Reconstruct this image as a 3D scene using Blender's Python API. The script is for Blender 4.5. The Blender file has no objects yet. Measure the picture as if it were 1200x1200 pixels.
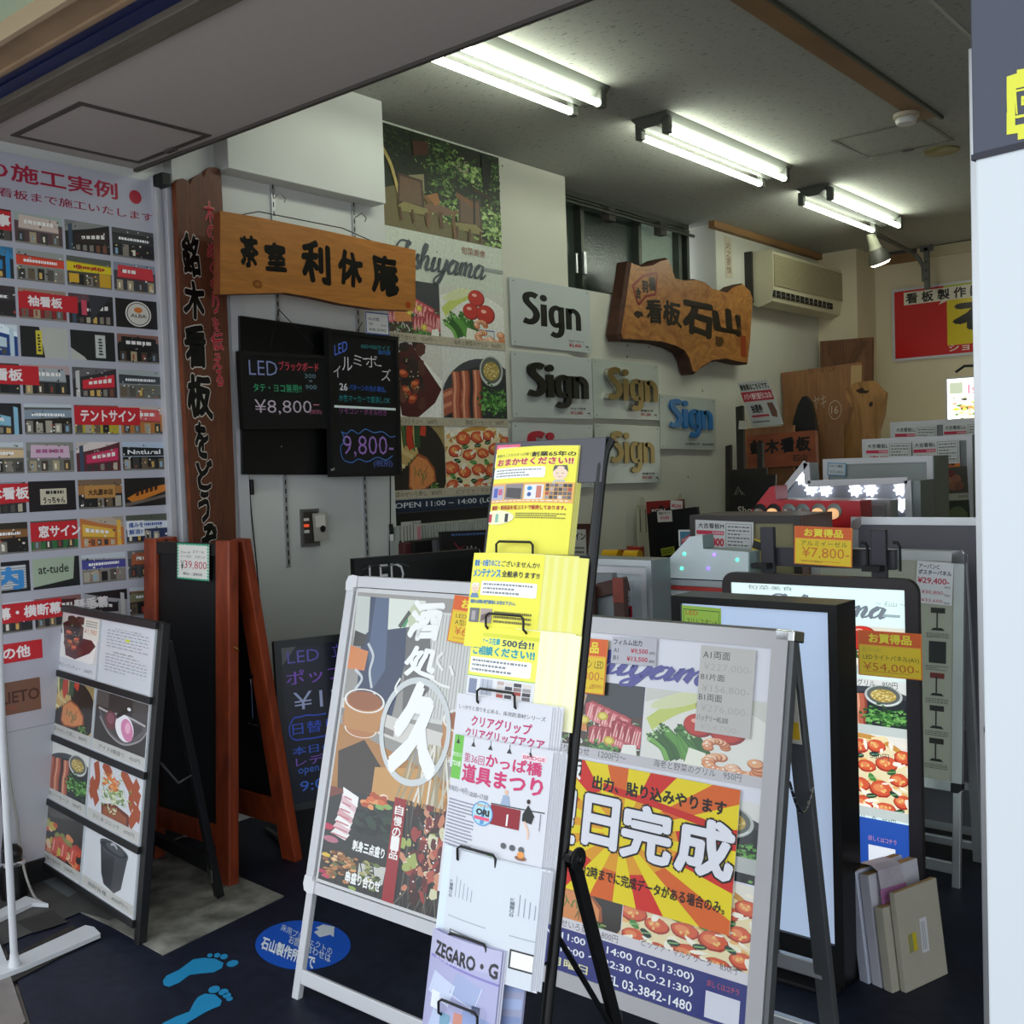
import bpy, math, random
from mathutils import Vector as V, Matrix
R = random.Random(7)
SC = bpy.context.scene
COL = SC.collection
# ---------------------------------------------------------------- camera
FOC = 1250.0
CAM = V((0, 0, 1.5))
YAW, PITCH, ROLL = math.radians(40), math.radians(-2.38), math.radians(1.95)
fw = V((-math.sin(YAW)*math.cos(PITCH), math.cos(YAW)*math.cos(PITCH), math.sin(PITCH)))
r0 = fw.cross(V((0, 0, 1))).normalized()
u0 = r0.cross(fw)
cr = math.cos(ROLL)*r0 - math.sin(ROLL)*u0
cu = math.sin(ROLL)*r0 + math.cos(ROLL)*u0
cd = bpy.data.cameras.new('camera'); cam = bpy.data.objects.new('camera', cd); COL.objects.link(cam)
M = Matrix((cr, cu, -fw)).transposed().to_4x4(); M.translation = CAM
cam.matrix_world = M
cd.sensor_width = 36; cd.lens = 36*FOC/1200; cd.clip_start = 0.02; cd.clip_end = 200
SC.camera = cam
def ray(x, y): return fw*FOC + cr*(x-600) - cu*(y-600)
def at(x, y, ax, val):
    d = ray(x, y); i = 'xyz'.index(ax)
    return CAM + d*((val-CAM[i])/d[i])
# ---------------------------------------------------------------- colours and materials
def lin(h):
    if not isinstance(h, str): return tuple(h)[:3]
    h = h.lstrip('#')
    if len(h) == 3: h = ''.join(c*2 for c in h)
    o = []
    for k in (0, 2, 4):
        c = int(h[k:k+2], 16)/255
        o.append(c/12.92 if c <= .04045 else ((c+.055)/1.055)**2.4)
    return tuple(o)
MATS = {}
def nodemat(name):
    m = bpy.data.materials.new(name); m.use_nodes = True
    return m, m.node_tree.nodes, m.node_tree.links, m.node_tree.nodes['Principled BSDF']
def mat(name, col, rough=.5, metal=0, noise=0, scale=30, bump=0, spec=.5, emit=0, stretch=None, col2=None, dist=0):
    if name in MATS: return MATS[name]
    m, N, L, p = nodemat(name)
    c = lin(col)
    p.inputs['Base Color'].default_value = (*c, 1)
    p.inputs['Roughness'].default_value = rough
    p.inputs['Metallic'].default_value = metal
    p.inputs['Specular IOR Level'].default_value = spec
    if emit:
        p.inputs['Emission Color'].default_value = (*c, 1); p.inputs['Emission Strength'].default_value = emit
    if noise or bump or col2:
        tc = N.new('ShaderNodeTexCoord'); mp = N.new('ShaderNodeMapping'); nz = N.new('ShaderNodeTexNoise')
        nz.inputs['Scale'].default_value = scale; nz.inputs['Detail'].default_value = 6
        nz.inputs['Distortion'].default_value = dist
        if stretch: mp.inputs['Scale'].default_value = stretch
        L.new(tc.outputs['Object'], mp.inputs['Vector']); L.new(mp.outputs['Vector'], nz.inputs['Vector'])
        rp = N.new('ShaderNodeValToRGB')
        a = lin(col2) if col2 else tuple(v*(1-noise) for v in c)
        rp.color_ramp.elements[0].color = (*a, 1); rp.color_ramp.elements[0].position = .32
        rp.color_ramp.elements[1].color = (*c, 1); rp.color_ramp.elements[1].position = .68
        L.new(nz.outputs['Fac'], rp.inputs['Fac']); L.new(rp.outputs['Color'], p.inputs['Base Color'])
        if bump:
            b = N.new('ShaderNodeBump'); b.inputs['Strength'].default_value = bump; b.inputs['Distance'].default_value = .004
            L.new(nz.outputs['Fac'], b.inputs['Height']); L.new(b.outputs['Normal'], p.inputs['Normal'])
    MATS[name] = m
    return m
def printmat(name, rough=.45, emit=0, coat=0, nz=0):
    if name in MATS: return MATS[name]
    m, N, L, p = nodemat(name)
    a = N.new('ShaderNodeAttribute'); a.attribute_name = 'Col'
    src = a.outputs['Color']
    if nz:
        t = N.new('ShaderNodeTexCoord'); n = N.new('ShaderNodeTexNoise'); n.inputs['Scale'].default_value = 60; n.inputs['Detail'].default_value = 8
        mr = N.new('ShaderNodeMapRange'); mr.inputs['From Min'].default_value = .3; mr.inputs['From Max'].default_value = .7
        mr.inputs['To Min'].default_value = 1-nz; mr.inputs['To Max'].default_value = 1+nz
        mx = N.new('ShaderNodeVectorMath'); mx.operation = 'SCALE'
        L.new(t.outputs['Object'], n.inputs['Vector']); L.new(n.outputs['Fac'], mr.inputs['Value'])
        L.new(src, mx.inputs[0]); L.new(mr.outputs['Result'], mx.inputs['Scale']); src = mx.outputs['Vector']
    L.new(src, p.inputs['Base Color'])
    p.inputs['Roughness'].default_value = rough
    p.inputs['Coat Weight'].default_value = coat; p.inputs['Coat Roughness'].default_value = .08
    if emit:
        L.new(src, p.inputs['Emission Color']); p.inputs['Emission Strength'].default_value = emit
    MATS[name] = m
    return m
PRINT = printmat('printed_paper', .5)
GLOSS = printmat('glossy_print', .3, coat=.35)
PHOTO = printmat('photo_print', .5, nz=.1)
CHALK = printmat('marker_on_board', .3)
LIT = printmat('backlit_print', .4, emit=.5)
# ---------------------------------------------------------------- frames
class Fr:
    """a flat place in the room: o origin, x right, y up, n towards the viewer"""
    def __init__(s, o, x, y): s.o = V(o); s.x = V(x).normalized(); s.y = V(y).normalized(); s.n = s.x.cross(s.y).normalized(); s.w = s.h = 1
    def P(s, u, v, w=0): return s.o + s.x*u + s.y*v + s.n*w
    def px(s, x, y, w=0):
        d = ray(x, y); o = s.o + s.n*w
        t = (o-CAM).dot(s.n)/d.dot(s.n); p = CAM + d*t - s.o
        return p.dot(s.x), p.dot(s.y)
    def off(s, w): f = Fr(s.o + s.n*w, s.x, s.y); f.w, f.h = s.w, s.h; return f
    def sub(s, tl, tr, bl, w=0, sq=False):
        a, b, c = (s.px(*p, w) for p in (tl, tr, bl))
        A, B, C = (s.P(*q, w) for q in (a, b, c))
        x = (B-A); W = x.length; x.normalize()
        if sq: x = s.x
        y = s.n.cross(x).normalized()
        H = (A-C).dot(y)
        f = Fr(A - y*H, x, y); f.w, f.h = W, H
        return f
    def rect(s, u0, v0, u1, v1, w=0):
        f = Fr(s.P(u0, v0, w), s.x, s.y); f.w, f.h = u1-u0, v1-v0; return f
def FY(y, tilt=0, yaw=0, x=0, z=0):
    """a frame that faces the street (-Y); tilt leans the top away, yaw turns it"""
    a, t = math.radians(yaw), math.radians(tilt)
    ux = V((math.cos(a), math.sin(a), 0)); nn = V((-math.sin(a), math.cos(a), 0))
    return Fr((x, y, z), ux, V((0, 0, math.cos(t))) + nn*math.sin(t))
def FX(x, tilt=0): 
    t = math.radians(tilt)
    return Fr((x, 0, 0), (0, 1, 0), (-math.sin(t), 0, math.cos(t)))
WORLD = Fr((0, 0, 0), (1, 0, 0), (0, 1, 0))
# ---------------------------------------------------------------- mesh building
class MB:
    def __init__(s): s.v = []; s.f = []; s.m = []; s.c = []; s.mats = []
    def mi(s, m):
        if m not in s.mats: s.mats.append(m)
        return s.mats.index(m)
    def face(s, pts, m, col=(1, 1, 1)):
        k = len(s.v); s.v += [tuple(p) for p in pts]; s.f.append(tuple(range(k, k+len(pts)))); s.m.append(s.mi(m)); s.c.append(col)
    def mesh(s, vs, fs, m, col=(1, 1, 1)):
        k = len(s.v); s.v += [tuple(p) for p in vs]; i = s.mi(m)
        for f in fs: s.f.append(tuple(k+a for a in f)); s.m.append(i); s.c.append(col)
    def box(s, F, u0, v0, w0, u1, v1, w1, m, col=(1, 1, 1)):
        if u0 > u1: u0, u1 = u1, u0
        if v0 > v1: v0, v1 = v1, v0
        if w0 > w1: w0, w1 = w1, w0
        vs = [F.P(u, v, w) for w in (w0, w1) for u, v in ((u0, v0), (u1, v0), (u1, v1), (u0, v1))]
        s.mesh(vs, [(3, 2, 1, 0), (4, 5, 6, 7), (0, 1, 5, 4), (1, 2, 6, 5), (2, 3, 7, 6), (3, 0, 4, 7)], m, col)
        return s
    def prism(s, F, pts, w0, w1, m, col=(1, 1, 1), side=None):
        a = sum(pts[i][0]*pts[(i+1) % len(pts)][1]-pts[(i+1) % len(pts)][0]*pts[i][1] for i in range(len(pts)))
        if a < 0: pts = pts[::-1]
        n = len(pts)
        vs = [F.P(u, v, w0) for u, v in pts] + [F.P(u, v, w1) for u, v in pts]
        s.mesh(vs, [tuple(range(n-1, -1, -1)), tuple(range(n, 2*n))], m, col)
        s.mesh(vs, [(i, (i+1) % n, n+(i+1) % n, n+i) for i in range(n)], side or m, col)
        return s
    def tube(s, pts, r, m, n=10, caps=True, closed=False):
        pts = [V(p) for p in pts]
        vs = []; fs = []; N = len(pts); up = None
        for i, p in enumerate(pts):
            a = pts[(i-1) % N] if (i or closed) else p
            b = pts[(i+1) % N] if (i < N-1 or closed) else p
            d = (b-a).normalized()
            if up is None: up = V((0, 0, 1)) if abs(d.z) < .9 else V((0, 1, 0))
            e = d.cross(up).normalized(); g = e.cross(d).normalized(); up = g
            rr = r[i] if isinstance(r, (list, tuple)) else r
            for k in range(n):
                t = 2*math.pi*k/n; vs.append(p + (e*math.cos(t)+g*math.sin(t))*rr)
        for i in range(N if closed else N-1):
            j = (i+1) % N
            for k in range(n): fs.append((i*n+k, i*n+(k+1) % n, j*n+(k+1) % n, j*n+k))
        if caps and not closed: fs += [tuple(range(n-1, -1, -1)), tuple((N-1)*n+k for k in range(n))]
        s.mesh(vs, fs, m); return s
    def bar(s, a, b, w, d, m, side=None):
        """a square bar from a to b, w wide along side, d deep"""
        a, b = V(a), V(b); z = (b-a).normalized(); x = V(side or (1, 0, 0)); x = (x - z*x.dot(z)).normalized(); y = z.cross(x)
        vs = [p + x*sx*w/2 + y*sy*d/2 for p in (a, b) for sx, sy in ((-1, -1), (1, -1), (1, 1), (-1, 1))]
        s.mesh(vs, [(3, 2, 1, 0), (4, 5, 6, 7), (0, 1, 5, 4), (1, 2, 6, 5), (2, 3, 7, 6), (3, 0, 4, 7)], m); return s
    def lathe(s, c, ax, prof, m, n=24):
        c, ax = V(c), V(ax).normalized(); e = ax.orthogonal().normalized(); g = ax.cross(e)
        vs = []; fs = []
        for r, h in prof:
            for k in range(n):
                t = 2*math.pi*k/n; vs.append(c + ax*h + (e*math.cos(t)+g*math.sin(t))*r)
        for i in range(len(prof)-1):
            for k in range(n): fs.append((i*n+k, i*n+(k+1) % n, (i+1)*n+(k+1) % n, (i+1)*n+k))
        fs += [tuple(range(n-1, -1, -1)), tuple((len(prof)-1)*n+k for k in range(n))]
        s.mesh(vs, fs, m); return s
    def rails(s, F, u0, v0, u1, v1, t, w0, w1, m, tb=None):
        """mitred frame; outer rectangle, rail width t (tb = bottom rail width)"""
        tb = t if tb is None else tb
        o = [(u0, v0), (u1, v0), (u1, v1), (u0, v1)]; i = [(u0+t, v0+tb), (u1-t, v0+tb), (u1-t, v1-t), (u0+t, v1-t)]
        for k in range(4):
            j = (k+1) % 4
            s.prism(F, [o[k], o[j], i[j], i[k]], w0, w1, m)
        return s
    def build(s, name, parent=None, bev=0, smooth=False, origin=None):
        me = bpy.data.meshes.new(name)
        org = V(origin) if origin is not None else (parent.matrix_world.translation.copy() if parent else V((0, 0, 0)))
        if parent is None and origin is None:
            xs = [v[0] for v in s.v]; ys = [v[1] for v in s.v]; zs = [v[2] for v in s.v]
            org = V(((min(xs)+max(xs))/2, (min(ys)+max(ys))/2, min(zs)))
        pw = parent['_w'] if parent and '_w' in parent else None
        me.from_pydata([(v[0]-org.x, v[1]-org.y, v[2]-org.z) for v in s.v], [], s.f)
        for m in s.mats: me.materials.append(m)
        me.polygons.foreach_set('material_index', s.m)
        at_ = me.color_attributes.new('Col', 'FLOAT_COLOR', 'CORNER')
        buf = []
        for f, c in zip(s.f, s.c): buf += [c[0], c[1], c[2], 1.0]*len(f)
        at_.data.foreach_set('color', buf)
        if smooth: me.polygons.foreach_set('use_smooth', [True]*len(s.f))
        me.update()
        o = bpy.data.objects.new(name, me); COL.objects.link(o)
        if parent:
            o.parent = parent
            WORLDPOS[o.name] = org
        else:
            o.location = org; WORLDPOS[o.name] = org
        if smooth:
            try: me.set_sharp_from_angle(angle=math.radians(40))
            except Exception: pass
        if bev:
            b = o.modifiers.new('bevel', 'BEVEL'); b.width = bev; b.segments = 2; b.limit_method = 'ANGLE'; b.angle_limit = math.radians(40)
        return o
WORLDPOS = {}
def tag(o, label, cat, group=None):
    o['label'] = label; o['category'] = cat
    if group: o['group'] = group
    return o
def thing(name, label, cat, loc, group=None):
    o = bpy.data.objects.new(name, None); COL.objects.link(o); o.location = loc; o.empty_display_size = .05
    WORLDPOS[o.name] = V(loc)
    tag(o, label, cat, group)
    return o
def part(b, name, parent, bev=0, smooth=False, label=None):
    root = parent; off = V((0, 0, 0))
    # world position of the parent (no rotations are used)
    org = WORLDPOS[parent.name]
    o = b.build(name, None, bev, smooth, origin=org)
    o.parent = parent; o.location = (0, 0, 0)
    if label: o['label'] = label
    return o
def struct(b, name, bev=0, smooth=False):
    o = b.build(name, None, bev, smooth); o['kind'] = 'structure'; return o
def solo(b, name, label, cat, group=None, bev=0, smooth=False):
    return tag(b.build(name, None, bev, smooth), label, cat, group)
# ---------------------------------------------------------------- lettering
TXT = {}
def glyphs(s, bold=0, ext=0):
    k = (s, bold, ext)
    if k in TXT: return TXT[k]
    c = bpy.data.curves.new('t', 'FONT'); c.body = s; c.resolution_u = 2; c.offset = bold; c.extrude = ext
    o = bpy.data.objects.new('t', c); COL.objects.link(o)
    dg = bpy.context.evaluated_depsgraph_get(); m = bpy.data.meshes.new_from_object(o.evaluated_get(dg))
    vs = [tuple(v.co) for v in m.vertices]; fs = [tuple(p.vertices) for p in m.polygons]
    bpy.data.objects.remove(o); bpy.data.curves.remove(c); bpy.data.meshes.remove(m)
    if vs:
        b = (min(v[0] for v in vs), min(v[1] for v in vs), max(v[0] for v in vs), max(v[1] for v in vs))
    else: b = (0, 0, 1, 1)
    TXT[k] = (vs, fs, b); return TXT[k]
def warp(x, y, k):
    return (x + .035*math.sin(7*y+k*2.1) + .02*math.sin(17*y+k), y + .03*math.sin(6*x+k*1.3) + .015*math.sin(19*x+k*3))
def text3d(b, F, s, u0, v0, u1, v1, w, d, m, bold=.03, shear=0):
    vs, fs, bb = glyphs(s, bold, .5)
    sx = (u1-u0)/(bb[2]-bb[0]); sy = (v1-v0)/(bb[3]-bb[1])
    b.mesh([F.P(u0+(x-bb[0])*sx+shear*(y-bb[1])*sy, v0+(y-bb[1])*sy, w+(z+.5)*d) for x, y, z in vs], fs, m)
def clip(poly, ax, val, keep_less):
    out = []; n = len(poly)
    for i in range(n):
        a, b = poly[i], poly[(i+1) % n]
        ia = (a[ax] <= val) == keep_less or a[ax] == val; ib = (b[ax] <= val) == keep_less or b[ax] == val
        if ia: out.append(a)
        if ia != ib:
            t = (val-a[ax])/(b[ax]-a[ax]); out.append((a[0]+t*(b[0]-a[0]), a[1]+t*(b[1]-a[1])))
    return out
class Art:
    """flat artwork in unit coordinates of frame F, laid down in thin layers"""
    def __init__(s, F, m=None, w=.0006, b=None, bend=None, step=1.6e-5):
        s.F = F; s.m = m or PRINT; s.w = w; s.b = b or MB(); s.box = (0, 0, 1, 1); s.win = (0, 0, 1, 1); s.bend = bend; s.step = step; s.top = w
    def up(s): s.w += s.step; s.top = max(s.top, s.w)
    def emit(s, pts, col, m=None):
        F = s.F
        if s.bend:
            K = 10
            for k in range(K):
                q = clip(clip(pts, 0, k/K, False), 0, (k+1)/K, True)
                if len(q) > 2: s.b.face([F.P(x*F.w, y*F.h, s.w+s.bend(x, y)) for x, y in q], m or s.m, col)
        else: s.b.face([F.P(x*F.w, y*F.h, s.w) for x, y in pts], m or s.m, col)
    def tr(s, pts):
        x0, y0, x1, y1 = s.win
        return [(x0+x*(x1-x0), y0+y*(y1-y0)) for x, y in pts]
    def poly(s, pts, col, noclip=False):
        s.up(); q = s.tr(pts)
        if not noclip:
            for ax, val, k in ((0, s.win[0], False), (0, s.win[2], True), (1, s.win[1], False), (1, s.win[3], True)):
                q = clip(q, ax, val, k)
                if len(q) < 3: return
        s.emit(q, lin(col))
    def rect(s, x0, y0, x1, y1, col): s.poly([(x0, y0), (x1, y0), (x1, y1), (x0, y1)], col)
    def ell(s, cx, cy, rx, ry, col, rot=0, n=20, jag=0, rnd=None):
        rnd = rnd or R; p = []
        ca, sa = math.cos(rot), math.sin(rot)
        for k in range(n):
            t = 2*math.pi*k/n; j = 1+rnd.uniform(-jag, jag)
            x, y = rx*j*math.cos(t), ry*j*math.sin(t); p.append((cx+x*ca-y*sa, cy+x*sa+y*ca))
        s.poly(p, col)
    def ring(s, cx, cy, rx, ry, t, col, n=32, a0=0, a1=360):
        s.up()
        for k in range(n):
            a, b = (math.radians(a0+(a1-a0)*i/n) for i in (k, k+1))
            q = [(cx+rx*f*math.cos(g), cy+ry*f*math.sin(g)) for f, g in ((1, a), (1, b), (1-t, b), (1-t, a))]
            q = s.tr(q)
            for ax, val, kk in ((0, s.win[0], False), (0, s.win[2], True), (1, s.win[1], False), (1, s.win[3], True)):
                if len(q) > 2: q = clip(q, ax, val, kk)
            if len(q) > 2: s.emit(q, lin(col))
    def stroke(s, pts, t, col, ty=None, smooth=True, mod=None):
        """a ribbon along pts; t half width (unit x), ty half width in unit y"""
        if smooth and len(pts) > 2: pts = catmull(pts, 6)
        asp = s.F.w*(s.win[2]-s.win[0])/(s.F.h*(s.win[3]-s.win[1]))
        ty = ty or t*asp
        L = []; Rr = []
        for i, p in enumerate(pts):
            a = pts[max(i-1, 0)]; b = pts[min(i+1, len(pts)-1)]
            dx, dy = (b[0]-a[0])*asp, (b[1]-a[1]); l = math.hypot(dx, dy) or 1
            k = mod(dx/l, dy/l, i/(len(pts)-1)) if mod else 1
            nx, ny = -dy/l*t*k, dx/l*ty*k
            L.append((p[0]+nx, p[1]+ny)); Rr.append((p[0]-nx, p[1]-ny))
        s.up(); c = lin(col)
        for i in range(len(pts)-1):
            q = s.tr([Rr[i], Rr[i+1], L[i+1], L[i]])
            for ax, val, kk in ((0, s.win[0], False), (0, s.win[2], True), (1, s.win[1], False), (1, s.win[3], True)):
                if len(q) > 2: q = clip(q, ax, val, kk)
            if len(q) > 2:
                w_ = s.w; s.w = w_+(i % 3)*1e-6; s.emit(q, c); s.w = w_
    def text(s, t, x0, y0, x1, y1, col, bold=0, shear=0, outline=None, ow=.05, brush=0, rise=0, bb=None):
        if outline: s.text(t, x0, y0, x1, y1, outline, bold+ow, shear, brush=brush, rise=rise, bb=1)
        fat = bold; vs, fs, b = glyphs(t, bold if bold < 0 else 0)
        sx, sy = (x1-x0)/max(b[2]-b[0], 1e-6), (y1-y0)/max(b[3]-b[1], 1e-6)
        s.up(); c = lin(col); P = []
        for x, y, z in vs:
            if brush: x, y = warp(x, y, brush)
            yy = y0+(y-b[1])*sy; xx = x0+(x-b[0])*sx + shear*(y-b[1])*sy*s.F.h/s.F.w
            P.append((xx, yy+rise*(xx-x0)))
        P0 = P; cx0, cy0, cx1, cy1 = s.win
        if fat > 0.012: offs = [(fat*math.cos(k*math.pi/4)*sx, fat*math.sin(k*math.pi/4)*sy) for k in range(8)]
        elif fat > 0: offs = [(-fat*sx, 0), (fat*sx, 0)]
        else: offs = [(0, 0)]
        for ox, oy in offs:
          if ox or oy: s.w += s.step*.6; s.top = max(s.top, s.w)
          P = s.tr([(x+ox, y+oy) for x, y in P0])
          for f in fs:
            q = [P[i] for i in f]
            if any(p[0] < cx0 or p[0] > cx1 or p[1] < cy0 or p[1] > cy1 for p in q):
                for ax, val, kk in ((0, cx0, False), (0, cx1, True), (1, cy0, False), (1, cy1, True)):
                    if len(q) > 2: q = clip(q, ax, val, kk)
            if len(q) > 2: s.emit(q, c)
    def vtext(s, t, x0, y0, x1, y1, col, gap=.1, **k):
        n = len(t); h = (y1-y0)/n
        for i, ch in enumerate(t):
            yb = y1-(i+1)*h
            small = ch in 'ーっッ・。、'
            g = gap*h
            kk = dict(k)
            if k.get('brush'): kk['brush'] = k['brush']+i
            s.text(ch, x0 + (.2*(x1-x0) if small else 0), yb+g, x1 - (.2*(x1-x0) if small else 0), yb+h-g, col, **kk)
    def lines(s, x0, y0, x1, y1, n, col, seed=0, fill=.5, dash=.06):
        rr = random.Random(seed+5); h = (y1-y0)/n
        for i in range(n):
            x = x0; y = y1-(i+.75)*h; end = x1 if rr.random() < .7 else x0+(x1-x0)*rr.uniform(.5, .95)
            s.up(); c = lin(col)
            while x < end:
                l = dash*(x1-x0)*rr.uniform(.5, 1.4); e = min(x+l, end)
                s.emit(s.tr([(x, y), (e, y), (e, y+h*fill), (x, y+h*fill)]), c); x = e+dash*.3*(x1-x0)
    def sub(s, x0, y0, x1, y1):
        a = Art(s.F, s.m, s.w, s.b, s.bend, 4e-6); X0, Y0, X1, Y1 = s.win
        a.win = (X0+x0*(X1-X0), Y0+y0*(Y1-Y0), X0+x1*(X1-X0), Y0+y1*(Y1-Y0)); a.parent = s
        return a
    def end(s): s.parent.top = max(s.parent.top, s.top)
    def sync(s): s.w = s.top
def catmull(p, n):
    out = []
    q = [p[0]] + list(p) + [p[-1]]
    for i in range(1, len(q)-2):
        for k in range(n):
            t = k/n; o = []
            for a in (0, 1):
                p0, p1, p2, p3 = q[i-1][a], q[i][a], q[i+1][a], q[i+2][a]
                o.append(.5*((2*p1)+(-p0+p2)*t+(2*p0-5*p1+4*p2-p3)*t*t+(-p0+3*p1-3*p2+p3)*t**3))
            out.append(tuple(o))
    out.append(tuple(p[-1])); return out
def sheet(F, art, name, parent, th=.001, back=None, m=None, label=None):
    """closes an artwork over a thin board of thickness th (behind w=0)"""
    art.b.box(F, 0, 0, -th, F.w, F.h, 0, m or art.m, lin(back or 'eeeeee'))
    return part(art.b, name, parent, label=label) if parent else art.b
# ---------------------------------------------------------------- photographs printed on the posters
def mix(a, b, t):
    a, b = lin(a), lin(b); return tuple(x+(y-x)*t for x, y in zip(a, b))
def shade(c, k): return tuple(max(0, v*k) for v in lin(c))
def sausages(a, seed=1):
    r = random.Random(seed); a.rect(0, 0, 1, 1, 'dcdcd6')
    a.ell(.62, .25, .66, .62, '3c4044', n=40); a.ell(.64, .22, .6, .55, '24282b', n=40)
    a.rect(0, 0, 1, .0, 'ddd')
    for x0, y0, x1, y1 in ((.0, .34, .3, .38), (-.02, .2, .28, .22)):
        a.stroke([(x0, y0), (.15, y0+.06), (x1, y1)], .07, 'a85a42'); a.stroke([(x0, y0+.03), (.15, y0+.09), (x1, y1+.03)], .02, 'd48a6c')
    for k, (x, t) in enumerate(((.2, .68), (.34, .7), (.52, .72))):
        p = [(x, .05), (x-.01, .3), (x+.01, .5), (x-.0, t)]
        a.stroke(p, .066, '8d3f2c'); a.stroke([(q[0]-.01, q[1]) for q in p], .05, 'b86348'); a.stroke([(q[0]-.025, q[1]) for q in p], .016, 'e0a07c')
    a.ell(.76, .72, .19, .2, 'b9beb8', n=28); a.ell(.76, .73, .165, .17, '5d625c', n=28); a.ell(.76, .72, .13, .12, 'b39a4c', n=24)
    for k in range(60):
        t = r.uniform(0, 6.3); q = r.random()**.5; a.ell(.76+.12*q*math.cos(t), .72+.11*q*math.sin(t), .012, .012, r.choice(['d8c070', '8f7a38', 'e6d694']), n=5)
    a.ring(.76, .73, .18, .19, .05, 'e8ece8', n=28, a0=200, a1=330)
    for k in range(170):
        x, y = r.gauss(.8, .11), r.gauss(.33, .09); a.ell(x, y, r.uniform(.012, .035), r.uniform(.012, .03), r.choice(['2d5a24', '3f7a30', '1d3f18', '5c9a45', '79b25c']), n=6, jag=.4, rnd=r)
def pizza(a, seed=2):
    r = random.Random(seed); a.rect(0, 0, 1, 1, 'e9e3d6'); a.ell(.52, .4, .62, .6, 'c9913f', n=40); a.ell(.52, .4, .57, .54, 'ecdcae', n=40)
    for k in range(40): a.ell(r.random(), r.random()*.95, r.uniform(.03, .08), r.uniform(.02, .06), r.choice(['f4ecd6', 'f0dca8', 'e8b46c']), n=9, jag=.3, rnd=r)
    spots = [(.1, .15), (.3, .08), (.52, .12), (.76, .1), (.93, .22), (.08, .4), (.28, .33), (.5, .36), (.72, .34), (.9, .48), (.15, .64), (.36, .58), (.58, .6), (.78, .66), (.28, .82), (.5, .84), (.68, .86), (.95, .76)]
    for x, y in spots:
        rx = r.uniform(.09, .125); ry = rx*r.uniform(.75, .95)
        a.ell(x, y, rx, ry, 'a8321c', n=18, jag=.06, rnd=r); a.ell(x, y+.01, rx*.88, ry*.86, 'd85a34', n=16); a.ell(x-.02, y+.015, rx*.5, ry*.45, 'e98a54', n=12)
        for q in range(4): a.ell(x+r.uniform(-.05, .05), y+r.uniform(-.04, .04), .012, .018, 'f0c070', n=6)
    for k in range(34): a.stroke([(r.random(), r.random()) for _ in range(1)]*1 + [(r.random(), r.random())][:0] or [(0, 0)], .01, 'fff') if 0 else a.ell(r.random(), r.random()*.9, r.uniform(.03, .07), r.uniform(.012, .03), 'f8f2e0', rot=r.uniform(0, 3), n=9, jag=.25, rnd=r)
    for x, y in ((.2, .22), (.42, .2), (.62, .24), (.85, .3), (.18, .5), (.42, .47), (.63, .47), (.83, .57), (.3, .7), (.5, .72), (.66, .76), (.1, .28), (.9, .1)):
        c = r.choice(['22402c', '1c3330', '2f5a2c', '4a8a3c']); a.ell(x, y, .055, .032, c, rot=r.uniform(-1, 1), n=10, jag=.15, rnd=r); a.stroke([(x-.04, y-.01), (x+.04, y+.01)], .004, '8ab878', smooth=False)
def sashimi(a, seed=3):
    r = random.Random(seed); a.rect(0, 0, 1, 1, '2b2f33'); a.poly([(.0, .1), (.0, .72), (.5, .95), (1, .6), (1, 0), (0, 0)], '4a3a30'); a.poly([(.55, .45), (1, .62), (1, 1), (.6, 1)], '383b40')
    for k in range(160): a.ell(r.uniform(0, 1), r.uniform(0, .55), r.uniform(.02, .05), r.uniform(.006, .014), r.choice(['e8e8e0', 'cfd6cc', '5d8a48', '3e6a34']), rot=r.uniform(0, 3), n=6)
    def fan(cx, cy, n, dx, dy, h, c1, c2):
        for k in range(n):
            x, y = cx+dx*k, cy+dy*k
            a.poly([(x, y), (x+.12, y-.03), (x+.15, y+h*.8), (x+.06, y+h), (x-.01, y+h*.8)], c1); a.poly([(x+.005, y), (x+.1, y-.02), (x+.12, y+h*.72), (x+.04, y+h*.88)], c2)
            for q in range(3): a.stroke([(x+.02+.025*q, y+.02), (x+.04+.025*q, y+h*.72)], .004, 'f4d4cc', smooth=False)
    fan(.0, .62, 4, .1, .01, .2, 'c8a8a0', 'ecd8d0'); fan(.45, .5, 5, .075, -.03, .24, 'b84a50', 'e48a8c'); fan(.5, .2, 5, .06, .0, .24, 'a83e46', 'd8787c'); fan(.05, .3, 4, .09, .02, .18, 'b0485a', 'e0808a'); fan(.72, .3, 4, .06, -.02, .26, 'a4303c', 'cc6068')
    a.poly([(.2, .3), (.48, .34), (.46, .5), (.18, .46)], 'd98a4c'); a.poly([(.8, .02), (.98, .05), (.96, .26), (.84, .24)], 'eeeee6')
    for x, y in ((.38, .76), (.62, .56), (.44, .48), (.7, .26)): a.ell(x, y, .055, .055, 'c8ac30', n=14); a.ell(x, y, .035, .038, 'e8d868', n=12)
    for k in range(50): a.ell(r.gauss(.62, .06), r.gauss(.16, .03), .02, .02, r.choice(['3f7a34', '6aa050', '2c5426']), n=6)
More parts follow.
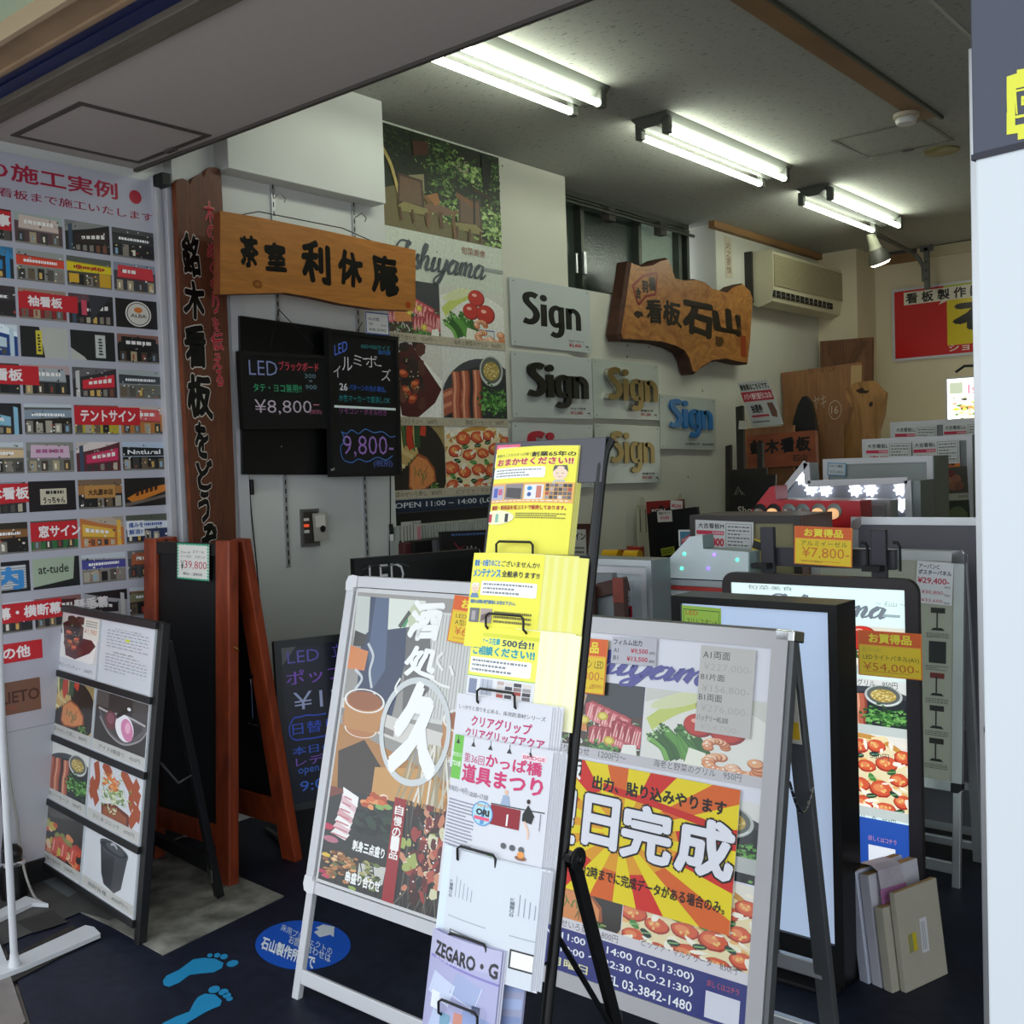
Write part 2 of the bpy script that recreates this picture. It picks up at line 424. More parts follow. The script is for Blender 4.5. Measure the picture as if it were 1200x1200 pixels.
def asparagus(a, seed=4):
    r = random.Random(seed); a.rect(0, 0, 1, 1, 'cfcfc6'); a.ell(.45, .42, .7, .52, 'e4e4dc', n=36); a.stroke([(.05, .55), (.25, .78), (.5, .95)], .05, 'c5d06a'); a.ell(.3, .9, .28, .08, 'd8dcae', rot=.5)
    for k in range(9):
        x, y = .08+.045*k, .18+.02*(k % 4); dx, dy = r.uniform(-.1, .0), r.uniform(.2, .36)
        c = r.choice(['3f7d2c', '5a9a3c', '2d6222', '74b04e'])
        p = [(x+.16, y-.04), (x+.1, y+.12), (x+.05+dx, y+dy)]; a.stroke(p, .034, shade(c, .6)); a.stroke([(q[0]-.006, q[1]+.006) for q in p], .024, c)
        for q in range(7): a.ell(p[2][0]+r.uniform(-.02, .03), p[2][1]+r.uniform(-.05, .03), .02, .014, r.choice(['a4c88a', '4c8038', '2c5824']), rot=r.uniform(0, 3), n=7)
    a.poly([(.36, .05), (.52, .02), (.54, .3), (.4, .34)], 'eeeedd')
    for x, y, s_ in ((.56, .86, .13), (.47, .62, .13), (.7, .6, .15)):
        a.ell(x, y, s_, s_*1.1, '8e1a14', n=24); a.ell(x-.01, y+.01, s_*.88, s_*.98, 'c43024', n=24); a.ell(x-.03, y+.05, s_*.3, s_*.22, 'f0b0a0', n=10)
    for cx, cy, s_, a0 in ((.62, .4, .1, 0), (.66, .2, .13, 90), (.86, .2, .15, 200)):
        for k in range(9):
            t = math.radians(a0+k*26); x, y = cx+s_*.72*math.cos(t), cy+s_*.6*math.sin(t); a.ell(x, y, s_*.45, s_*.4, 'b5643c', n=12); a.ell(x-.006, y+.008, s_*.38, s_*.33, r.choice(['e8a878', 'f0c09c', 'e09060']), n=12)
            a.ell(x-.012, y+.02, s_*.12, s_*.08, 'fbeee0', n=8)
def stew(a, seed=5):
    r = random.Random(seed); a.rect(0, 0, 1, 1, 'd8d4cc'); a.poly([(.1, .0), (.0, .62), (.4, .98), (1.0, .55), (.95, .1), (.6, -.1)], 'f0eee8'); a.poly([(.25, .12), (.12, .8), (.45, .98), (.98, .45), (.85, .28), (.5, .08)], '4c1614')
    for k in range(26): a.ell(r.gauss(.42, .12), r.gauss(.6, .15), r.uniform(.05, .12), r.uniform(.04, .1), r.choice(['1e1412', '3a221c', '562e24', '2a1a18', '6b4030']), rot=r.uniform(0, 3), n=12, jag=.2, rnd=r)
    for x, y in ((.35, .42), (.45, .32), (.3, .62), (.5, .5)): a.ell(x, y, .09, .05, 'a03a1c', rot=r.uniform(-.6, .6), n=12); a.ell(x-.01, y+.012, .06, .025, 'e07a48', n=10)
    for k in range(16): a.ell(r.gauss(.4, .1), r.gauss(.55, .15), .016, .01, r.choice(['d8b8a0', '8aa060']), n=6)
def salmon(a, seed=6):
    r = random.Random(seed); a.rect(0, 0, 1, 1, 'a08a58'); a.ell(.5, .4, .55, .66, '26201a', n=36)
    for k in range(8): x = .02+.06*k; a.stroke([(x, 1), (x+.03, .7), (x+.1, .45)], .022, r.choice(['4c7034', '6a9048', 'd8d090', '8aa860', 'c0b070']))
    for k in range(6): x = .02+.05*k; a.stroke([(x, .45+.05*k), (x+.2, .4+.04*k)], .03, r.choice(['d8c084', 'c8a868', 'e8dca4']))
    a.stroke([(.38, 1), (.36, .8), (.4, .68)], .055, 'c03418'); a.stroke([(.62, 1), (.6, .86)], .05, 'c84024'); a.stroke([(.5, 1), (.5, .7)], .05, '30502c')
    a.poly([(.32, .15), (.34, .45), (.5, .62), (.66, .56), (.8, .4), (.82, .22), (.6, .1), (.4, .06)], '9c5228'); a.poly([(.34, .17), (.36, .46), (.5, .58), (.66, .52), (.78, .36), (.78, .22), (.6, .13), (.42, .1)], 'd98a50')
    for k in range(12): x, y = r.gauss(.54, .08), r.gauss(.3, .08); a.stroke([(x, y), (x+r.uniform(-.06, .06), y+.1)], .007, r.choice(['8a6a34', 'b06a38', '6f7a3c']), smooth=False)
    a.ring(.5, .4, .56, .6, .05, 'd0b078', n=30, a0=-70, a1=20)
    for k in range(26): a.ell(r.gauss(.78, .05), r.gauss(.12, .04), .035, .012, r.choice(['4c7a34', '2f5424', '88a858']), rot=r.uniform(0, 3), n=7)
def dessert(a, seed=7):
    a.rect(0, 0, 1, 1, '35302e'); a.rect(.0, .7, .25, 1, '55504e'); a.rect(.7, .65, 1, 1, '4c4846')
    a.poly([(.06, .66), (.95, .62), (.98, .5), (.8, .28), (.58, .16), (.35, .22), (.15, .4)], '5f5a5a'); a.poly([(.1, .62), (.9, .58), (.9, .5), (.76, .32), (.57, .2), (.38, .26), (.2, .42)], '474242')
    a.stroke([(.06, .66), (.3, .63), (.6, .66), (.95, .6)], .008, 'b8b4b4'); a.stroke([(.1, .5), (.3, .25), (.58, .15), (.85, .3), (.98, .5)], .008, '9a9696')
    a.ell(.32, .5, .12, .17, '6c3a40', n=18, jag=.08); a.ell(.31, .53, .07, .1, '8a5460', n=14); a.ell(.58, .44, .17, .24, 'f2eef2', rot=.2, n=24); a.ell(.63, .42, .11, .2, 'd884ac', rot=.2, n=20); a.ell(.64, .46, .05, .1, 'f0b4cc', n=12)
    a.stroke([(.42, .6), (.55, .72), (.64, .8)], .02, '181414'); a.ell(.64, .8, .035, .03, 'eeeeee')
def croquette(a, seed=8):
    r = random.Random(seed); a.rect(0, 0, 1, 1, 'd4d6dc')
    for p in ([(.1, .95), (.15, .6), (.02, .3)], [(.25, 1), (.4, .8)], [(.6, 1), (.78, .75), (.95, .6)], [(.9, .9), (.8, .5), (.98, .3)], [(.02, .6), (.18, .2)], [(.8, .1), (.95, .45)]): a.stroke(p, .05, 'a84c24')
    a.poly([(.28, .0), (.26, .24), (.5, .34), (.78, .26), (.8, .0)], '6c3018'); a.poly([(.3, .0), (.3, .2), (.5, .28), (.74, .2), (.74, 0)], '94502c')
    for k in range(150):
        x, y = r.gauss(.5, .13), r.gauss(.52, .14); d = r.uniform(0, 6.3); a.stroke([(x, y), (x+.06*math.cos(d), y+.06*math.sin(d))], .006, r.choice(['c8d0a0', '7a9a4c', 'e4e4c4', '5c8038', 'a4b880']), smooth=False)
    for k in range(60):
        x, y = r.gauss(.44, .07), r.gauss(.68, .07); d = r.uniform(0, 6.3); a.stroke([(x, y), (x+.07*math.cos(d), y+.06*math.sin(d))], .006, r.choice(['e88a3c', 'f0a860', 'd06a28']), smooth=False)
def roast(a, seed=9):
    r = random.Random(seed); a.rect(0, 0, 1, 1, '3c3a38'); a.poly([(.0, 1), (.3, .8), (.9, 1)], '58544f')
    for k in range(60):
        x, y = r.uniform(.02, .98), r.uniform(.1, .7)
        if y > .8-.3*x: continue
        a.ell(x, y, r.uniform(.04, .09), r.uniform(.05, .1), r.choice(['c8563c', 'e08a5c', 'a8a870', 'd8c890', 'b84a40', '8a9058', 'e8c8a0', 'c8b048']), rot=r.uniform(0, 3), n=10, jag=.15, rnd=r)
    for x in (.35, .55, .75): a.poly([(x, .12), (x+.12, .12), (x+.14, .4), (x+.06, .46), (x, .38)], 'd05a4c'); a.stroke([(x+.03, .15), (x+.05, .38)], .012, 'f0a898', smooth=False)
def cup(a, seed=10):
    a.rect(0, 0, 1, 1, 'd9dbdf'); a.poly([(.3, .9), (.82, .82), (.74, .2), (.62, .06), (.42, .12), (.36, .3)], '3c3d40'); a.poly([(.6, .84), (.82, .82), (.74, .2), (.62, .06), (.56, .1)], '4d4e51')
    a.ell(.56, .84, .27, .12, '2b2c2f', rot=-.12, n=26); a.ring(.56, .84, .27, .12, .07, '6a6c70', n=26); a.ell(.58, .85, .18, .07, '4c4e52', rot=-.1); a.stroke([(.5, .9), (.56, .93), (.62, .88)], .01, 'b0b2b6')
def kebab(a, seed=11):
    r = random.Random(seed); a.rect(0, 0, 1, 1, '1d1a17')
    for k in range(40): a.stroke([(r.random(), 0), (r.random(), 1)][:1]+[(r.random(), 1)], .006, r.choice(['34302c', '4c463e', '6c665c']), smooth=False)
    for k in range(110): a.ell(r.gauss(.5, .22), r.gauss(.55, .25), r.uniform(.03, .08), r.uniform(.03, .08), r.choice(['7a2c2c', '9c3c34', 'b85a48', '5c2020', 'c88060', 'a4b060', 'd8d4b0', '3c1814', 'd09070']), rot=r.uniform(0, 3), n=9, jag=.25, rnd=r)
    for k in range(60): a.ell(r.gauss(.5, .22), r.gauss(.55, .25), .014, .009, r.choice(['f0c0a0', 'ffffff', 'f8e0c8']), n=5)
def platter(a, seed=12):
    r = random.Random(seed); a.rect(0, 0, 1, 1, '2a2c2a'); a.poly([(.0, 1), (.0, .75), (.45, 1)], '7a3a30')
    for k in range(46): x = r.uniform(.5, 1); a.ell(x, r.uniform(.35, .75), .07, .05, r.choice(['14201c', '1f2f26', '2c3f30', '0d1512']), n=10, jag=.3, rnd=r)
    for k in range(7): a.poly([(.1+.02*k, .22+.1*k), (.34+.02*k, .16+.09*k), (.4+.01*k, .26+.1*k), (.2, .36+.1*k)], ['f4ece8', 'e4c0c4', 'f8f4f0', 'dca8ac'][k % 4]); a.stroke([(.12+.02*k, .22+.1*k), (.36, .19+.1*k)], .008, 'c87c84', smooth=False)
    for k in range(26): a.ell(r.gauss(.72, .1), r.gauss(.85, .06), .06, .04, r.choice(['d8703c', 'e89a60', 'f4dcc8', 'b8502c', '8ab060']), n=9, jag=.2, rnd=r)
    a.ell(.04, .3, .1, .05, 'c03050'); a.ell(.12, .12, .12, .05, 'b87080')
def skewers(a, seed=13):
    r = random.Random(seed); a.rect(0, 0, 1, 1, '2c2a24'); a.poly([(.6, .3), (.98, .4), (1, .9), (.6, .8)], 'c8c8c0')
    for k in range(5): a.stroke([(.2*k, .9), (.3+.15*k, .05)], .008, '141210', smooth=False)
    for cx in (.2, .42, .75):
        for k in range(34): a.ell(r.gauss(cx, .07), r.uniform(.15, .9), r.uniform(.03, .07), r.uniform(.03, .06), r.choice(['8a5630', 'b87a48', 'd8a068', '5c3820', 'a4703c', '6c7040', 'e8c090']) if cx < .7 else r.choice(['4c5a30', '6c7a44', '8a8850', '2c3418', 'b0a868']), rot=r.uniform(0, 3), n=9, jag=.25, rnd=r)
    for x, y, c in ((.08, .75, 'e0b83c'), (.05, .25, 'b03050'), (.12, .15, 'c84860'), (.55, .05, '90a850')): a.ell(x, y, .07, .06, c, n=12, jag=.2, rnd=r)
def garden(a, seed=14):
    r = random.Random(seed); a.rect(0, 0, 1, 1, '1c2413'); a.poly([(0, .0), (.0, .35), (.25, .5), (.5, .2), (.98, .0)], '6e6440'); a.poly([(.22, .55), (.34, .6), (.34, .42), (.2, .44)], '8c8464'); a.poly([(.55, .8), (.72, .86), (.72, .7), (.6, .7)], '9a9478')
    def leaves(cx, cy, sx, sy, n, cols, s_=.02):
        for k in range(n): a.ell(r.gauss(cx, sx), r.gauss(cy, sy), s_*r.uniform(.5, 1.4), s_*.6*r.uniform(.5, 1.3), r.choice(cols), rot=r.uniform(0, 3.1), n=6)
    G = ['2c4020', '3f5a2a', '1a2812', '56753a', '12200c', '6f9048']; H = ['5c7c3c', '82a454', '3c5a28', '9cba68', '2c441c', 'b4cc84']
    leaves(.12, .85, .1, .1, 120, ['1a2410', '2a3818', '101808', '3c4c24']); leaves(.5, .7, .08, .17, 330, G); leaves(.78, .75, .1, .07, 110, H, .026); leaves(.85, .45, .1, .12, 130, G)
    leaves(.9, .2, .08, .12, 210, H, .024); leaves(.58, .3, .1, .07, 110, H); leaves(.93, .8, .04, .12, 60, G); a.poly([(.83, .98), (.93, .95), (.9, .62), (.84, .6)], '0e1408')
    a.stroke([(.02, .75), (.08, .6), (.13, .35)], .012, 'b4a060')
    a.poly([(.25, .9), (.38, .94), (.38, .8), (.26, .76)], '4c2c1c')
    def chair(x, y, s_, fl):
        X = lambda u: x+(u if not fl else -u)*s_
        a.poly([(X(0), y+.1*s_), (X(.02), y+.75*s_), (X(.4), y+.72*s_), (X(.42), y+.15*s_)], '4c382c'); a.poly([(X(.03), y+.2*s_), (X(.05), y+.7*s_), (X(.37), y+.67*s_), (X(.38), y+.2*s_)], '6e5440')
        a.poly([(X(.0), y+.1*s_), (X(.1), y+.2*s_), (X(.5), y+.16*s_), (X(.44), y+.02*s_), (X(.05), y+.0*s_)], '8c8450')
        for u in (.03, .22, .44): a.stroke([(X(u), y+.08*s_), (X(u+.02), y-.18*s_)], .01, '5c4028', smooth=False)
        a.stroke([(X(.42), y+.4*s_), (X(.5), y+.28*s_), (X(.48), y-.2*s_)], .012, '7c5a38')
    a.ell(.45, .27, .12, .05, '7c5c44', n=20); a.stroke([(.46, .25), (.47, .08)], .015, '5c4028', smooth=False); a.poly([(.34, .38), (.42, .3), (.46, .34), (.44, .44)], 'a06c3c')
    chair(.12, .17, .5, 0); chair(.82, .1, .5, 1); a.poly([(.6, .5), (.78, .42), (.78, .36), (.6, .44)], '7c5434'); a.stroke([(.76, .6), (.75, .2)], .01, '241a10', smooth=False); a.stroke([(.75, .58), (.9, .52), (.89, .4)], .01, '3c2418', smooth=False)
def salad(a, seed=15):
    r = random.Random(seed); a.rect(0, 0, 1, 1, 'c8c4b8')
    for k in range(140): a.ell(r.gauss(.5, .25), r.gauss(.45, .2), r.uniform(.02, .08), r.uniform(.02, .06), r.choice(['a8c048', '6c8a30', 'd0d870', 'd87850', '2c2a20', 'e8b490', 'f4f0e0', '487028']), rot=r.uniform(0, 3), n=8, jag=.3, rnd=r)
def drinks(a, seed=16):
    r = random.Random(seed); a.rect(0, 0, 1, 1, '9a9690'); a.poly([(0, 0), (0, .32), (.45, .22), (1, .1), (1, 0)], 'b07c44'); a.poly([(.02, .18), (.2, .26), (.35, .14), (.3, .0), (.05, 0)], '3c3028'); a.poly([(.3, .14), (.62, .18), (.8, .08), (.75, 0), (.3, 0)], 'cc9858')
    a.rect(.48, .4, 1, .93, 'd6d6d0')
    for k in range(26): a.rect(.49+.02*k, .42, .497+.02*k, .92, 'b0b0ac')
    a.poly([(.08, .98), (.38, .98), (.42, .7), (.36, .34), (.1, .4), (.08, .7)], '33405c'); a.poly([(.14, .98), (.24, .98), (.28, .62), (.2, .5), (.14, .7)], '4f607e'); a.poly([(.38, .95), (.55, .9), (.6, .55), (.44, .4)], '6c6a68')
    a.poly([(.0, .98), (.1, .98), (.12, .8), (.02, .72)], 'c8ccc4'); a.poly([(.24, .98), (.5, .98), (.5, .86), (.26, .82)], 'dfe4d8'); a.poly([(.33, .84), (.36, .88), (.42, .92), (.38, .84)], '3c9a5c'); a.ell(.45, .9, .06, .07, 'c8d0b0'); a.stroke([(.34, .84), (.4, .92)], .012, '4c5048', smooth=False)
    a.poly([(.0, .72), (.14, .7), (.13, .6), (.0, .6)], 'd88448'); a.poly([(.02, .8), (.12, .78), (.1, .72), (.02, .72)], '3a3634')
    for p in ([(.13, .74), (.18, .68), (.17, .6), (.2, .52)], [(.06, .6), (.12, .56), (.08, .5)], [(.22, .5), (.24, .46), (.2, .42)]): a.stroke(p, .008, 'c8ccd0')
    a.poly([(.0, .36), (.3, .3), (.62, .26), (1, .2), (1, .34), (.5, .38), (.0, .45)], 'd8d4cc'); a.poly([(.0, .4), (.4, .33), (.4, .3), (0, .36)], '8c8480')
    for cx, cy, s_ in ((.16, .38, .15), (.86, .36, .15)):
        a.ell(cx, cy-.03, s_*.95, s_*.62, 'b87848', n=26); a.poly([(cx-s_, cy+.06), (cx+s_, cy+.06), (cx+s_*.8, cy-.08), (cx-s_*.8, cy-.08)], 'c08850'); a.ring(cx, cy+.07, s_, .06, .1, 'f0ece4', n=28); a.ell(cx, cy+.07, s_*.86, .048, '9c5c34', n=26); a.ring(cx, cy-.07, s_*.8, .045, .08, 'ece4d4', n=28, a0=180, a1=360)
    for k in range(30): x = r.uniform(.55, 1); a.stroke([(x, .3), (x+r.uniform(-.1, .1), .02)], .006, r.choice(['e8e4d8', 'c8c0a8', 'a89878']))
def facade(a, seed, **kw):
    k = seed % 4
    if k in (0, 3) or kw.get('txt'): facade0(a, seed, **kw)
    else:
        r = random.Random(seed+50); sg = kw.get('sign', 'c03038'); wl = kw.get('wall', '8c8880'); dk = kw.get('dark', '26262a'); a.rect(0, 0, 1, 1, wl); L = r.choice([0, 1]); X = (lambda x: x) if L else (lambda x: 1-x)
        if k == 1:
            a.poly([(X(0), 0), (X(0), 1), (X(.45), .8), (X(1), .62), (X(1), 0)], dk); a.poly([(X(0), 1), (X(.7), 1), (X(1), .75), (X(1), .62), (X(.45), .8)], shade(wl, 1.3)); a.poly([(X(.05), .38), (X(.05), .8), (X(.78), .56), (X(.78), .28)], sg); a.poly([(X(.05), .34), (X(.05), .38), (X(.78), .28), (X(.78), .25)], shade(sg, .45))
            [a.poly([(X(.12+.11*q), .52-.02*q), (X(.12+.11*q), .66-.03*q), (X(.2+.11*q), .64-.03*q), (X(.2+.11*q), .5-.02*q)], kw.get('tcol', 'f4f0ec')) for q in range(5)]
            for q in range(5): a.poly([(X(.08+.15*q), .04), (X(.08+.15*q), .3-.02*q), (X(.17+.15*q), .28-.02*q), (X(.17+.15*q), .04)], r.choice(['57524c', '8a8278', 'c0b49c', '3c3836', '7c4c3c', 'd8b060']))
            a.poly([(X(.84), 0), (X(.84), .9), (X(.93), .86), (X(.93), 0)], r.choice([sg, 'c8c8c4', '3c4c60']))
        else:
            a.rect(0, .0, 1, 1, dk); a.rect(0, .72, 1, 1, wl); a.poly([(.08, .5), (.1, .92), (.9, .88), (.92, .48)], sg); a.poly([(.08, .46), (.08, .5), (.92, .48), (.92, .44)], shade(sg, .4)); a.lines(.2, .6, .8, .8, 1, kw.get('tcol', 'f8f4f0'), seed, .6, .14)
            for q in range(4): a.rect(.06+.24*q, .05, .2+.24*q, .4, r.choice(['3c3a38', '6c6458', 'b0a080', '4c3c34'])); a.rect(.1+.24*q, .12, .14+.24*q, .3, r.choice(['e8c880', 'f4ecd8', 'a04838', '88a0b0']))
            a.rect(0, 0, 1, .06, '8c8880')
    for q in range(14): a.ell(r_shared.random(), r_shared.uniform(.05, .95), r_shared.uniform(.01, .035), r_shared.uniform(.01, .05), r_shared.choice(['20201e', 'e8e4dc', '605c58', 'a8a49c', '34383c']), n=5)
r_shared = random.Random(99)
def facade0(a, seed, sign='c03038', wall='8c8880', dark='26262a', txt=None, tcol='ffffff', sky='c8d0d8'):
    r = random.Random(seed); a.rect(0, 0, 1, 1, wall); st = r.uniform(-.06, .06)
    if r.random() < .5: a.poly([(0, 1), (1, 1), (1, .84+st), (0, .88)], sky)
    a.poly([(0, 0), (0, .48), (1, .5+st), (1, 0)], dark); a.poly([(0, .5), (0, .8), (1, .76+st), (1, .52+st)], sign)
    a.poly([(0, .8), (0, .83), (1, .79+st), (1, .76+st)], shade(sign, .5))
    for k in range(r.randint(3, 6)):
        x = k/5+.03; a.rect(x, .06, x+.14, r.uniform(.36, .46), r.choice(['3c3a38', '57524c', '8a8278', 'b0a898', '1a1a1c', '6a5a48']));
        if r.random() < .5: a.rect(x+.03, .1, x+.09, .3, r.choice(['d8b060', 'e8e0d0', '8ab0c8', 'c05048', '48403c']))
    a.poly([(0, 0), (0, .07), (1, .04), (1, 0)], '77746e')
    for k in range(6): a.rect(r.random(), r.uniform(.1, .9), r.random()*.05+.0+r.random(), .0+r.uniform(.1, .9), wall) if 0 else a.ell(r.random(), r.uniform(.05, .45), .02, .03, r.choice(['f0d890', 'ffffff', 'c84838', '404448']), n=6)
    if txt: a.text(txt, .12, .57, .88, .72, tcol, bold=.02)
    else: a.lines(.15, .56, .85, .74, 1, tcol, seed)
SCRIPT = {
 'I': (.95, [[(-.05, 1.25), (.15, 1.75), (.55, 1.8), (.8, 1.6)], [(.62, 1.7), (.5, 1.0), (.25, .2), (-.1, -.05), (-.35, .2), (-.1, .35)]]),
 's': (.5, [[(.0, .1), (.3, .75), (.38, 1.0), (.34, .7), (.5, .25), (.3, -.02), (.08, .1)]]),
 'h': (.72, [[(-.05, .2), (.3, 1.2), (.4, 1.75), (.25, 1.75), (.15, 1.1), (.05, 0)], [(.08, .3), (.35, .95), (.5, .8), (.45, .15), (.6, 0), (.8, .3)]]),
 'i': (.42, [[(.0, .4), (.18, .98), (.1, .15), (.25, 0), (.5, .4)], [(.27, 1.4), (.29, 1.45)]]),
 'y': (.7, [[(.0, .6), (.1, .98), (.08, .2), (.25, .02), (.45, .4)], [(.6, .98), (.45, .1), (.2, -.75), (-.1, -.85), (-.05, -.5), (.4, .0), (.75, .45)]]),
 'a': (.72, [[(.55, .85), (.35, 1.0), (.08, .6), (.05, .15), (.25, .0), (.48, .4)], [(.6, .98), (.5, .2), (.6, 0), (.82, .35)]]),
 'm': (1.05, [[(-.02, .3), (.15, .98), (.08, 0)], [(.1, .35), (.35, .98), (.45, .75), (.38, 0)], [(.42, .35), (.68, .98), (.8, .75), (.72, .15), (.88, 0), (1.1, .4)]]),
}
def cursive(a, word, x0, y0, x1, y1, col, th=.011, slant=.25):
    """joined handwriting; y0 baseline, y1 top of the x-height"""
    adv = []; x = 0
    for ch in word: adv.append(x); x += SCRIPT[ch][0]
    k = (x1-x0)/x; h = y1-y0
    for ch, ax in zip(word, adv):
        for st in SCRIPT[ch][1]:
            pts = [(x0+(ax+px_+slant*py_*.55)*k, y0+py_*h) for px_, py_ in st]
            a.stroke(pts, th, col, mod=lambda dx, dy, t: 1.0 if dy < -.3 else .42)
    return
# ---------------------------------------------------------------- the room
WX, SZ, IX, CZ, BY, PX = -3.95, 2.764, -4.006, 3.293, 9.52, -3.9
m_white = mat('painted_wall', 'cfd0cc', .7, noise=.05, scale=3, bump=.1)
m_wall2 = mat('inner_wall', 'd3d2c4', .75, noise=.06, scale=2, bump=.1)
m_cream = mat('back_wall', 'dccfae', .75, noise=.07, scale=2)
m_soffit = mat('soffit_board', 'bab3ad', .8, noise=.05, scale=40, bump=.1)
m_darktrim = mat('dark_joint', '4c4742', .7)
m_alu = mat('aluminium', 'c4c6c8', .35, metal=.75, noise=.08, scale=8)
m_alu_w = mat('pale_aluminium', 'cdcdd0', .38, metal=.15, noise=.04, scale=8)
m_alud = mat('grey_aluminium', '6c6e70', .4, metal=.6, noise=.1, scale=8)
m_black = mat('black_frame', '0d0d0e', .4, noise=.2, scale=20)
m_blackm = mat('matt_black', '0a0a0b', .6)
m_steel = mat('black_steel', '141415', .35, metal=.3)
m_chrome = mat('chrome', 'd8d8da', .15, metal=1)
m_navy = mat('navy_shutter', '0c2260', .5, noise=.3, scale=5)
m_tan = mat('tan_beam', 'a88c6c', .7, noise=.25, scale=6)
# ceiling with fissured board
def ceilmat():
    m, N, L, p = nodemat('fissured_ceiling')
    tc = N.new('ShaderNodeTexCoord'); mp = N.new('ShaderNodeMapping'); mp.inputs['Scale'].default_value = (22, 70, 1)
    vz = N.new('ShaderNodeTexNoise'); vz.inputs['Scale'].default_value = 1; vz.inputs['Detail'].default_value = 3; vz.inputs['Roughness'].default_value = .7
    rp = N.new('ShaderNodeValToRGB'); rp.color_ramp.elements[0].position = .34; rp.color_ramp.elements[1].position = .4
    rp.color_ramp.elements[0].color = (*lin('6a6c64'), 1); rp.color_ramp.elements[1].color = (*lin('b2b3aa'), 1)
    L.new(tc.outputs['Object'], mp.inputs['Vector']); L.new(mp.outputs['Vector'], vz.inputs['Vector']); L.new(vz.outputs['Fac'], rp.inputs['Fac'])
    L.new(rp.outputs['Color'], p.inputs['Base Color']); p.inputs['Roughness'].default_value = .85
    return m
m_ceil = ceilmat()
def floormat():
    m, N, L, p = nodemat('navy_mat_floor')
    tc = N.new('ShaderNodeTexCoord')
    n1 = N.new('ShaderNodeTexNoise'); n1.inputs['Scale'].default_value = 2.2; n1.inputs['Detail'].default_value = 8; n1.inputs['Roughness'].default_value = .65
    n2 = N.new('ShaderNodeTexNoise'); n2.inputs['Scale'].default_value = 26; n2.inputs['Detail'].default_value = 6
    mx = N.new('ShaderNodeMath'); mx.operation = 'MULTIPLY'
    rp = N.new('ShaderNodeValToRGB'); rp.color_ramp.elements[0].position = .16; rp.color_ramp.elements[0].color = (*lin('0c1122'), 1)
    rp.color_ramp.elements[1].position = .5; rp.color_ramp.elements[1].color = (*lin('1f2538'), 1)
    for n in (n1, n2): L.new(tc.outputs['Object'], n.inputs['Vector'])
    L.new(n1.outputs['Fac'], mx.inputs[0]); L.new(n2.outputs['Fac'], mx.inputs[1]); L.new(mx.outputs[0], rp.inputs['Fac']); L.new(rp.outputs['Color'], p.inputs['Base Color'])
    p.inputs['Roughness'].default_value = .55; p.inputs['Specular IOR Level'].default_value = .35
    return m
m_floor = floormat()
m_conc = mat('worn_concrete', '96948a', .85, noise=.55, scale=9, bump=.5, col2='4c4b45')
m_pave = mat('pavement', '8c827c', .8, noise=.2, scale=12)
def flat(pts, z0, z1, m, name, bev=0):
    b = MB(); b.prism(WORLD, pts, z0, z1, m); return struct(b, name, bev)
flat([(-7, -5), (4, -5), (4, 11), (-7, 11)], -.25, -.012, m_pave, 'floor_pavement')
g = lambda x, y: tuple(at(x, y, 'z', 0))[:2]
flat([(WX, 1.83), g(0, 1088), g(38, 1204), (-2.4, .9), (1.6, -.4), (1.6, BY), (WX, BY)], -.011, 0, m_floor, 'floor')
flat([(WX, 2.6), (WX, 1.8), g(128, 1085), g(191, 1120), g(333, 1051), g(262, 1020), g(205, 985)], .0005, .0035, m_conc, 'floor_concrete_patch')
flat([g(0, 1108), g(30, 1199), g(0, 1230), (-4.3, 1.2), (-4.3, 1.75)], -.01, .006, mat('steel_sill', '9a918c', .4, metal=.5, noise=.2, scale=10), 'trim_1', .002)
# outer ceiling (soffit) and the bands towards the street
yb = at(300, 145, 'z', SZ).y; yf = at(120, 80, 'z', SZ).y
b = MB(); b.box(WORLD, -5.2, yf, SZ, 1.8, yb, SZ+.5, m_soffit); struct(b, 'ceiling_soffit')
b = MB(); b.box(WORLD, -5.2, yb-.012, SZ-.012, 1.8, yb+.004, SZ+.04, m_darktrim); struct(b, 'trim_2')
y1 = at(0, 128, 'z', SZ).y-.02; y2 = at(0, 88, 'z', SZ).y; y3 = at(0, 35, 'z', SZ).y
b = MB(); b.box(WORLD, -5.2, y1-.01, SZ-.012, 1.8, yf, SZ+.06, mat('weathered_rail', '6e665a', .7, noise=.35, scale=9, stretch=(.5, 6, 1))); struct(b, 'trim_3', .003)
b = MB(); b.box(WORLD, -5.2, y2, SZ+.01, 1.8, y1-.01, SZ+.1, m_navy); b.box(WORLD, -5.2, y2-.0, SZ+.006, 1.8, y2+.012, SZ+.1, m_navy); b.box(WORLD, -5.2, y2+.05, SZ+.004, 1.8, y2+.058, SZ+.1, m_navy); struct(b, 'trim_4')
b = MB(); b.box(WORLD, -5.2, y3+.02, SZ-.01, 1.8, y2, SZ+.12, m_tan); b.box(WORLD, -5.2, y3, SZ-.03, 1.8, y3+.02, SZ+.1, mat('pale_tan', 'b0987a', .6)); b.box(WORLD, -5.2, y2-.03, SZ-.018, 1.8, y2-.015, SZ+.1, m_tan); struct(b, 'trim_5', .002)
b = MB(); b.box(WORLD, -5.2, .55, SZ+.02, 1.8, y3, SZ+.12, mat('green_canopy', 'c4dcc0', .6)); struct(b, 'ceiling_canopy')
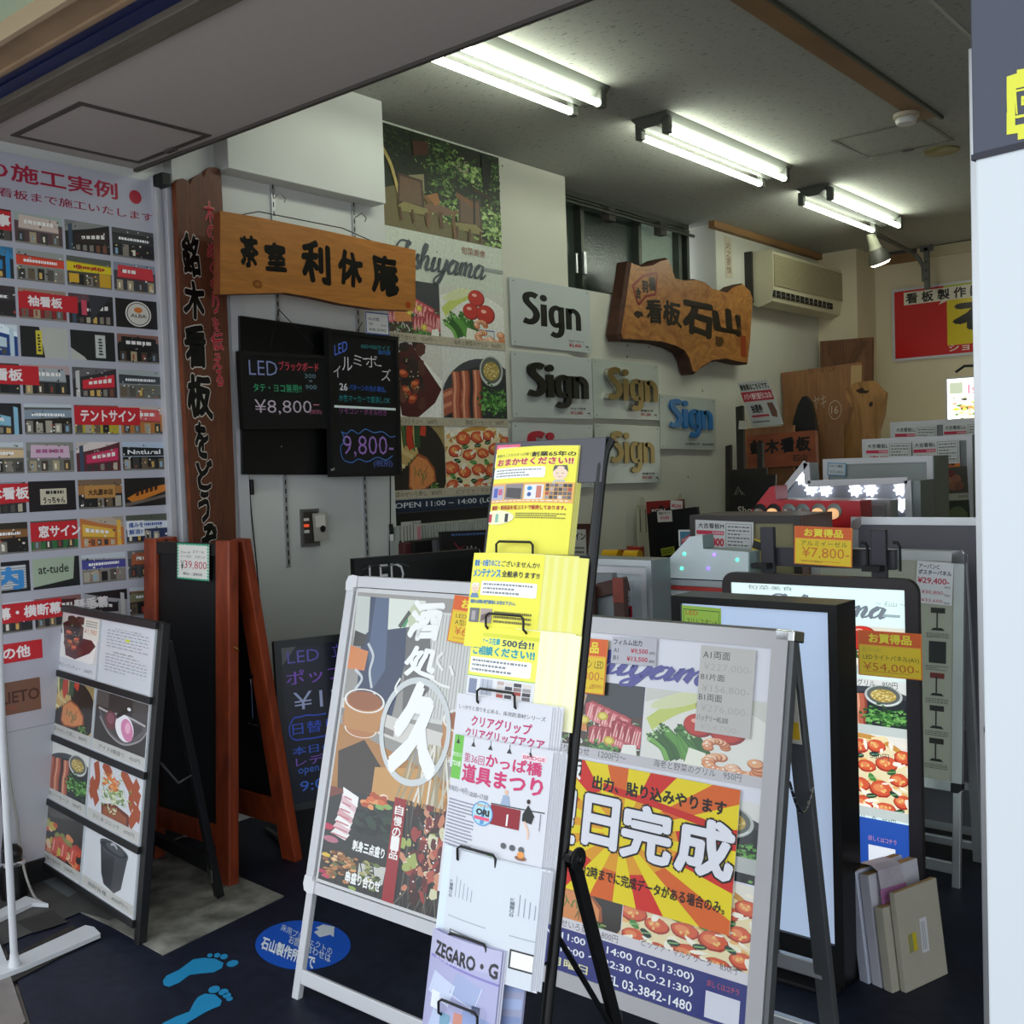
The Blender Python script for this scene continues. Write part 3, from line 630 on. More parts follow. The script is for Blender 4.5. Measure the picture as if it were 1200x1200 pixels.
# hatch in the soffit
def hatch(pts, z, name, t, m, inner, gap, label=None):
    q = [at(x, y, 'z', z) for x, y in pts]; xs = [p.x for p in q]; ys = [p.y for p in q]
    b = MB(); F = Fr((0, 0, z), (1, 0, 0), (0, -1, 0)); x0, x1, y0, y1_ = min(xs), max(xs), -max(ys), -min(ys)
    b.rails(F, x0, y0, x1, y1_, t, 0, .004, m); b.box(F, x0+t, y0+t, 0, x1-t, y1_-t, .0015, inner)
    b.box(F, (x0+x1)/2-.03, y0+t*.2, 0, (x0+x1)/2+.03, y0+t*1.2, .012, m_darktrim)
    return struct(b, name)
hatch([(12, 158), (93, 120), (248, 158), (162, 190)], SZ, 'trim_6', .022, m_darktrim, m_soffit, 0)
# inner ceiling
b = MB(); b.box(WORLD, -4.4, yb-.3, CZ, 1.8, BY+.2, CZ+.1, m_ceil); struct(b, 'ceiling')
b = MB(); b.box(WORLD, -5.2, yb-.06, SZ+.04, 1.8, yb, CZ, m_white); struct(b, 'wall_front')
hatch([(975, 165), (1015, 186), (1117, 163), (1075, 141)], CZ, 'trim_7', .02, mat('hatch_trim', '6c6e64', .5, metal=.5), m_ceil, 0)
m_beam = mat('wood_batten', '9c7448', .6, noise=.35, scale=7, stretch=(1, .25, 1))
a0, a1 = at(860, 0, 'z', CZ), at(905, 0, 'z', CZ); e0 = at(1060, 136, 'z', CZ)
b = MB(); b.box(WORLD, a0.x, 2.9, CZ-.012, a1.x+.0, e0.y+.1, CZ, m_beam); b.box(WORLD, a1.x, 2.9, CZ-.018, a1.x+.015, e0.y+.15, CZ, mat('grey_lip', '55584c', .6)); struct(b, 'trim_8')
l0 = at(1095, 3, 'z', CZ)
b = MB(); b.box(WORLD, l0.x-.008, 3.0, CZ-.006, l0.x+.008, BY, CZ, mat('joint_strip', 'b8b8b0', .5)); struct(b, 'trim_9')
# left wall: boards outside, white channel, pillar
yp0 = at(206, 300, 'x', PX).y; yp1 = at(456, 400, 'x', PX).y
b = MB(); b.box(WORLD, WX-.2, 1.0, -.1, WX-.012, yp1, CZ, m_white); struct(b, 'wall_left_outer')
b = MB(); b.box(WORLD, WX-.1, yp0, 0, PX, yp1, CZ, m_white); struct(b, 'wall_pillar')
yt0 = at(188, 300, 'x', WX+.05).y; yt1 = at(205, 300, 'x', WX+.05).y
b = MB()
for k, (f0, f1, d) in enumerate(((0, .3, .035), (.3, .62, .015), (.62, 1, .05))): b.box(WORLD, WX-.01, yt0+(yt1-yt0)*f0, 0, WX+d, yt0+(yt1-yt0)*f1, SZ-.02, mat('white_channel', 'c8c8cc', .4, metal=.2))
b.box(WORLD, WX+.02, yt0, SZ-.07, WX+.09, yt0+.04, SZ-.02, m_blackm)
struct(b, 'trim_10', .002)
# white corner strip right of the tall timber sign
c0 = at(270, 400, 'x', PX+.01).y; c1 = at(283, 400, 'x', PX+.01).y
b = MB(); b.box(WORLD, PX, c0, 0, PX+.022, c1, at(272, 348, 'x', PX).z+.1, m_alu_w); struct(b, 'trim_11', .002)
# box beam above the pillar
q0 = at(268, 201, 'x', PX+.1); q1 = at(452, 235, 'x', PX+.1)
b = MB(); b.box(WORLD, WX-.1, q0.y, (q0.z+q1.z)/2, PX+.1, q1.y, CZ, m_white); struct(b, 'trim_12', .003)
# inner left wall with the window opening
wy0 = at(663, 300, 'x', IX).y; wy1 = at(839, 300, 'x', IX).y; wz0 = at(665, 336, 'x', IX).z
b = MB()
b.box(WORLD, IX-.3, yp0, 0, IX, wy0, CZ, m_wall2); b.box(WORLD, IX-.3, wy0, 0, IX, wy1, wz0, m_wall2); b.box(WORLD, IX-.3, wy1, 0, IX, BY, CZ, m_wall2)
struct(b, 'wall_left')
# window
WF = FX(IX-.22)
m_wfr = mat('window_alu', '5c6058', .4, metal=.6, noise=.2, scale=10)
b = MB(); b.rails(WF, wy0-.05, wz0-.0, wy1-.1, CZ, .035, -.04, .05, m_wfr)
for x in (678, 745, 792):
    u = WF.px(x, 290)[0]; b.box(WF, u-.02, wz0, -.02, u+.02, CZ-.03, .04, m_wfr)
win = struct(b, 'window_1', .003)
m_pane = mat('obscured_glass', '404a44', .25, noise=.15, scale=60, bump=.3, spec=.6); m_pane2 = mat('obscured_glass_lit', '8fa090', .3, noise=.2, scale=50, emit=.12)
us = [wy0-.05] + [WF.px(x, 290)[0] for x in (678, 745, 792)] + [wy1-.1]
for k in range(4):
    b = MB(); b.box(WF, us[k], wz0, -.03, us[k+1], CZ, -.02, m_pane2 if k == 2 else m_pane); o = struct(b, 'window_pane'); 
b = MB()
for x in (705, 765): u = WF.px(x, 250)[0]; b.box(WF, u-.04, CZ-.14, .03, u+.04, CZ-.05, .09, m_darktrim)
b.tube([WF.P(wy0, CZ-.09, .09), WF.P(wy1-.1, CZ-.09, .09)], .012, m_wfr); b.tube([WF.P(wy0, CZ-.05, .05), WF.P(wy1-.1, CZ-.05, .05)], .008, m_wfr); struct(b, 'trim_13')
u = WF.px(678, 320)[0]; b = MB(); b.box(WF, u-.015, wz0+.15, .04, u+.015, wz0+.3, .06, m_alu); b.box(WF, u-.09, wz0+.15, .04, u-.07, wz0+.28, .05, m_alu); o = struct(b, 'window_latch', .003)
# bird silhouette sticker is the thin cut mark on the bright pane
# column, back wall, right wall
yc = at(959, 380, 'x', IX).y; xc = at(1004, 330, 'y', yc).x; 
b = MB(); b.box(WORLD, IX-.1, yc, 0, xc, BY, CZ, m_cream); struct(b, 'wall_column')
b = MB(); b.box(WORLD, IX-.3, BY, 0, 1.8, BY+.1, CZ, m_cream); struct(b, 'wall_back')
b = MB(); b.box(WORLD, 1.2, 2.6, 0, 1.3, BY, CZ, m_wall2); struct(b, 'wall_right')
# wooden trims along the top
b = MB(); b.box(WORLD, IX, wy1-.1, CZ-.05, IX+.05, yc, CZ, m_beam); struct(b, 'trim_14')
b = MB(); xk = at(1076, 290, 'y', BY).x; b.box(WORLD, xc, BY-.02, CZ-.11, xk, BY, CZ-.03, m_beam); b.box(WORLD, xk, BY-.03, CZ-.1, 1.2, BY, CZ-.01, mat('cream_trim', 'c8bc98', .5)); b.box(WORLD, xc, BY-.01, CZ-.03, 1.2, BY, CZ, m_darktrim); struct(b, 'trim_15')
# ---------------------------------------------------------------- fluorescent lamps
m_tube = mat('tube_light', 'f0f8e6', .4, emit=14)
m_lampw = mat('lamp_enamel', '60635c', .5)
tl = [((544, 55), (703, 122), (510, 70), (670, 130), 'nearest of the three, partly behind the soffit edge'), ((790, 155), (920, 210), (752, 160), (890, 216), 'middle of the three over the wooden gnarled sign'), ((970, 232), (1054, 263), (938, 238), (1025, 270), 'farthest of the three above the spotlight')]
LZ = CZ-.085
for k, (p0, p1, p2, p3, w) in enumerate(tl):
    A, B_, C_, D = (at(*p, 'z', LZ) for p in (p0, p1, p2, p3)); xa = (A.x+B_.x)/2; xb = (C_.x+D.x)/2; ya = min(A.y, C_.y); yb_ = max(B_.y, D.y); 
    if k == 0: ya = yb_-1.28
    xm = (xa+xb)/2; t = thing('fluorescent_lamp', 'twin tube fluorescent ceiling lamp, ' + w, 'ceiling lamp', (xm, (ya+yb_)/2, CZ), 'twin tube ceiling lamps')
    b = MB(); F = Fr((xm, 0, CZ), (-1, 0, 0), (0, 1, 0))  # n points down
    pr = [(-.115, 0), (.115, 0), (.085, .03), (.04, .065), (-.04, .065), (-.085, .03)]
    G = Fr((xm, ya-.03, CZ), (1, 0, 0), (0, 0, -1)); 
    vs = [V((xm+u, y, CZ-v)) for y in (ya-.045, yb_+.045) for u, v in pr]
    b.mesh(vs, [(0, 1, 2, 3, 4, 5), (11, 10, 9, 8, 7, 6)]+[(i, i+6, (i+1) % 6+6, (i+1) % 6) for i in range(6)], m_lampw); part(b, 'housing', t, .003)
    for xx in (xa, xb):
        b = MB(); b.tube([(xx, ya+.02, LZ), (xx, yb_-.02, LZ)], .0165, m_tube, 14); part(b, 'tube', t, smooth=True, label='glowing white tube')
        for y in (ya, yb_):
            b = MB(); b.box(WORLD, xx-.02, y-.022, LZ-.02, xx+.02, y+.022, CZ-.02, m_lampw); part(b, 'socket', t, .006)
# ceiling fittings
p = at(1062, 140, 'z', CZ-.04); t = thing('smoke_detector', 'white round smoke detector on the end of the wooden ceiling batten', 'smoke detector', (p.x, p.y, CZ-.012))
m_cdev = mat('device_plastic', 'c4b8a4', .5)
b = MB(); b.lathe((p.x, p.y, CZ-.012), (0, 0, -1), [(.065, 0), (.065, .018), (.05, .024)], m_cdev, 28); part(b, 'base', t, smooth=True)
b = MB(); b.lathe((p.x, p.y, CZ-.036), (0, 0, -1), [(.05, 0), (.055, .01), (.048, .028), (.02, .032)], mat('white_plastic', 'dcdcd8', .4), 28); part(b, 'sensor_cap', t, smooth=True)
p = at(1103, 178, 'z', CZ-.01); b = MB(); b.lathe((p.x, p.y, CZ), (0, 0, -1), [(.1, 0), (.1, .008), (.09, .014), (.0, .014)], mat('brass_cover', '8c8454', .45, metal=.2), 36); solo(b, 'ceiling_cover_plate', 'round yellowish cover plate flat on the ceiling beside the hatch', 'cover plate', smooth=True)
# spotlight on a pole
p = at(1026, 292, 'y', BY-1.4); 
q = at(1020, 274, 'y', BY-1.4)
SPY = BY-1.4
t = thing('spotlight', 'grey reflector spotlight on a white arm aimed at the back wall sign', 'spotlight', tuple(q))
d = (at(1031, 305, 'y', SPY+.08)-q).normalized()
b = MB(); b.lathe(q, d, [(.03, 0), (.035, .03), (.042, .1), (.05, .12)], mat('spot_neck', 'a8a890', .5), 20); part(b, 'neck', t, smooth=True)
b = MB(); b.lathe(q+d*.12, d, [(.05, 0), (.075, .06), (.085, .1), (.086, .11)], mat('spot_shade', '5c5a54', .4, metal=.3), 24); part(b, 'shade', t, smooth=True)
b = MB(); b.lathe(q+d*.225, d, [(.08, 0), (.08, .006), (.06, .022)], mat('spot_lens', 'fff2d8', .4, emit=9), 24); part(b, 'lens', t, smooth=True, label='glowing warm lens')
b = MB(); e1 = at(1070, 296, 'y', BY-.35); e2 = at(1082, 312, 'y', BY-.3); b.tube([q+V((0, 0, .02)), e1, e1+(e2-e1)*.4+V((.01, 0, 0)), e2, at(1083, 330, 'y', BY-.3)], .018, m_lampw, 12); part(b, 'arm', t, smooth=True)
b = MB(); F = FY(BY-.3); u, v = F.px(1086, 300); b.box(F, u-.02, v-.28, -.02, u+.02, v+.07, .02, m_lampw); b.box(F, u-.05, v+.04, -.02, u+.05, v+.09, .02, m_alud)
for k in range(3): b.box(F, u-.006, v-.06-.07*k, .02, u+.006, v-.045-.07*k, .024, m_black)
part(b, 'wall_bracket', t, .003)
# ---------------------------------------------------------------- air conditioner
AF = FX(IX)
a = AF.px(877, 300); bb = AF.px(985, 365)
y0, y1 = at(905, 330, 'x', IX+.22).y, at(989, 345, 'x', IX+.22).y; z1 = at(905, 293, 'x', IX+.22).z; z0 = at(905, 352, 'x', IX+.22).z
t = thing('air_conditioner', 'beige wall mounted air conditioner with mesh front grille', 'air conditioner', (IX, (y0+y1)/2, z0))
m_ac = mat('aged_plastic', 'c9c3a4', .45, noise=.05, scale=5); m_mesh = mat('ac_mesh', 'a39a78', .6, noise=.35, scale=160)
b = MB(); pr = [(0, z0+.02), (.1, z0-.03), (.2, z0+.0), (.22, z0+.09), (.22, z1), (.0, z1)]
b.mesh([V((IX+u, y, z)) for y in (y0, y1) for u, z in pr], [(0, 1, 2, 3, 4, 5), (11, 10, 9, 8, 7, 6)]+[((i+1) % 6, (i+1) % 6+6, i+6, i) for i in range(6)], m_ac); part(b, 'casing', t, .008)
F = FX(IX+.22); b = MB(); zz = z0+.12; b.box(F, y0+.03, zz, .001, y1-.03, z1-.03, .008, m_mesh)
for k in range(14): z = zz+(z1-.03-zz)*k/14; b.box(F, y0+.03, z, .008, y1-.03, z+.002, .011, m_ac)
part(b, 'grille', t)
b = MB(); b.box(F, y0+.02, z0+.035, -.02, y1-.25, z0+.085, .002, m_blackm)
for k in range(12): y = y0+.05+(y1-y0-.35)*k/12; b.box(F, y, z0+.035, -.0, y+.004, z0+.085, .006, m_ac)
b.box(F, y0+.03, z0+.05, .0, y1-.3, z0+.056, .01, m_alud); part(b, 'louver', t)
b = MB(); b.box(FX(IX), y0-.03, z0, .0, y0-.003, z1+.01, .06, mat('ac_side_gap', '2c2c28', .6)); part(b, 'side_plate', t)
# white paper thermometer-like strip on the wall by the air conditioner
F = AF.sub((849, 277), (857, 279), (850, 325), w=.002); a = Art(F); a.rect(0, 0, 1, 1, 'c9c0a8'); a.vtext('火之要慎', .15, .1, .85, .9, '6a4438', gap=.05); a.b.box(F, 0, 0, -.004, 1*F.w, F.h, 0, PRINT, lin('ccc2aa'))
solo(a.b, 'paper_charm', 'narrow paper strip with vertical writing beside the air conditioner', 'paper strip')
# ---------------------------------------------------------------- things on the left walls
Z0 = V((0, 0, 0))
def panelroot(name, label, cat, F, group=None):
    return thing(name, label, cat, tuple(F.P(F.w/2, 0)), group)
# --- the board of photographs
S_ = WX/-3.75; F0 = FX(WX+.004)
tlx = 1.40*S_; tr = F0.px(186, 215); zt = F0.px(186, 215)[1]; zb = 0.09
PF = F0.rect(tlx, zb, tr[0], zt); 
t = panelroot('photo_board', 'tall white wall board of storefront photographs with red banners', 'display board', PF)
a = Art(PF, PRINT); W_, H_ = PF.w, PF.h
def U(px_, py_): u, v = PF.px(px_, py_); return u/W_, v/H_
def nx(Y): return (Y*S_-tlx)/W_
def ny(z): return (1.5+(z-1.5)*S_-zb)/H_
a.rect(0, 0, 1, 1, 'b6b6c2'); a.rect(0, 0, 1, ny(.634), 'b4b6be'); a.rect(0, ny(.634), 1, ny(.634)+.001, '8c8c90')
xs = [(2.17, 2.352), (1.985, 2.16), (1.80, 1.975), (1.615, 1.79), (1.43, 1.605)]
zs = [2.46, 2.33, 2.194, 2.06, 1.924, 1.785, 1.648, 1.509, 1.367, 1.231, 1.089, .95, .81]
spec = {(0, 0): dict(sign='2c2c2e', wall='4a4a4c', dark='1c1c1e'), (0, 1): dict(sign='2a1c1c', wall='7a7a78', dark='141416'), (0, 2): dict(sign='d8c4b8', wall='a8b4b0', dark='5a4448'), (0, 3): dict(sign='8c2420', wall='501c1c'),
 (1, 0): dict(sign='d83c44', wall='8890a0', dark='3c4048'), (1, 1): dict(sign='e8d020', wall='5c6058', dark='4c4438', tcol='b03020'), (1, 2): dict(sign='e04830', wall='9ca09c', dark='8c8c84'), (1, 3): dict(sign='2c8cc8', wall='3478a0'),
 (2, 0): None, (2, 1): dict(sign='1c1a22', wall='583c44', dark='241c1c'), (2, 2): dict(sign='c82c34', wall='a08878', dark='8c2428'), (2, 3): dict(sign='3c3438', wall='3c3438', dark='2a2428'),
 (3, 0): dict(sign='141414', wall='8a5c50', dark='101010'), (3, 1): dict(sign='2a2a2c', wall='1c1c1c', dark='202022'), (3, 2): dict(sign='b4b4b0', wall='c8c8c0', dark='1c1c1c'), (3, 3): dict(sign='c8dce8', wall='d8e4ec', dark='1c4488'),
 (4, 0): dict(sign='3c4248', wall='a8b0b0', dark='6c6c64'), (4, 1): dict(sign='d82c3c', wall='585458', dark='302c30'), (4, 2): dict(sign='a8b0b4', wall='b8a0a0', dark='1c2024'), (4, 3): dict(sign='4c4438', wall='3c342c'),
 (5, 0): dict(sign='d85858', wall='c8b8b0', dark='b87838'), (5, 1): dict(sign='c83038', wall='984838', dark='b8a830'), (5, 2): dict(sign='8c9cac', wall='5c5850', dark='1c1814'), (5, 3): dict(sign='8cc0d8', wall='1c1c20'),
 (6, 0): dict(sign='14181c', wall='b8c8dc', dark='100c0c', txt='Natural'), (6, 1): dict(sign='d03460', wall='c8bcb8', dark='5c2830'), (6, 2): dict(sign='d8b8cc', wall='8c8c84', dark='74746c', tcol='b06090'), (6, 3): dict(sign='e0c098', wall='b0a898', dark='5c5850'),
 (7, 0): dict(sign='d07c28', wall='141210', dark='2c2420', tcol='4a2408'), (7, 1): dict(sign='a8743c', wall='7c6450', dark='1a1614', tcol='402010'), (7, 2): dict(sign='c8c0a8', wall='1c1418', dark='1a1418', tcol='1c1410'), (7, 3): dict(sign='b04040', wall='7c8088'),
 (8, 0): dict(sign='d8dce4', wall='54584c', dark='24345c', tcol='2c50a8'), (8, 1): dict(sign='e8b848', wall='a89888', dark='c87840'), (8, 2): dict(sign='a83438', wall='54544c', dark='30703c'), (8, 3): dict(sign='8c6038', wall='302820', dark='181210'),
 (9, 0): dict(sign='a86040', wall='707074', dark='505054'), (9, 1): dict(sign='4c4c98', wall='a8a8ac', dark='8c847c'), (9, 2): None, (9, 3): None,
 (10, 0): dict(sign='808060', wall='906048'), (10, 1): dict(sign='241c20', wall='1a1418', dark='a8a8ac'), (10, 2): dict(sign='501c20', wall='8c6060'), (10, 3): dict(sign='b02c30', wall='908c28'), }
for (r, c), kw in list(spec.items()):
    x0, x1 = (nx(v) for v in xs[c]); y1_ = ny(zs[r]); y0_ = ny(zs[r]-.109)
    p = a.sub(x0, y0_, x1, y1_)
    if (r, c) == (2, 0):
        p.rect(0, 0, 1, 1, '161414'); p.ell(.52, .5, .3, .44, '1c1c1c', n=28); p.ring(.52, .5, .3, .44, .1, 'e8e4dc'); p.ell(.52, .5, .25, .37, 'd8d4c8', n=26); p.ell(.52, .64, .1, .1, 'd87830', n=12); p.text('ALBA', .34, .38, .7, .5, '403430', bold=.02)
    elif (r, c) == (9, 2):
        p.rect(0, 0, 1, 1, 'a8b8a0'); p.poly([(0, 0), (1, 0), (1, .1), (.85, .25), (0, .08)], '14181c'); p.poly([(.9, 1), (1, 1), (1, 0), (.85, .2)], '1c1c20'); p.text('at-tude', .12, .5, .76, .78, '1c2420', bold=.015)
    elif (r, c) == (9, 3):
        p.rect(0, 0, 1, 1, '181a20'); p.rect(.1, .1, .92, .86, 'c8ccd0')
        for k in range(9): p.rect(.1, .12+.08*k, .92, .14+.08*k, '6c7078')
        p.text('内', .3, .12, .84, .8, '3a8cd0', bold=.05)
    elif r == 3 and c in (1, 2):
        p.rect(0, 0, 1, 1, '1c1c1e'); p.poly([(.4, 1), (1, 1), (1, 0), (.5, 0)] if c == 2 else [(.0, .4), (.3, .1), (.35, 0), (0, 0)], 'c0c0b8'); p.rect(.32 if c == 2 else .55, .1, .45 if c == 2 else .78, .88, 'd8c840' if c == 2 else 'c8ccc8'); [p.rect((.35 if c == 2 else .62)+.01*(q % 2), .2+.1*q, (.42 if c == 2 else .72)-.01*(q % 3), .26+.1*q, '282420') for q in range(6)]
    elif (r, c) == (2, 1):
        facade(p, 5, **kw); p.rect(.28, .3, .4, .8, 'd04860'); p.poly([(.45, 1), (.95, 1), (.5, .1)], '34343c')
    elif (r, c) == (8, 0):
        facade(p, 8, **kw); p.rect(.02, .25, .42, .8, 'e8ecf0'); p.text('痛みを', .06, .56, .4, .74, '2450a0', bold=.03); p.text('解消!!', .06, .32, .38, .5, '2450a0', bold=.03)
    elif (r, c) == (7, 2):
        p.rect(0, 0, 1, 1, '1a1216'); p.rect(.24, .22, .8, .74, 'd0c8b0'); p.text('うっちゃん', .3, .26, .76, .46, '181414', bold=.04, brush=1); p.lines(.36, .52, .74, .7, 1, '181414', 3, .6, .16)
    elif (r, c) == (7, 1):
        facade(p, 11, **kw); p.rect(.14, .36, .84, .8, 'c08c4c'); p.text('大丸屋本店', .22, .46, .78, .66, '3c2010', bold=.04, brush=2)
    elif (r, c) == (7, 0):
        p.rect(0, 0, 1, 1, '1a1512'); p.poly([(.05, .3), (.2, .12), (.95, .5), (.98, .75), (.7, .68), (.3, .5)], 'd07c28'); [p.poly([(.26+.11*q, .36+.045*q), (.26+.11*q, .5+.045*q), (.34+.11*q, .53+.045*q), (.33+.11*q, .38+.045*q)], '4a2408') for q in range(5)]; p.poly([(0, 0), (1, .3), (1, .4), (0, .12)], '6c6058')
    else:
        facade(p, 10*r+c, **kw)
        if (r, c) == (1, 1): p.rect(.04, .12, .26, .42, 'e0b030'); p.rect(.72, .05, .98, .5, 'd8a828'); p.text('ラーメン', .2, .58, .84, .72, 'b83020', bold=.05)
    p.end()
a.sync()
def banner(r, x0, x1, txt, tx0, tx1, h=.62, dy=.2):
    y1_ = ny(zs[r]) - dy*.0; y1b = ny(zs[r]-.109*(.12 if r in (2,) else .05)); y0b = ny(zs[r]-.109*(.05+h))
    b0, b1 = nx(x0), nx(x1)
    a.rect(b0, y0b, b1, y1b, 'c8202c'); a.text(txt, nx(tx0), y0b+(y1b-y0b)*.2, nx(tx1), y0b+(y1b-y0b)*.8, 'f4ecec', bold=.035)
banner(2, 1.80, 2.02, '袖看板', 1.835, 1.96); banner(0, 1.43, 1.79, '工事', 1.69, 1.785); banner(4, 1.60, 1.86, '欄間看板', 1.60, 1.80)
banner(5, 1.985, 2.25, 'テントサイン', 2.01, 2.23); banner(7, 1.5, 1.80, '木看板', 1.66, 1.80); banner(8, 1.80, 1.975, '窓サイン', 1.83, 1.985)
banner(10, 1.43, 1.90, '垂れ幕・横断幕・懸垂幕', 1.58, 2.08); banner(11, 1.43, 1.82, 'その他', 1.63, 1.775)
a.rect(nx(1.43), ny(.695), nx(1.805), ny(.81), '7c5848'); a.text('PINTA LIETO', nx(1.5), ny(.735), nx(1.80), ny(.775), '4c2c24', bold=.02); a.text('ristorante', nx(1.6), ny(.712), nx(1.72), ny(.728), 'a04838')
x0 = U(0, 200)[0]
a.text('大小の看板の施工実例', nx(1.18), ny(2.565), nx(2.20), ny(2.625), 'a81c3c', bold=.02); a.ell(nx(2.275), ny(2.588), .026/W_*S_, .026/H_*S_, 'b01c34', n=32)
a.text('小さな看板から大きな看板まで施工いたします', nx(1.20), ny(2.503), nx(2.345), ny(2.535), '9c1c3c', bold=.01)
for x, y in ((.985, .988), (.985, .5), (.985, .02)): a.ell(x, y, .005, .002, '3a3a40', n=10)
a.b.box(PF, 0, 0, -.003, W_, H_, 0, PRINT, lin('d4d4da')); part(a.b, 'printed_panel', t)
b = MB(); b.box(PF, 0, -.09, -.002, W_, -.001, .012, m_blackm); part(b, 'plinth', t)
# --- tall dark timber sign
m_dwood = mat('dark_timber', '66371f', .55, noise=.45, scale=9, stretch=(1, 6, .5), bump=.3, dist=1.5)
m_owood = mat('orange_timber', 'b0702a', .45, noise=.3, scale=5, stretch=(1, .6, 5), bump=.15, dist=2)
m_wside = mat('timber_edge', '7c3c18', .6, noise=.4, scale=12, bump=.3)
def outline(F, pts): return [F.px(*p) for p in pts]
F = FX(PX+.05); 
pts = [(206, 214), (209, 210), (214, 209), (221, 212), (223, 217), (226, 209), (231, 206), (235, 204), (238, 206), (239, 209), (242, 199), (246, 196), (251, 196), (257, 198), (259, 204), (262, 260), (275, 560), (277, 640), (282, 780), (240, 800), (229, 700), (226, 630), (213, 400)]
o = outline(F, pts); t = thing('timber_sign', 'tall dark brown timber sign with vertical brush lettering in black and red', 'wooden sign', tuple(F.P(o[20][0]+.1, .35, 0)))
b = MB(); b.prism(F, o, -.03, 0, m_dwood, side=m_wside); pl = part(b, 'plank', t, .004)
G = F.rect(o[0][0], 0, o[15][0]+.02, 2.9, .0); a = Art(G, CHALK, w=.001)
def gp(x, y): u, v = G.px(x, y); return u/G.w, v/G.h
def vcol(chars, col, outl, bold, ow, brush=1):
    for k, (ch, tl_, br_) in enumerate(chars):
        x0, y1_ = gp(*tl_); x1, y0_ = gp(*br_); a.text(ch, x0, y0_, x1, y1_, col, bold=bold, outline=outl, ow=ow, brush=brush+k)
vcol([('銘', (213, 274), (234, 323)), ('木', (215, 329), (240, 373)), ('看', (216, 382), (242, 430)), ('板', (219, 440), (248, 488)), ('を', (228, 496), (244, 535)), ('ど', (230, 541), (250, 572)), ('う', (232, 577), (246, 610)), ('ぞ', (235, 616), (254, 648))], '0b0908', 'c8c0b4', .045, .028)
vcol([('木', (239, 236), (252, 262)), ('の', (242, 263), (253, 281)), ('ぬ', (242, 283), (254, 303)), ('く', (245, 305), (252, 324)), ('も', (246, 326), (254, 341)), ('り', (248, 343), (256, 368)), ('を', (248, 372), (257, 388)), ('伝', (247, 389), (261, 411)), ('え', (249, 414), (260, 432)), ('る', (252, 434), (261, 453))], 'b0202c', 'd8a0a0', .02, .018, 9)
part(a.b, 'lettering', pl)
# --- hanging tea room sign
F = FX(PX+.2); pts = [(258, 247), (300, 254), (380, 270), (487, 293), (487, 360), (484, 364), (440, 362), (400, 356), (370, 349), (335, 343), (300, 344), (258, 345)]
o = outline(F, pts); t = thing('hanging_timber_sign', 'orange timber shop sign with five black brush characters hanging by wire', 'wooden sign', tuple(F.P((o[0][0]+o[3][0])/2, o[-1][1])))
b = MB(); b.prism(F, o, -.045, 0, m_owood, side=m_wside); pl = part(b, 'plank', t, .006)
G = F.rect(min(p[0] for p in o), min(p[1] for p in o), max(p[0] for p in o), max(p[1] for p in o)); a = Art(G, CHALK, w=.001)
for k, (ch, tl_, br_) in enumerate([('茶', (281, 276), (302, 313)), ('室', (311, 284), (335, 318)), ('利', (354, 283), (386, 332)), ('休', (396, 294), (424, 336)), ('庵', (436, 298), (466, 346))]):
    x0, y1_ = gp(*tl_); x1, y0_ = gp(*br_); a.text(ch, x0, y0_, x1, y1_, '0a0806', bold=.05, brush=2+k)
a.rect(.93, .13, .955, .21, 'a03c14'); 
for k in range(3): a.ring(.165+.0*k, .18, .022-.006*k, .05-.014*k, .2, '7a4416', n=16)
part(a.b, 'lettering', pl)
b = MB(); p1, p2 = F.P(*F.px(320, 245), -.03), F.P(*F.px(455, 288), -.03); k1, k2 = F.P(*F.px(320, 243), -.1), F.P(*F.px(418, 263), -.1)
b.tube([F.P(*F.px(278, 252), -.03), k1, k2, F.P(*F.px(456, 288), -.03)], .0025, m_steel, 6); part(b, 'hanging_wire', t)
# suspension rails on the pillar
PF2 = FX(PX)
for k, (x, xb, y0, y1_) in enumerate(((317, 338, 204, 664), (412, 432, 226, 652))):
    f = PF2; a_ = f.px(x, y0); c_ = f.px(xb, y1_); b = MB(); b.box(f, a_[0]-.009, c_[1], 0, a_[0]+.009, a_[1], .012, m_alu)
    n = 44
    for i in range(n): z = c_[1]+(a_[1]-c_[1])*(i+.3)/n; b.box(f, a_[0]-.003, z, .012, a_[0]+.003, z+(a_[1]-c_[1])/n*.55, .0128, m_blackm)
    h = f.px(x+4, (240 if k == 0 else 262)); b.tube([f.P(h[0]-.02, h[1]+.02, .02), f.P(h[0], h[1]+.04, .05), f.P(h[0]+.02, h[1]+.02, .06), f.P(h[0]+.01, h[1]-.0, .06)], .003, m_chrome, 6)
    solo(b, 'slotted_rail', 'slotted metal hanging rail on the white pillar, ' + ('left one above the light switch' if k == 0 else 'right one near the pillar edge'), 'wall rail', 'slotted rails on the pillar')
# --- black boards on the pillar
def board(name, label, F, corners, frame, th, inner='101214', group=None, fm=None, cat='menu board', bev=.003, lit=None):
    f = F.sub(*corners); t = thing(name, label, cat, tuple(f.P(f.w/2, 0)), group); fr = frame
    b = MB(); b.rails(f, 0, 0, f.w, f.h, fr, -th, .006, fm or m_black); part(b, 'frame', t, bev)
    g_ = f.rect(fr, fr, f.w-fr, f.h-fr, -.001); a = Art(g_, CHALK); a.rect(0, 0, 1, 1, inner)
    a.b.box(g_, 0, 0, -th*.8, g_.w, g_.h, 0, CHALK, lin(inner)); return f, g_, a, t
def NP(g_, x, y): u, v = g_.px(x, y); return u/g_.w, v/g_.h
def T(a, s, tl_, br_, col, **k):
    x0, y1_ = NP(a.F, *tl_); x1, y0_ = NP(a.F, *br_); 
    if x1 < x0: x0, x1 = x1, x0
    a.text(s, x0, y0_, x1, y1_, col, **k)
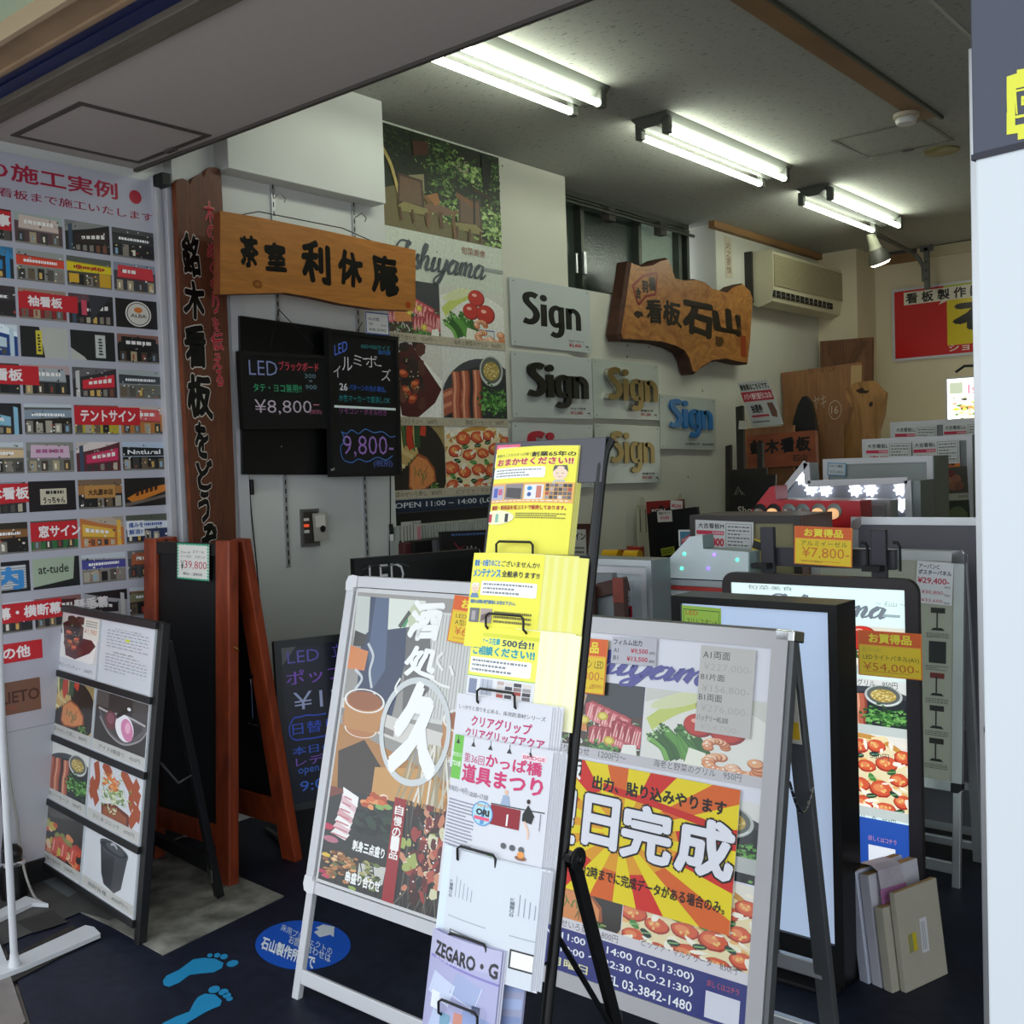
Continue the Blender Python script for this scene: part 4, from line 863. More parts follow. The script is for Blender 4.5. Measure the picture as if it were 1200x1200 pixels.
def Tb(a, s, bl, br_, h, col, **k):
    """text whose base line runs from photo point bl to br, h px tall at bl"""
    x0, y0_ = NP(a.F, *bl); x1, _ = NP(a.F, *br_); _, y1_ = NP(a.F, bl[0], bl[1]-h); a.text(s, x0, y0_, x1, y1_, col, **k)
F = FX(PX+.03); f, g_, a, t = board('blank_blackboard', 'large blank black board on the pillar behind the two marker boards', F, ((280, 370), (387, 385), (292, 556)), .004, .02, '090a0b')
a.ell(.42, .18, .006, .005, 'c0c0c0', n=8); part(a.b, 'writing_surface', t)
F = FX(PX+.085); f, g_, a, t = board('marker_board', 'black marker board offering 8,800 with green and red handwriting, hung by a chain', F, ((280, 411), (383, 417), (288, 503)), .016, .025)
Tb(a, 'LED', (292, 439), (325, 437), 17, '8890c0', bold=-.008); Tb(a, 'ブラックボード', (327, 434), (373, 432), 11, 'd84858', bold=.01); Tb(a, 'タテ・ヨコ兼用!!', (297, 459), (353, 454), 10, '3ca878'); Tb(a, '300', (357, 443), (370, 443), 5, '7090a0'); Tb(a, '×', (362, 448), (366, 448), 3, '7090a0'); Tb(a, '900', (358, 456), (371, 456), 5, '7090a0')
Tb(a, '¥8,800', (299, 486), (365, 478), 18, 'c8b8c8', bold=-.008); Tb(a, 'ー', (367, 475), (374, 475), 1.2, 'd08090'); Tb(a, '(税別)', (363, 486), (377, 486), 6, 'b06080'); part(a.b, 'writing_surface', t)
b = MB(); l1 = F.P(*F.px(325, 363), .01); c1 = F.P(*F.px(315, 408), .01); c2 = F.P(*F.px(366, 406), .01)
for A_, B_ in ((l1, c1), (l1, c2)):
    n = 14
    for i in range(n): p = A_+(B_-A_)*(i+.5)/n; d = (B_-A_).normalized()*.009; b.tube([p-d, p+d], .0022, m_steel, 5)
part(b, 'chain', t)
F = FX(PX+.1); f, g_, a, t = board('marker_board', 'black LED marker board offering 9,800, at the right edge of the pillar', F, ((384, 385), (466, 395), (388, 559)), .018, .03)
Tb(a, 'LED', (392, 417), (407, 411), 12, '5878e0', rise=.25); Tb(a, '600×900サイズ', (423, 408), (457, 410), 6, '38888c'); Tb(a, '屋内用', (443, 415), (457, 417), 5, '3878c8')
for ch, x, y, w_, h_ in (('イ', 391, 442, 8, 14), ('ル', 401, 434, 12, 16), ('ミ', 414, 428, 10, 12), ('ー', 425, 421, 5, 1.4), ('ボ', 429, 430, 13, 14), ('ー', 442, 429, 5, 1.4), ('ズ', 447, 446, 11, 14)): Tb(a, ch, (x, y), (x+w_, y), h_, 'd8d0d8', bold=-.005)
Tb(a, '26', (398, 457), (407, 457), 8, 'd0d0d8', bold=.02); Tb(a, 'パターンの光の演出。', (409, 457), (452, 459), 7, '3868d0'); Tb(a, '水性マーカーで書消しOK', (397, 470), (457, 472), 8, '2c9098')
x0, y0_ = NP(g_, 391, 477); x1, y1_ = NP(g_, 462, 473); a.rect(.02, y0_-.003, .98, y0_+.014, 'e8f4f4'); Tb(a, 'リモコン・タオル付き', (398, 485), (453, 488), 8, 'a05898')
Tb(a, '9,800-', (402, 536), (461, 526), 26, 'a078c8', bold=-.008); Tb(a, '(税別)', (438, 548), (460, 548), 9, '6070c0')
pts = [NP(g_, *p) for p in ((400, 506), (406, 508), (412, 504), (420, 508), (428, 503), (438, 507), (448, 506), (457, 512), (463, 511))]; a.stroke(pts, .006, '4878c0'); pts = [NP(g_, *p) for p in ((400, 506), (404, 516), (399, 524), (402, 538), (412, 542), (420, 538), (430, 541), (442, 536), (452, 539), (460, 534))]; a.stroke(pts, .006, '4878c0')
part(a.b, 'writing_surface', t)
b = MB(); p = f.px(388, 550); b.lathe(f.P(p[0], p[1], .006), f.n, [(.008, 0), (.006, .012), (0, .012)], m_chrome, 12)
k = F.P(*F.px(418, 386), 0); b.tube([F.P(*F.px(423, 378), .01), F.P(*F.px(418, 388), .0)], .003, m_chrome, 6); part(b, 'hook', t)
F = FX(PX+.11)
def card(name, label, F, cor, fn, group=None, th=.0015, cat='price card', m=None, back='eeeeea'):
    f = F.sub(*cor); a = Art(f, m or PRINT); fn(a); a.b.box(f, 0, 0, -th, f.w, f.h, 0, m or PRINT, lin(back)); return solo(a.b, name, label, cat, group)
def c1(a): a.rect(0, 0, 1, 1, 'f0f0ea'); a.rect(0, 0, 1, .05, '2850b0'); a.rect(0, .95, 1, 1, '2850b0'); a.rect(0, 0, .03, 1, '2850b0'); a.rect(.97, 0, 1, 1, '2850b0'); a.text('SUS板', .12, .62, .6, .78, '202830'); a.text('W1', .14, .38, .3, .54, '303840'); a.text('5mm', .65, .4, .88, .5, '505860'); a.text('¥8,500', .12, .14, .86, .28, '303840')
card('price_card', 'small white price card with blue border above the 9,800 marker board', F, ((428, 365), (455, 368), (429, 391)), c1)
# light switch panel on the pillar
F = FX(PX); f = F.sub((351, 597), (372, 596), (353, 641)); t = thing('switch_panel', 'grey recessed switch box with red lamp and open cover on the white pillar', 'switch', tuple(f.P(f.w/2, 0)))
b = MB(); b.rails(f, 0, 0, f.w, f.h, .012, -.01, .012, mat('switch_grey', '6c6c68', .5, metal=.3)); b.box(f, .01, .01, -.01, f.w-.01, f.h-.01, .002, mat('switch_plate', '4a4440', .5)); part(b, 'box', t, .002)
for k, c in enumerate(('e8e4dc', 'd85028', 'e8e8e0')):
    b = MB(); b.box(f, .018, f.h*(.68-.16*k), .002, .045, f.h*(.76-.16*k), .012, mat('switch_'+c, c, .4, emit=.5 if k == 1 else 0)); part(b, 'switch', t, .002)
cf = F.sub((366, 602), (383, 600), (367, 635), w=.05); b = MB(); b.box(cf, 0, 0, 0, cf.w, cf.h, .004, mat('cover_plate', 'a8a49c', .4)); b.box(cf, .012, cf.h*.5, .004, cf.w*.8, cf.h*.92, .005, mat('cover_label', 'd8d4cc', .5)); b.lathe(cf.P(cf.w*.6, cf.h*.42, .004), cf.n, [(.016, 0), (.016, .002), (0, .002)], m_black, 16); part(b, 'cover', t, .001)
# cables down the pillar
def cable(name, label, pts, r=.003, m=None, cat='cable', group=None): b = MB(); b.tube(pts, r, m or m_blackm, 8); return solo(b, name, label, cat, group, smooth=True)
F = FX(PX+.006)
def F3(F, pts, w=0): return [F.P(*F.px(*p), w) for p in pts]
def cat3(pts, n=5):
    out = []; q = [pts[0]]+pts+[pts[-1]]
    for i in range(1, len(q)-2):
        for k in range(n):
            t = k/n; out.append(.5*((2*q[i])+(-q[i-1]+q[i+1])*t+(2*q[i-1]-5*q[i]+4*q[i+1]-q[i+2])*t*t+(-q[i-1]+3*q[i]-3*q[i+1]+q[i+2])*t**3))
    out.append(pts[-1]); return out
cable('power_cable', 'thin black power cable running down the pillar to the floor', cat3(F3(F, [(289, 500), (291, 560), (294, 600), (300, 660), (305, 720), (308, 790), (318, 860), (330, 920), (334, 960)], .003)))
b = MB(); F3_ = F3(F, [(292, 562), (293, 580)], .012); b.bar(F3_[0], F3_[1], .022, .016, m_black); solo(b, 'power_adapter', 'small black inline adapter on the pillar cable', 'adapter', bev=.003)
cable('board_cable', 'short black cable below the 9,800 marker board', cat3(F3(F, [(457, 556), (457, 600), (457, 616), (456, 632), (456, 655)], .003)))
b = MB(); q = F3(F, [(456, 614), (457, 626)], .012); b.bar(q[0], q[1], .018, .014, m_black); q = F3(F, [(457, 626), (457, 634)], .012); b.bar(q[0], q[1], .018, .014, mat('plug_white', 'd8d8d4', .4)); solo(b, 'cable_plug', 'black and white plug joint on the cable at the pillar edge', 'plug', bev=.002)
# ---------------------------------------------------------------- the tall restaurant poster on the inner wall
F = FX(IX+.012); zc = CZ-.004
u0, _ = F.px(450, 300); u1, _ = F.px(588, 300); zb = F.px(466, 608)[1]
f = F.rect(u0-.02, zb, u1, zc); t = thing('restaurant_poster', 'tall wall poster with garden terrace and restaurant dishes in black bottom rail', 'poster', tuple(f.P(f.w/2, 0)))
a = Art(f, PHOTO); N = lambda x, y: NP(f, x, y)
a.rect(0, 0, 1, 1, 'ccd2c4')
def pic(a, fn, tl_, br_, seed=None):
    x0, y1_ = N(*tl_); x1, y0_ = N(*br_); p = a.sub(x0, y0_, x1, y1_); fn(p); p.end()
def picn(a, fn, x0, y0, x1, y1): p = a.sub(x0, y0, x1, y1); fn(p); p.end()
yg = N(588, 292)[1]; picn(a, garden, .015, yg, 1, .995)
xm = N(514, 330)[0]; y_a, y_b, y_c, y_d, y_e = N(588, 345)[1], N(588, 411)[1], N(592, 500)[1], N(594, 577)[1], N(594, 592)[1]
picn(a, sashimi, .0, y_b+.0, xm, y_a); picn(a, asparagus, xm+.003, y_b, 1, y_a)
picn(a, stew, 0, y_c, xm, y_b-.0); picn(a, sausages, xm+.003, y_c, 1, y_b)
picn(a, salmon, 0, y_d, xm, y_c); picn(a, pizza, xm+.003, y_d, 1, y_c)
a.sync()
def cap(a, s, x0, x1, y, h=.013, c='403c34'):
    a.text(s, x0, y, x1, y+h, c)
for (x0, x1, yy) in ((0, xm, y_b), (xm, 1, y_b), (0, xm, y_c), (xm, 1, y_c), (0, xm, y_d), (xm, 1, y_d)): a.rect(x0, yy, x1, yy+.022, 'b8ae98')
cap(a, '刺身盛り合わせ　1200円〜', .02, xm*.9, y_b+.004); cap(a, '海老と野菜のグリル　950円', xm+.1, .95, y_b+.004); cap(a, '和牛ビーフシチュー　1600円', .0, xm*.86, y_c+.004); cap(a, '鉄板ソーセージ　580円', xm+.18, .96, y_c+.004); cap(a, '旬菜のせいろ蒸し　800円', .0, xm*.9, y_d+.004); cap(a, 'ピッツァ・マルゲリータ', xm+.08, .97, y_d+.004)
x0, yb_ = N(462, 309); x1, _ = N(566, 318); cursive(a, "Ishiyama", x0, N(500, 316)[1], x1, N(500, 300)[1], '4a5058', th=.013)
a.rect(x1, N(580, 320)[1], 1, N(580, 316)[1], '9aa09c'); a.text('旬菜美食', N(540, 300)[0], N(548, 299)[1], N(568, 300)[0], N(548, 290)[1], 'a06048')
a.rect(0, 0, 1, y_d-.003, '14243c'); a.text('OPEN 11:00 ~ 14:00 (LO.13:00)', N(478, 600)[0]-.1, .022, 1.05, .04, 'd8dce0', bold=.01)
a.b.box(f, 0, 0, -.006, f.w, f.h, 0, PRINT, lin('c8ccc0')); part(a.b, 'printed_sheet', t)
b = MB(); b.box(f, -.01, -.035, -.004, f.w, .03, .02, m_black); part(b, 'bottom_rail', t, .004)
# plain white board right of the poster
f2 = F.rect(u1+.002, wz0+.06, wy0, zc); b = MB(); b.box(f2, 0, -.9, -.006, f2.w, f2.h, 0, m_wall2); b.lathe(f2.P(.03, f2.h-.05, 0), f2.n, [(.006, 0), (.004, .003), (0, .003)], m_black, 10); struct(b, 'wall_panel_left', .001)
card('photo_card', 'small white card with blue border stuck on the shrimp photo', F, ((561, 386), (579, 388), (562, 408)), lambda a: (a.rect(0, 0, 1, 1, 'e8e8e0'), a.rect(0, .94, 1, 1, '4050a0'), a.rect(0, 0, 1, .05, '4050a0'), a.rect(0, 0, .04, 1, '4050a0'), a.rect(.96, 0, 1, 1, '4050a0'), a.text('タペストリー', .12, .6, .8, .78, '505050'), a.text('¥', .12, .2, .3, .5, '505050')))
# ---------------------------------------------------------------- lettering samples
def signword(b, F, u0, v0, u1, v1, w0, w1, m):
    '''the word Sign in fat rounded strokes; box covers cap top to descender'''
    HW = .105
    S_c = [(.52, 1.27), (.36, 1.34), (.17, 1.27), (.15, 1.06), (.27, .88), (.43, .7), (.5, .47), (.42, .24), (.25, .14), (.05, .2)]
    def rib(c, hw=HW, n=6):
        c = catmull(c, n) if len(c) > 2 else c; L = []; Q = []
        for i, p in enumerate(c):
            a = c[max(i-1, 0)]; d = c[min(i+1, len(c)-1)]; dx, dy = d[0]-a[0], d[1]-a[1]; l = math.hypot(dx, dy)
            L.append((p[0]-dy/l*hw, p[1]+dx/l*hw)); Q.append((p[0]+dy/l*hw, p[1]-dx/l*hw))
        return L, Q
    def tr(p): return (u0+(p[0]+.06)/2.26*(u1-u0), v0+(p[1]+.42)/1.87*(v1-v0))
    def put(c, hw=HW):
        L, Q = rib(c, hw); L = [tr(p) for p in L]; Q = [tr(p) for p in Q]; n = len(L); vs = []
        for p, q in zip(L, Q): vs += [F.P(*p, w0), F.P(*q, w0), F.P(*p, w1), F.P(*q, w1)]
        fs = []
        for i in range(n-1):
            k = 4*i; fs += [(k+2, k+3, k+7, k+6), (k, k+2, k+6, k+4), (k+3, k+1, k+5, k+7), (k+1, k, k+4, k+5)]
        fs += [(0, 1, 3, 2), (4*n-4, 4*n-2, 4*n-1, 4*n-3)]; b.mesh(vs, fs, m)
    put(S_c, .12); put([(.76, .02), (.76, .98)], .11)
    b.prism(F, [tr((.76+.13*math.cos(t*math.pi/8), 1.26+.15*math.sin(t*math.pi/8))) for t in range(16)], w0, w1, m)
    put([(1.34, .86), (1.2, .92), (1.06, .78), (1.03, .5), (1.08, .22), (1.2, .12), (1.34, .2)], .1); put([(1.4, .98), (1.4, .5), (1.4, 0), (1.34, -.24), (1.18, -.32), (1.02, -.24)], .11)
    put([(1.68, .02), (1.68, .98)], .11); put([(1.7, .78), (1.82, .9), (1.96, .84), (2.04, .68), (2.05, .4), (2.05, .02)], .1)
m_acryl = mat('clear_panel', 'c0c6c4', .25, spec=.6); m_acryl2 = mat('clear_panel_green', 'b4bcb4', .2, spec=.6)
m_l_black = mat('letter_black', '101210', .3); m_l_gold = mat('letter_gold', '8c7a4c', .3, metal=.7); m_l_steel = mat('letter_steel', 'b8b4a8', .22, metal=.9); m_l_blue = mat('letter_blue', '1f6fae', .3); m_l_red = mat('letter_red', 'b01830', .35)
FS = FX(IX+.028)
SG = [
 ('sheet black letters on the top grey panel', ((597, 324), (691, 341), (599, 404)), (609, 341, 681, 378, 397), (.001, m_l_black, None), 'カッティングシート', '¥2,400'),
 ('thick black box letters on the second panel of the left column', ((599, 411), (693, 420), (601, 489)), (613, 424, 687, 465, 480), (.024, m_l_black, None), 'カルプ文字', '¥12,000'),
 ('red letters on the panel mostly hidden by the leaflet rack', ((600, 495), (694, 498), (602, 575)), (614, 506, 690, 548, 560), (.016, m_l_red, None), 'アクリル', '¥15,000'),
 ('deep steel and gold box letters right of the black ones', ((694, 420), (771, 428), (696, 490)), (704, 431, 766, 470, 482), (.035, m_l_gold, m_l_steel), '真鍮文字', '¥31,200'),
 ('flat gold and bronze letters below the steel box letters', ((697, 496), (773, 500), (700, 567)), (712, 506, 766, 541, 554), (.014, m_l_gold, None), '真鍮文字', '¥37,200'),
 ('blue letters on the small clear panel under the gnarled sign', ((773, 462), (838, 468), (775, 526)), (781, 467, 834, 501, 512), (.018, m_l_blue, None), '', ''),
]
for k, (lab, cor, (lx0, ly0, lx1, lyb, lyd), (dep, m_, side), s1, s2) in enumerate(SG):
    f = FS.sub(*cor); t = thing('lettering_sample', 'wall sample spelling Sign, ' + lab, 'sign sample', tuple(f.P(f.w/2, 0)), 'lettering samples on the left wall')
    pb = MB(); pb.box(f, 0, 0, -.005, f.w, f.h, 0, m_acryl if k < 3 else m_acryl2)
    if True:
        u0_, vt = f.px(lx0, ly0); u1_, _ = f.px(lx1, ly0); _, vd = f.px(lx0, lyd)
        if k == 0:
            vt = f.px(610, 340)[1]; vd = f.px(670, 398)[1]
        elif k == 1: vt = f.px(613, 424)[1]; vd = f.px(668, 479)[1]
        elif k == 3: vt = f.px(706, 430)[1]; vd = f.px(745, 482)[1]
        elif k == 4: vt = f.px(714, 505)[1]; vd = f.px(745, 554)[1]
        elif k == 5: vt = f.px(783, 467)[1]; vd = f.px(817, 513)[1]
        elif k == 2: vt = f.px(614, 505)[1]; vd = f.px(670, 560)[1]
        b = MB()
        if side:
            signword(b, f, u0_, vd, u1_, vt, .004, dep, side); signword(b, f, u0_, vd, u1_, vt, dep, dep+.003, m_)
        else: signword(b, f, u0_, vd, u1_, vt, .004 if dep > .002 else .0008, .0018 if dep < .002 else dep, m_)
        part(b, 'lettering', t)
    for x, y in ((.04, .05), (.96, .05), (.04, .95), (.96, .95)):
        b = MB(); b.lathe(f.P(x*f.w, y*f.h, 0), f.n, [(.004, 0), (.004, .002), (0, .003)], m_alud, 10); part(b, 'screw', t)
    if s1:
        a = Art(f, PRINT, w=.0012, b=pb); a.text(s1, .7, .14, .9, .18, '282828', bold=.02); a.text(s2, .7, .06, .86, .12, 'b02038', bold=.02); a.rect(.92, .08, .96, .1, '303030'); part(a.b, 'panel', t)
    else:
        a = Art(f, PRINT, w=.0012, b=pb); a.text('LED発光文字　¥8,500税別', .42, .08, .96, .13, '3c3c3c', bold=.02); part(a.b, 'panel', t)
# --- gnarled Ishiyama sign
m_gn = mat('burl_wood', 'b47c3c', .4, noise=.4, scale=5, stretch=(1, 1, 2), bump=.2, dist=3, col2='8a5224'); m_bark = mat('bark_edge', '4c2a18', .75, noise=.5, scale=20, bump=.8)
F = FX(IX+.12)
pts = [(740, 308), (752, 313), (765, 311), (774, 306), (783, 304), (787, 313), (791, 326), (803, 329), (815, 328), (826, 331), (836, 339), (852, 343), (860, 336), (870, 333), (879, 341), (882, 350), (879, 400), (876, 425), (868, 424), (850, 420), (835, 422), (822, 430), (815, 436), (812, 435), (808, 420), (803, 411), (792, 405), (775, 400), (750, 398), (730, 397), (728, 390), (734, 350)]
o = outline(F, pts); t = thing('gnarled_timber_sign', 'irregular live edge timber sign reading Ishiyama in black on the inner wall', 'wooden sign', tuple(F.P((o[0][0]+o[15][0])/2, o[22][1])))
b = MB(); c = (sum(p[0] for p in o)/len(o), sum(p[1] for p in o)/len(o)); o2 = [(c[0]+(p[0]-c[0])*1.03, c[1]+(p[1]-c[1])*1.04) for p in o]
n = len(o); vs = [F.P(*p, -.1) for p in o2] + [F.P(*p, -.02) for p in o2] + [F.P(*p, 0) for p in o]
b.mesh(vs, [tuple(range(n))], m_bark)
if True:
    b.mesh(vs, [(i, (i+1) % n, n+(i+1) % n, n+i) for i in range(n)] + [(n+i, n+(i+1) % n, 2*n+(i+1) % n, 2*n+i) for i in range(n)], m_bark); b.mesh(vs, [tuple(range(2*n, 3*n))], m_gn)
pl = part(b, 'slab', t)
G = F.rect(min(p[0] for p in o), min(p[1] for p in o), max(p[0] for p in o), max(p[1] for p in o)); a = Art(G, CHALK, w=.0012)
for k, (ch, tl_, br_, bo) in enumerate([('看', (757, 350), (776, 380), .03), ('板', (777, 352), (798, 383), .04), ('石', (801, 353), (835, 395), .05), ('山', (838, 360), (868, 394), .06)]):
    x0, y1_ = gp(*tl_); x1, y0_ = gp(*br_); a.text(ch, x0, y0_, x1, y1_, '16120e', bold=bo, brush=3+k)
q = [NP(G, *p) for p in ((741, 335), (754, 323), (770, 320), (768, 345), (757, 347), (748, 357))]
for i in range(6): a.stroke([q[i], q[(i+1) % 6]], .005, '7c2018', smooth=False)
for ch, tl_, br_ in (('合', (745, 337), (751, 350)), ('羽', (752, 329), (759, 343)), ('橋', (760, 324), (768, 341))): x0, y1_ = gp(*tl_); x1, y0_ = gp(*br_); a.text(ch, x0, y0_, x1, y1_, '201814', bold=.05)
a.ell(*NP(G, 748, 368), .025, .03, '2c2018', n=12, jag=.3); a.ell(*NP(G, 843, 400), .04, .05, '4c3018', n=14, jag=.3); q0, q1 = NP(G, 868, 418), NP(G, 874, 394); a.rect(q0[0], q0[1], q1[0], q1[1], '8c3418')
part(a.b, 'lettering', pl)
# nails on the wall
for k, (x, y) in enumerate(((735, 405), (760, 407), (823, 458), (806, 559), (772, 555), (850, 605), (735, 418))):
    b = MB(); p = FX(IX).P(*FX(IX).px(x, y)); b.lathe(p, (1, 0, 0), [(.005, 0), (.005, .004), (0, .006)], m_blackm, 8); solo(b, 'wall_nail', 'small dark nail head in the cream wall among the lettering samples', 'nail', 'nail heads in the left wall')
# ---------------------------------------------------------------- price cards shared by many stands
def popcard(name, label, F, cor, body, w=.004, head='お買得品'):
    """orange and yellow bargain card; body = list of (text, x0, y0, x1, y1, colour)"""
    f = F.sub(*cor, w=w); a = Art(f)
    a.rect(0, 0, 1, 1, 'f4d02c'); a.rect(0, .68, 1, 1, 'e8682c'); a.rect(0, .66, 1, .69, 'f8b840'); a.rect(0, 0, .02, 1, 'e87830'); a.rect(.98, 0, 1, 1, 'e87830'); a.rect(0, 0, 1, .02, 'e87830')
    a.text(head, .18, .74, .84, .94, 'f8e840', bold=.035)
    for s_, x0, y0, x1, y1, c in body: a.text(s_, x0, y0, x1, y1, c, bold=-.004)
    a.stroke([(.1, .1), (.8, .1)], .004, 'd8742c', smooth=False)
    a.b.box(f, 0, 0, -.001, f.w, f.h, 0, PRINT, lin('f0d040')); return solo(a.b, name, label, 'price card', 'orange and yellow bargain cards')
# ---------------------------------------------------------------- menu stand on the left
F = FY(1.79, 7.5, -6.4, x=-3.19); t = thing('menu_stand', 'black folding menu stand holding eight acrylic dish cards at the left', 'menu stand', (-3.45, 1.9, 0))
def N_(x, y): return F.px(x, y)
uL = F.px(64, 717)[0]; uR = F.px(190, 738)[0]; vT = (F.px(62, 713)[1]+F.px(182, 731)[1])/2+.012
m_bk2 = mat('black_painted_wood', '111112', .45, noise=.25, scale=18)
for u in (uL-.005, uR-.035):
    b = MB(); b.box(F, u, 0, -.03, u+.035, vT, 0, m_bk2); part(b, 'post', t, .003)
vs_ = [vT-.02, None, None, None, None]
def vmid(l, r): return (F.px(*l)[1]+F.px(*r)[1])/2
bars = [vT-.01, vmid((58, 787), (172, 817)), vmid((50, 864), (164, 899)), vmid((42, 938), (158, 984)), vmid((34, 1012), (150, 1064))]
for k, v in enumerate(bars):
    b = MB(); b.box(F, uL, v-.012, -.028, uR-.03, v+.012, .012, m_bk2); part(b, 'card_rail', t, .002)
v = F.px(36, 1040)[1]; b = MB(); b.box(F, uL, .04, -.03, uR-.03, .12, -.004, m_bk2); part(b, 'bottom_rail', t, .003)
um = (F.px(119, 728)[0]+F.px(109, 880)[0])/2
cards = [[(stew, '和牛ビーフシチュー　1600円'), None], [(salmon, '旬菜のせいろ蒸し　800円'), (dessert, 'アイス3種盛り　450円')], [(sausages, '鉄板ソーセージ　580円'), (croquette, 'かに身コロッケ　600円')], [(roast, '季節盛り合わせ　1200円〜'), (cup, '焼酎各種　400円〜')]]
for r in range(4):
    for c in range(2):
        x0, x1 = ((uL+.012, um-.006), (um+.006, uR-.04))[c]; f = F.rect(x0, bars[r+1]+.013, x1, bars[r]-.013, .002)
        a = Art(f, GLOSS); a.rect(0, 0, 1, 1, 'd4d6dc')
        e = cards[r][c]
        if e:
            yy = .14 if r else .18; p = a.sub(.0 if r else .1, yy, 1 if r else .95, 1 if r else .97); e[0](p); p.end(); a.sync(); a.rect(0, .02, 1, yy+.05, 'c4c2bc' if r else 'd8dae0'); a.text(e[1], .12, .07, .9, .14, '3c3c3c')
        else:
            a.text('フランチャイズカレンダー価格一覧', .25, .87, .75, .9, '404040'); a.text('価格表', .25, .5, .65, .53, '404040')
            for q in (0, 1):
                for i in range(6): a.rect(.1, .58+.05*i-.38*q, .92, .583+.05*i-.38*q, 'b8bac0'); a.lines(.12, .585+.05*i-.38*q, .9, .625+.05*i-.38*q, 1, '7c808c', 10*q+i, .3, .09)
            a.rect(.48, .72, .56, .76, 'd8e020')
        if r == 0 and c == 0: a.rect(.66, .62, .98, .98, 'ece4d8'); a.text('¥1,980', .68, .7, .94, .8, 'd07850'); a.lines(.7, .82, .94, .94, 3, '8c8880', 4)
        a.b.box(f, 0, 0, -.004, f.w, f.h, 0, GLOSS, lin('c8cad0'))
        b = MB(); b.rails(f, -.004, -.004, f.w+.004, f.h+.004, .006, -.004, .004, mat('acrylic_edge', 'c4c8cc', .15, spec=.8)); hd_ = part(b, 'acrylic_holder', t, .001); part(a.b, 'dish_card', hd_)
top = F.P(uR-.02, vT-.06, -.03); foot = at(257, 1050, 'z', 0.012); foot2 = foot+F.x*(uL-uR+.05)
b = MB(); b.bar(top, foot, .03, .028, m_bk2, F.x); part(b, 'rear_leg', t, .003); b = MB(); b.bar(F.P(uL+.03, vT-.06, -.03), foot2, .03, .028, m_bk2, F.x); part(b, 'rear_leg', t, .003)
k = .12; p1, p2 = top+(foot-top)*(1-k), F.P(uL+.03, vT-.06, -.03)+(foot2-F.P(uL+.03, vT-.06, -.03))*(1-k); b = MB(); b.bar(p1, p2, .05, .02, m_bk2, (0, 0, 1)); part(b, 'rear_crossbar', t, .003)
b = MB(); p = F.P(uR-.02, .58, -.04); q = top+(foot-top)*.5; b.tube([p, (p+q)/2-V((0, 0, .05)), q], .004, m_alud, 8); part(b, 'folding_stay', t)
b = MB(); p = top+(foot-top)*.9; b.box(Fr(p, F.x, (0, 0, 1)), -.02, -.03, .015, .015, .03, .018, m_chrome); part(b, 'metal_bracket', t, .001)
b = MB(); p = at(186, 845, 'y', 1.98); b.tube([p+V((0, 0, .03)), p+V((.012, 0, -.03)), p+V((-.012, 0, -.03)), p+V((0, 0, .03))], .003, m_chrome, 6); part(b, 'spring_clip', t)
# ---------------------------------------------------------------- red timber A board
m_red = mat('mahogany_stain', '97401f', .42, noise=.3, scale=6, stretch=(3, 3, .6), bump=.1, dist=1, col2='6a260f'); m_bb = mat('blackboard', '08090a', .45, noise=.3, scale=4)
F = FY(2.25, 3); t = thing('timber_a_board', 'reddish timber A board with blank black panel and green edged 39,800 note', 'A board', (-3.5, 2.4, 0))
uL, vT = F.px(168, 631); uR = F.px(268, 640)[0]; vT = 1.27
for u, nm in ((uL, 0), (uR-.085, 1)):
    b = MB(); b.box(F, u, 0, -.045, u+.085, vT, 0, m_red); part(b, 'front_post', t, .005)
b = MB(); b.box(F, uL+.085, vT-.06, -.04, uR-.085, vT-.012, -.005, m_black); part(b, 'front_top_rail', t, .003)
b = MB(); b.box(F, uL+.085, .2, -.03, uR-.085, vT-.05, -.015, m_bb); part(b, 'front_panel', t, .001)
b = MB(); b.box(F, uL+.085, .13, -.04, uR-.085, .21, -.008, m_red); part(b, 'front_bottom_rail', t, .003)
ft = at(318, 1003, 'z', 0); sl = math.degrees(math.atan((ft.y-F.P(0, vT, -.05).y)/vT)); B2 = Fr(F.P(0, vT, -.06), (1, 0, 0), (0, -math.sin(math.radians(sl)), math.cos(math.radians(sl))))
h2 = vT/math.cos(math.radians(sl))
for u in (uL, uR-.085):
    b = MB(); b.box(B2, u, -h2, -.04, u+.085, 0, 0, m_red); part(b, 'rear_post', t, .005)
b = MB(); b.box(B2, uL+.085, -h2+.24, -.03, uR-.085, -.04, -.015, m_bb); part(b, 'rear_panel', t, .001)
b = MB(); b.box(B2, uL+.085, -h2+.14, -.04, uR-.085, -h2+.25, -.005, m_red); part(b, 'rear_bottom_rail', t, .003)
b = MB(); p = F.P(uR-.0, .8, -.03); q = B2.P(uR-.02, -.5, 0); b.tube(cat3([F.P(uR+.003, .88, -.02), F.P(uR+.012, .87, -.03), F.P(uR+.004, .86, -.04)]), .003, mat('brass', 'a88848', .3, metal=.9), 6); part(b, 'screw_eye', t)
b = MB(); p = [B2.P(*B2.px(297, 786), .015), B2.P(*B2.px(301, 790), .015), B2.P(*B2.px(297, 794), .015), B2.P(*B2.px(298, 800), .015), B2.P(*B2.px(300, 840), .015), B2.P(*B2.px(295, 846), .015), B2.P(*B2.px(306, 848), .015)]
b.tube(p, .003, m_chrome, 6); part(b, 'wire_hook', t)
f = F.sub((208, 636), (245, 638), (209, 678), w=.002); a = Art(f); a.rect(0, 0, 1, 1, 'e8e6de')
for q in range(12): 
    x = (q+.1)/12; a.rect(x, .95, x+.055, 1, '2ca078'); a.rect(x, 0, x+.055, .05, '2ca078'); a.rect(0, x, .05, x+.055, '4cb890'); a.rect(.95, x, 1, x+.055, '4cb890')
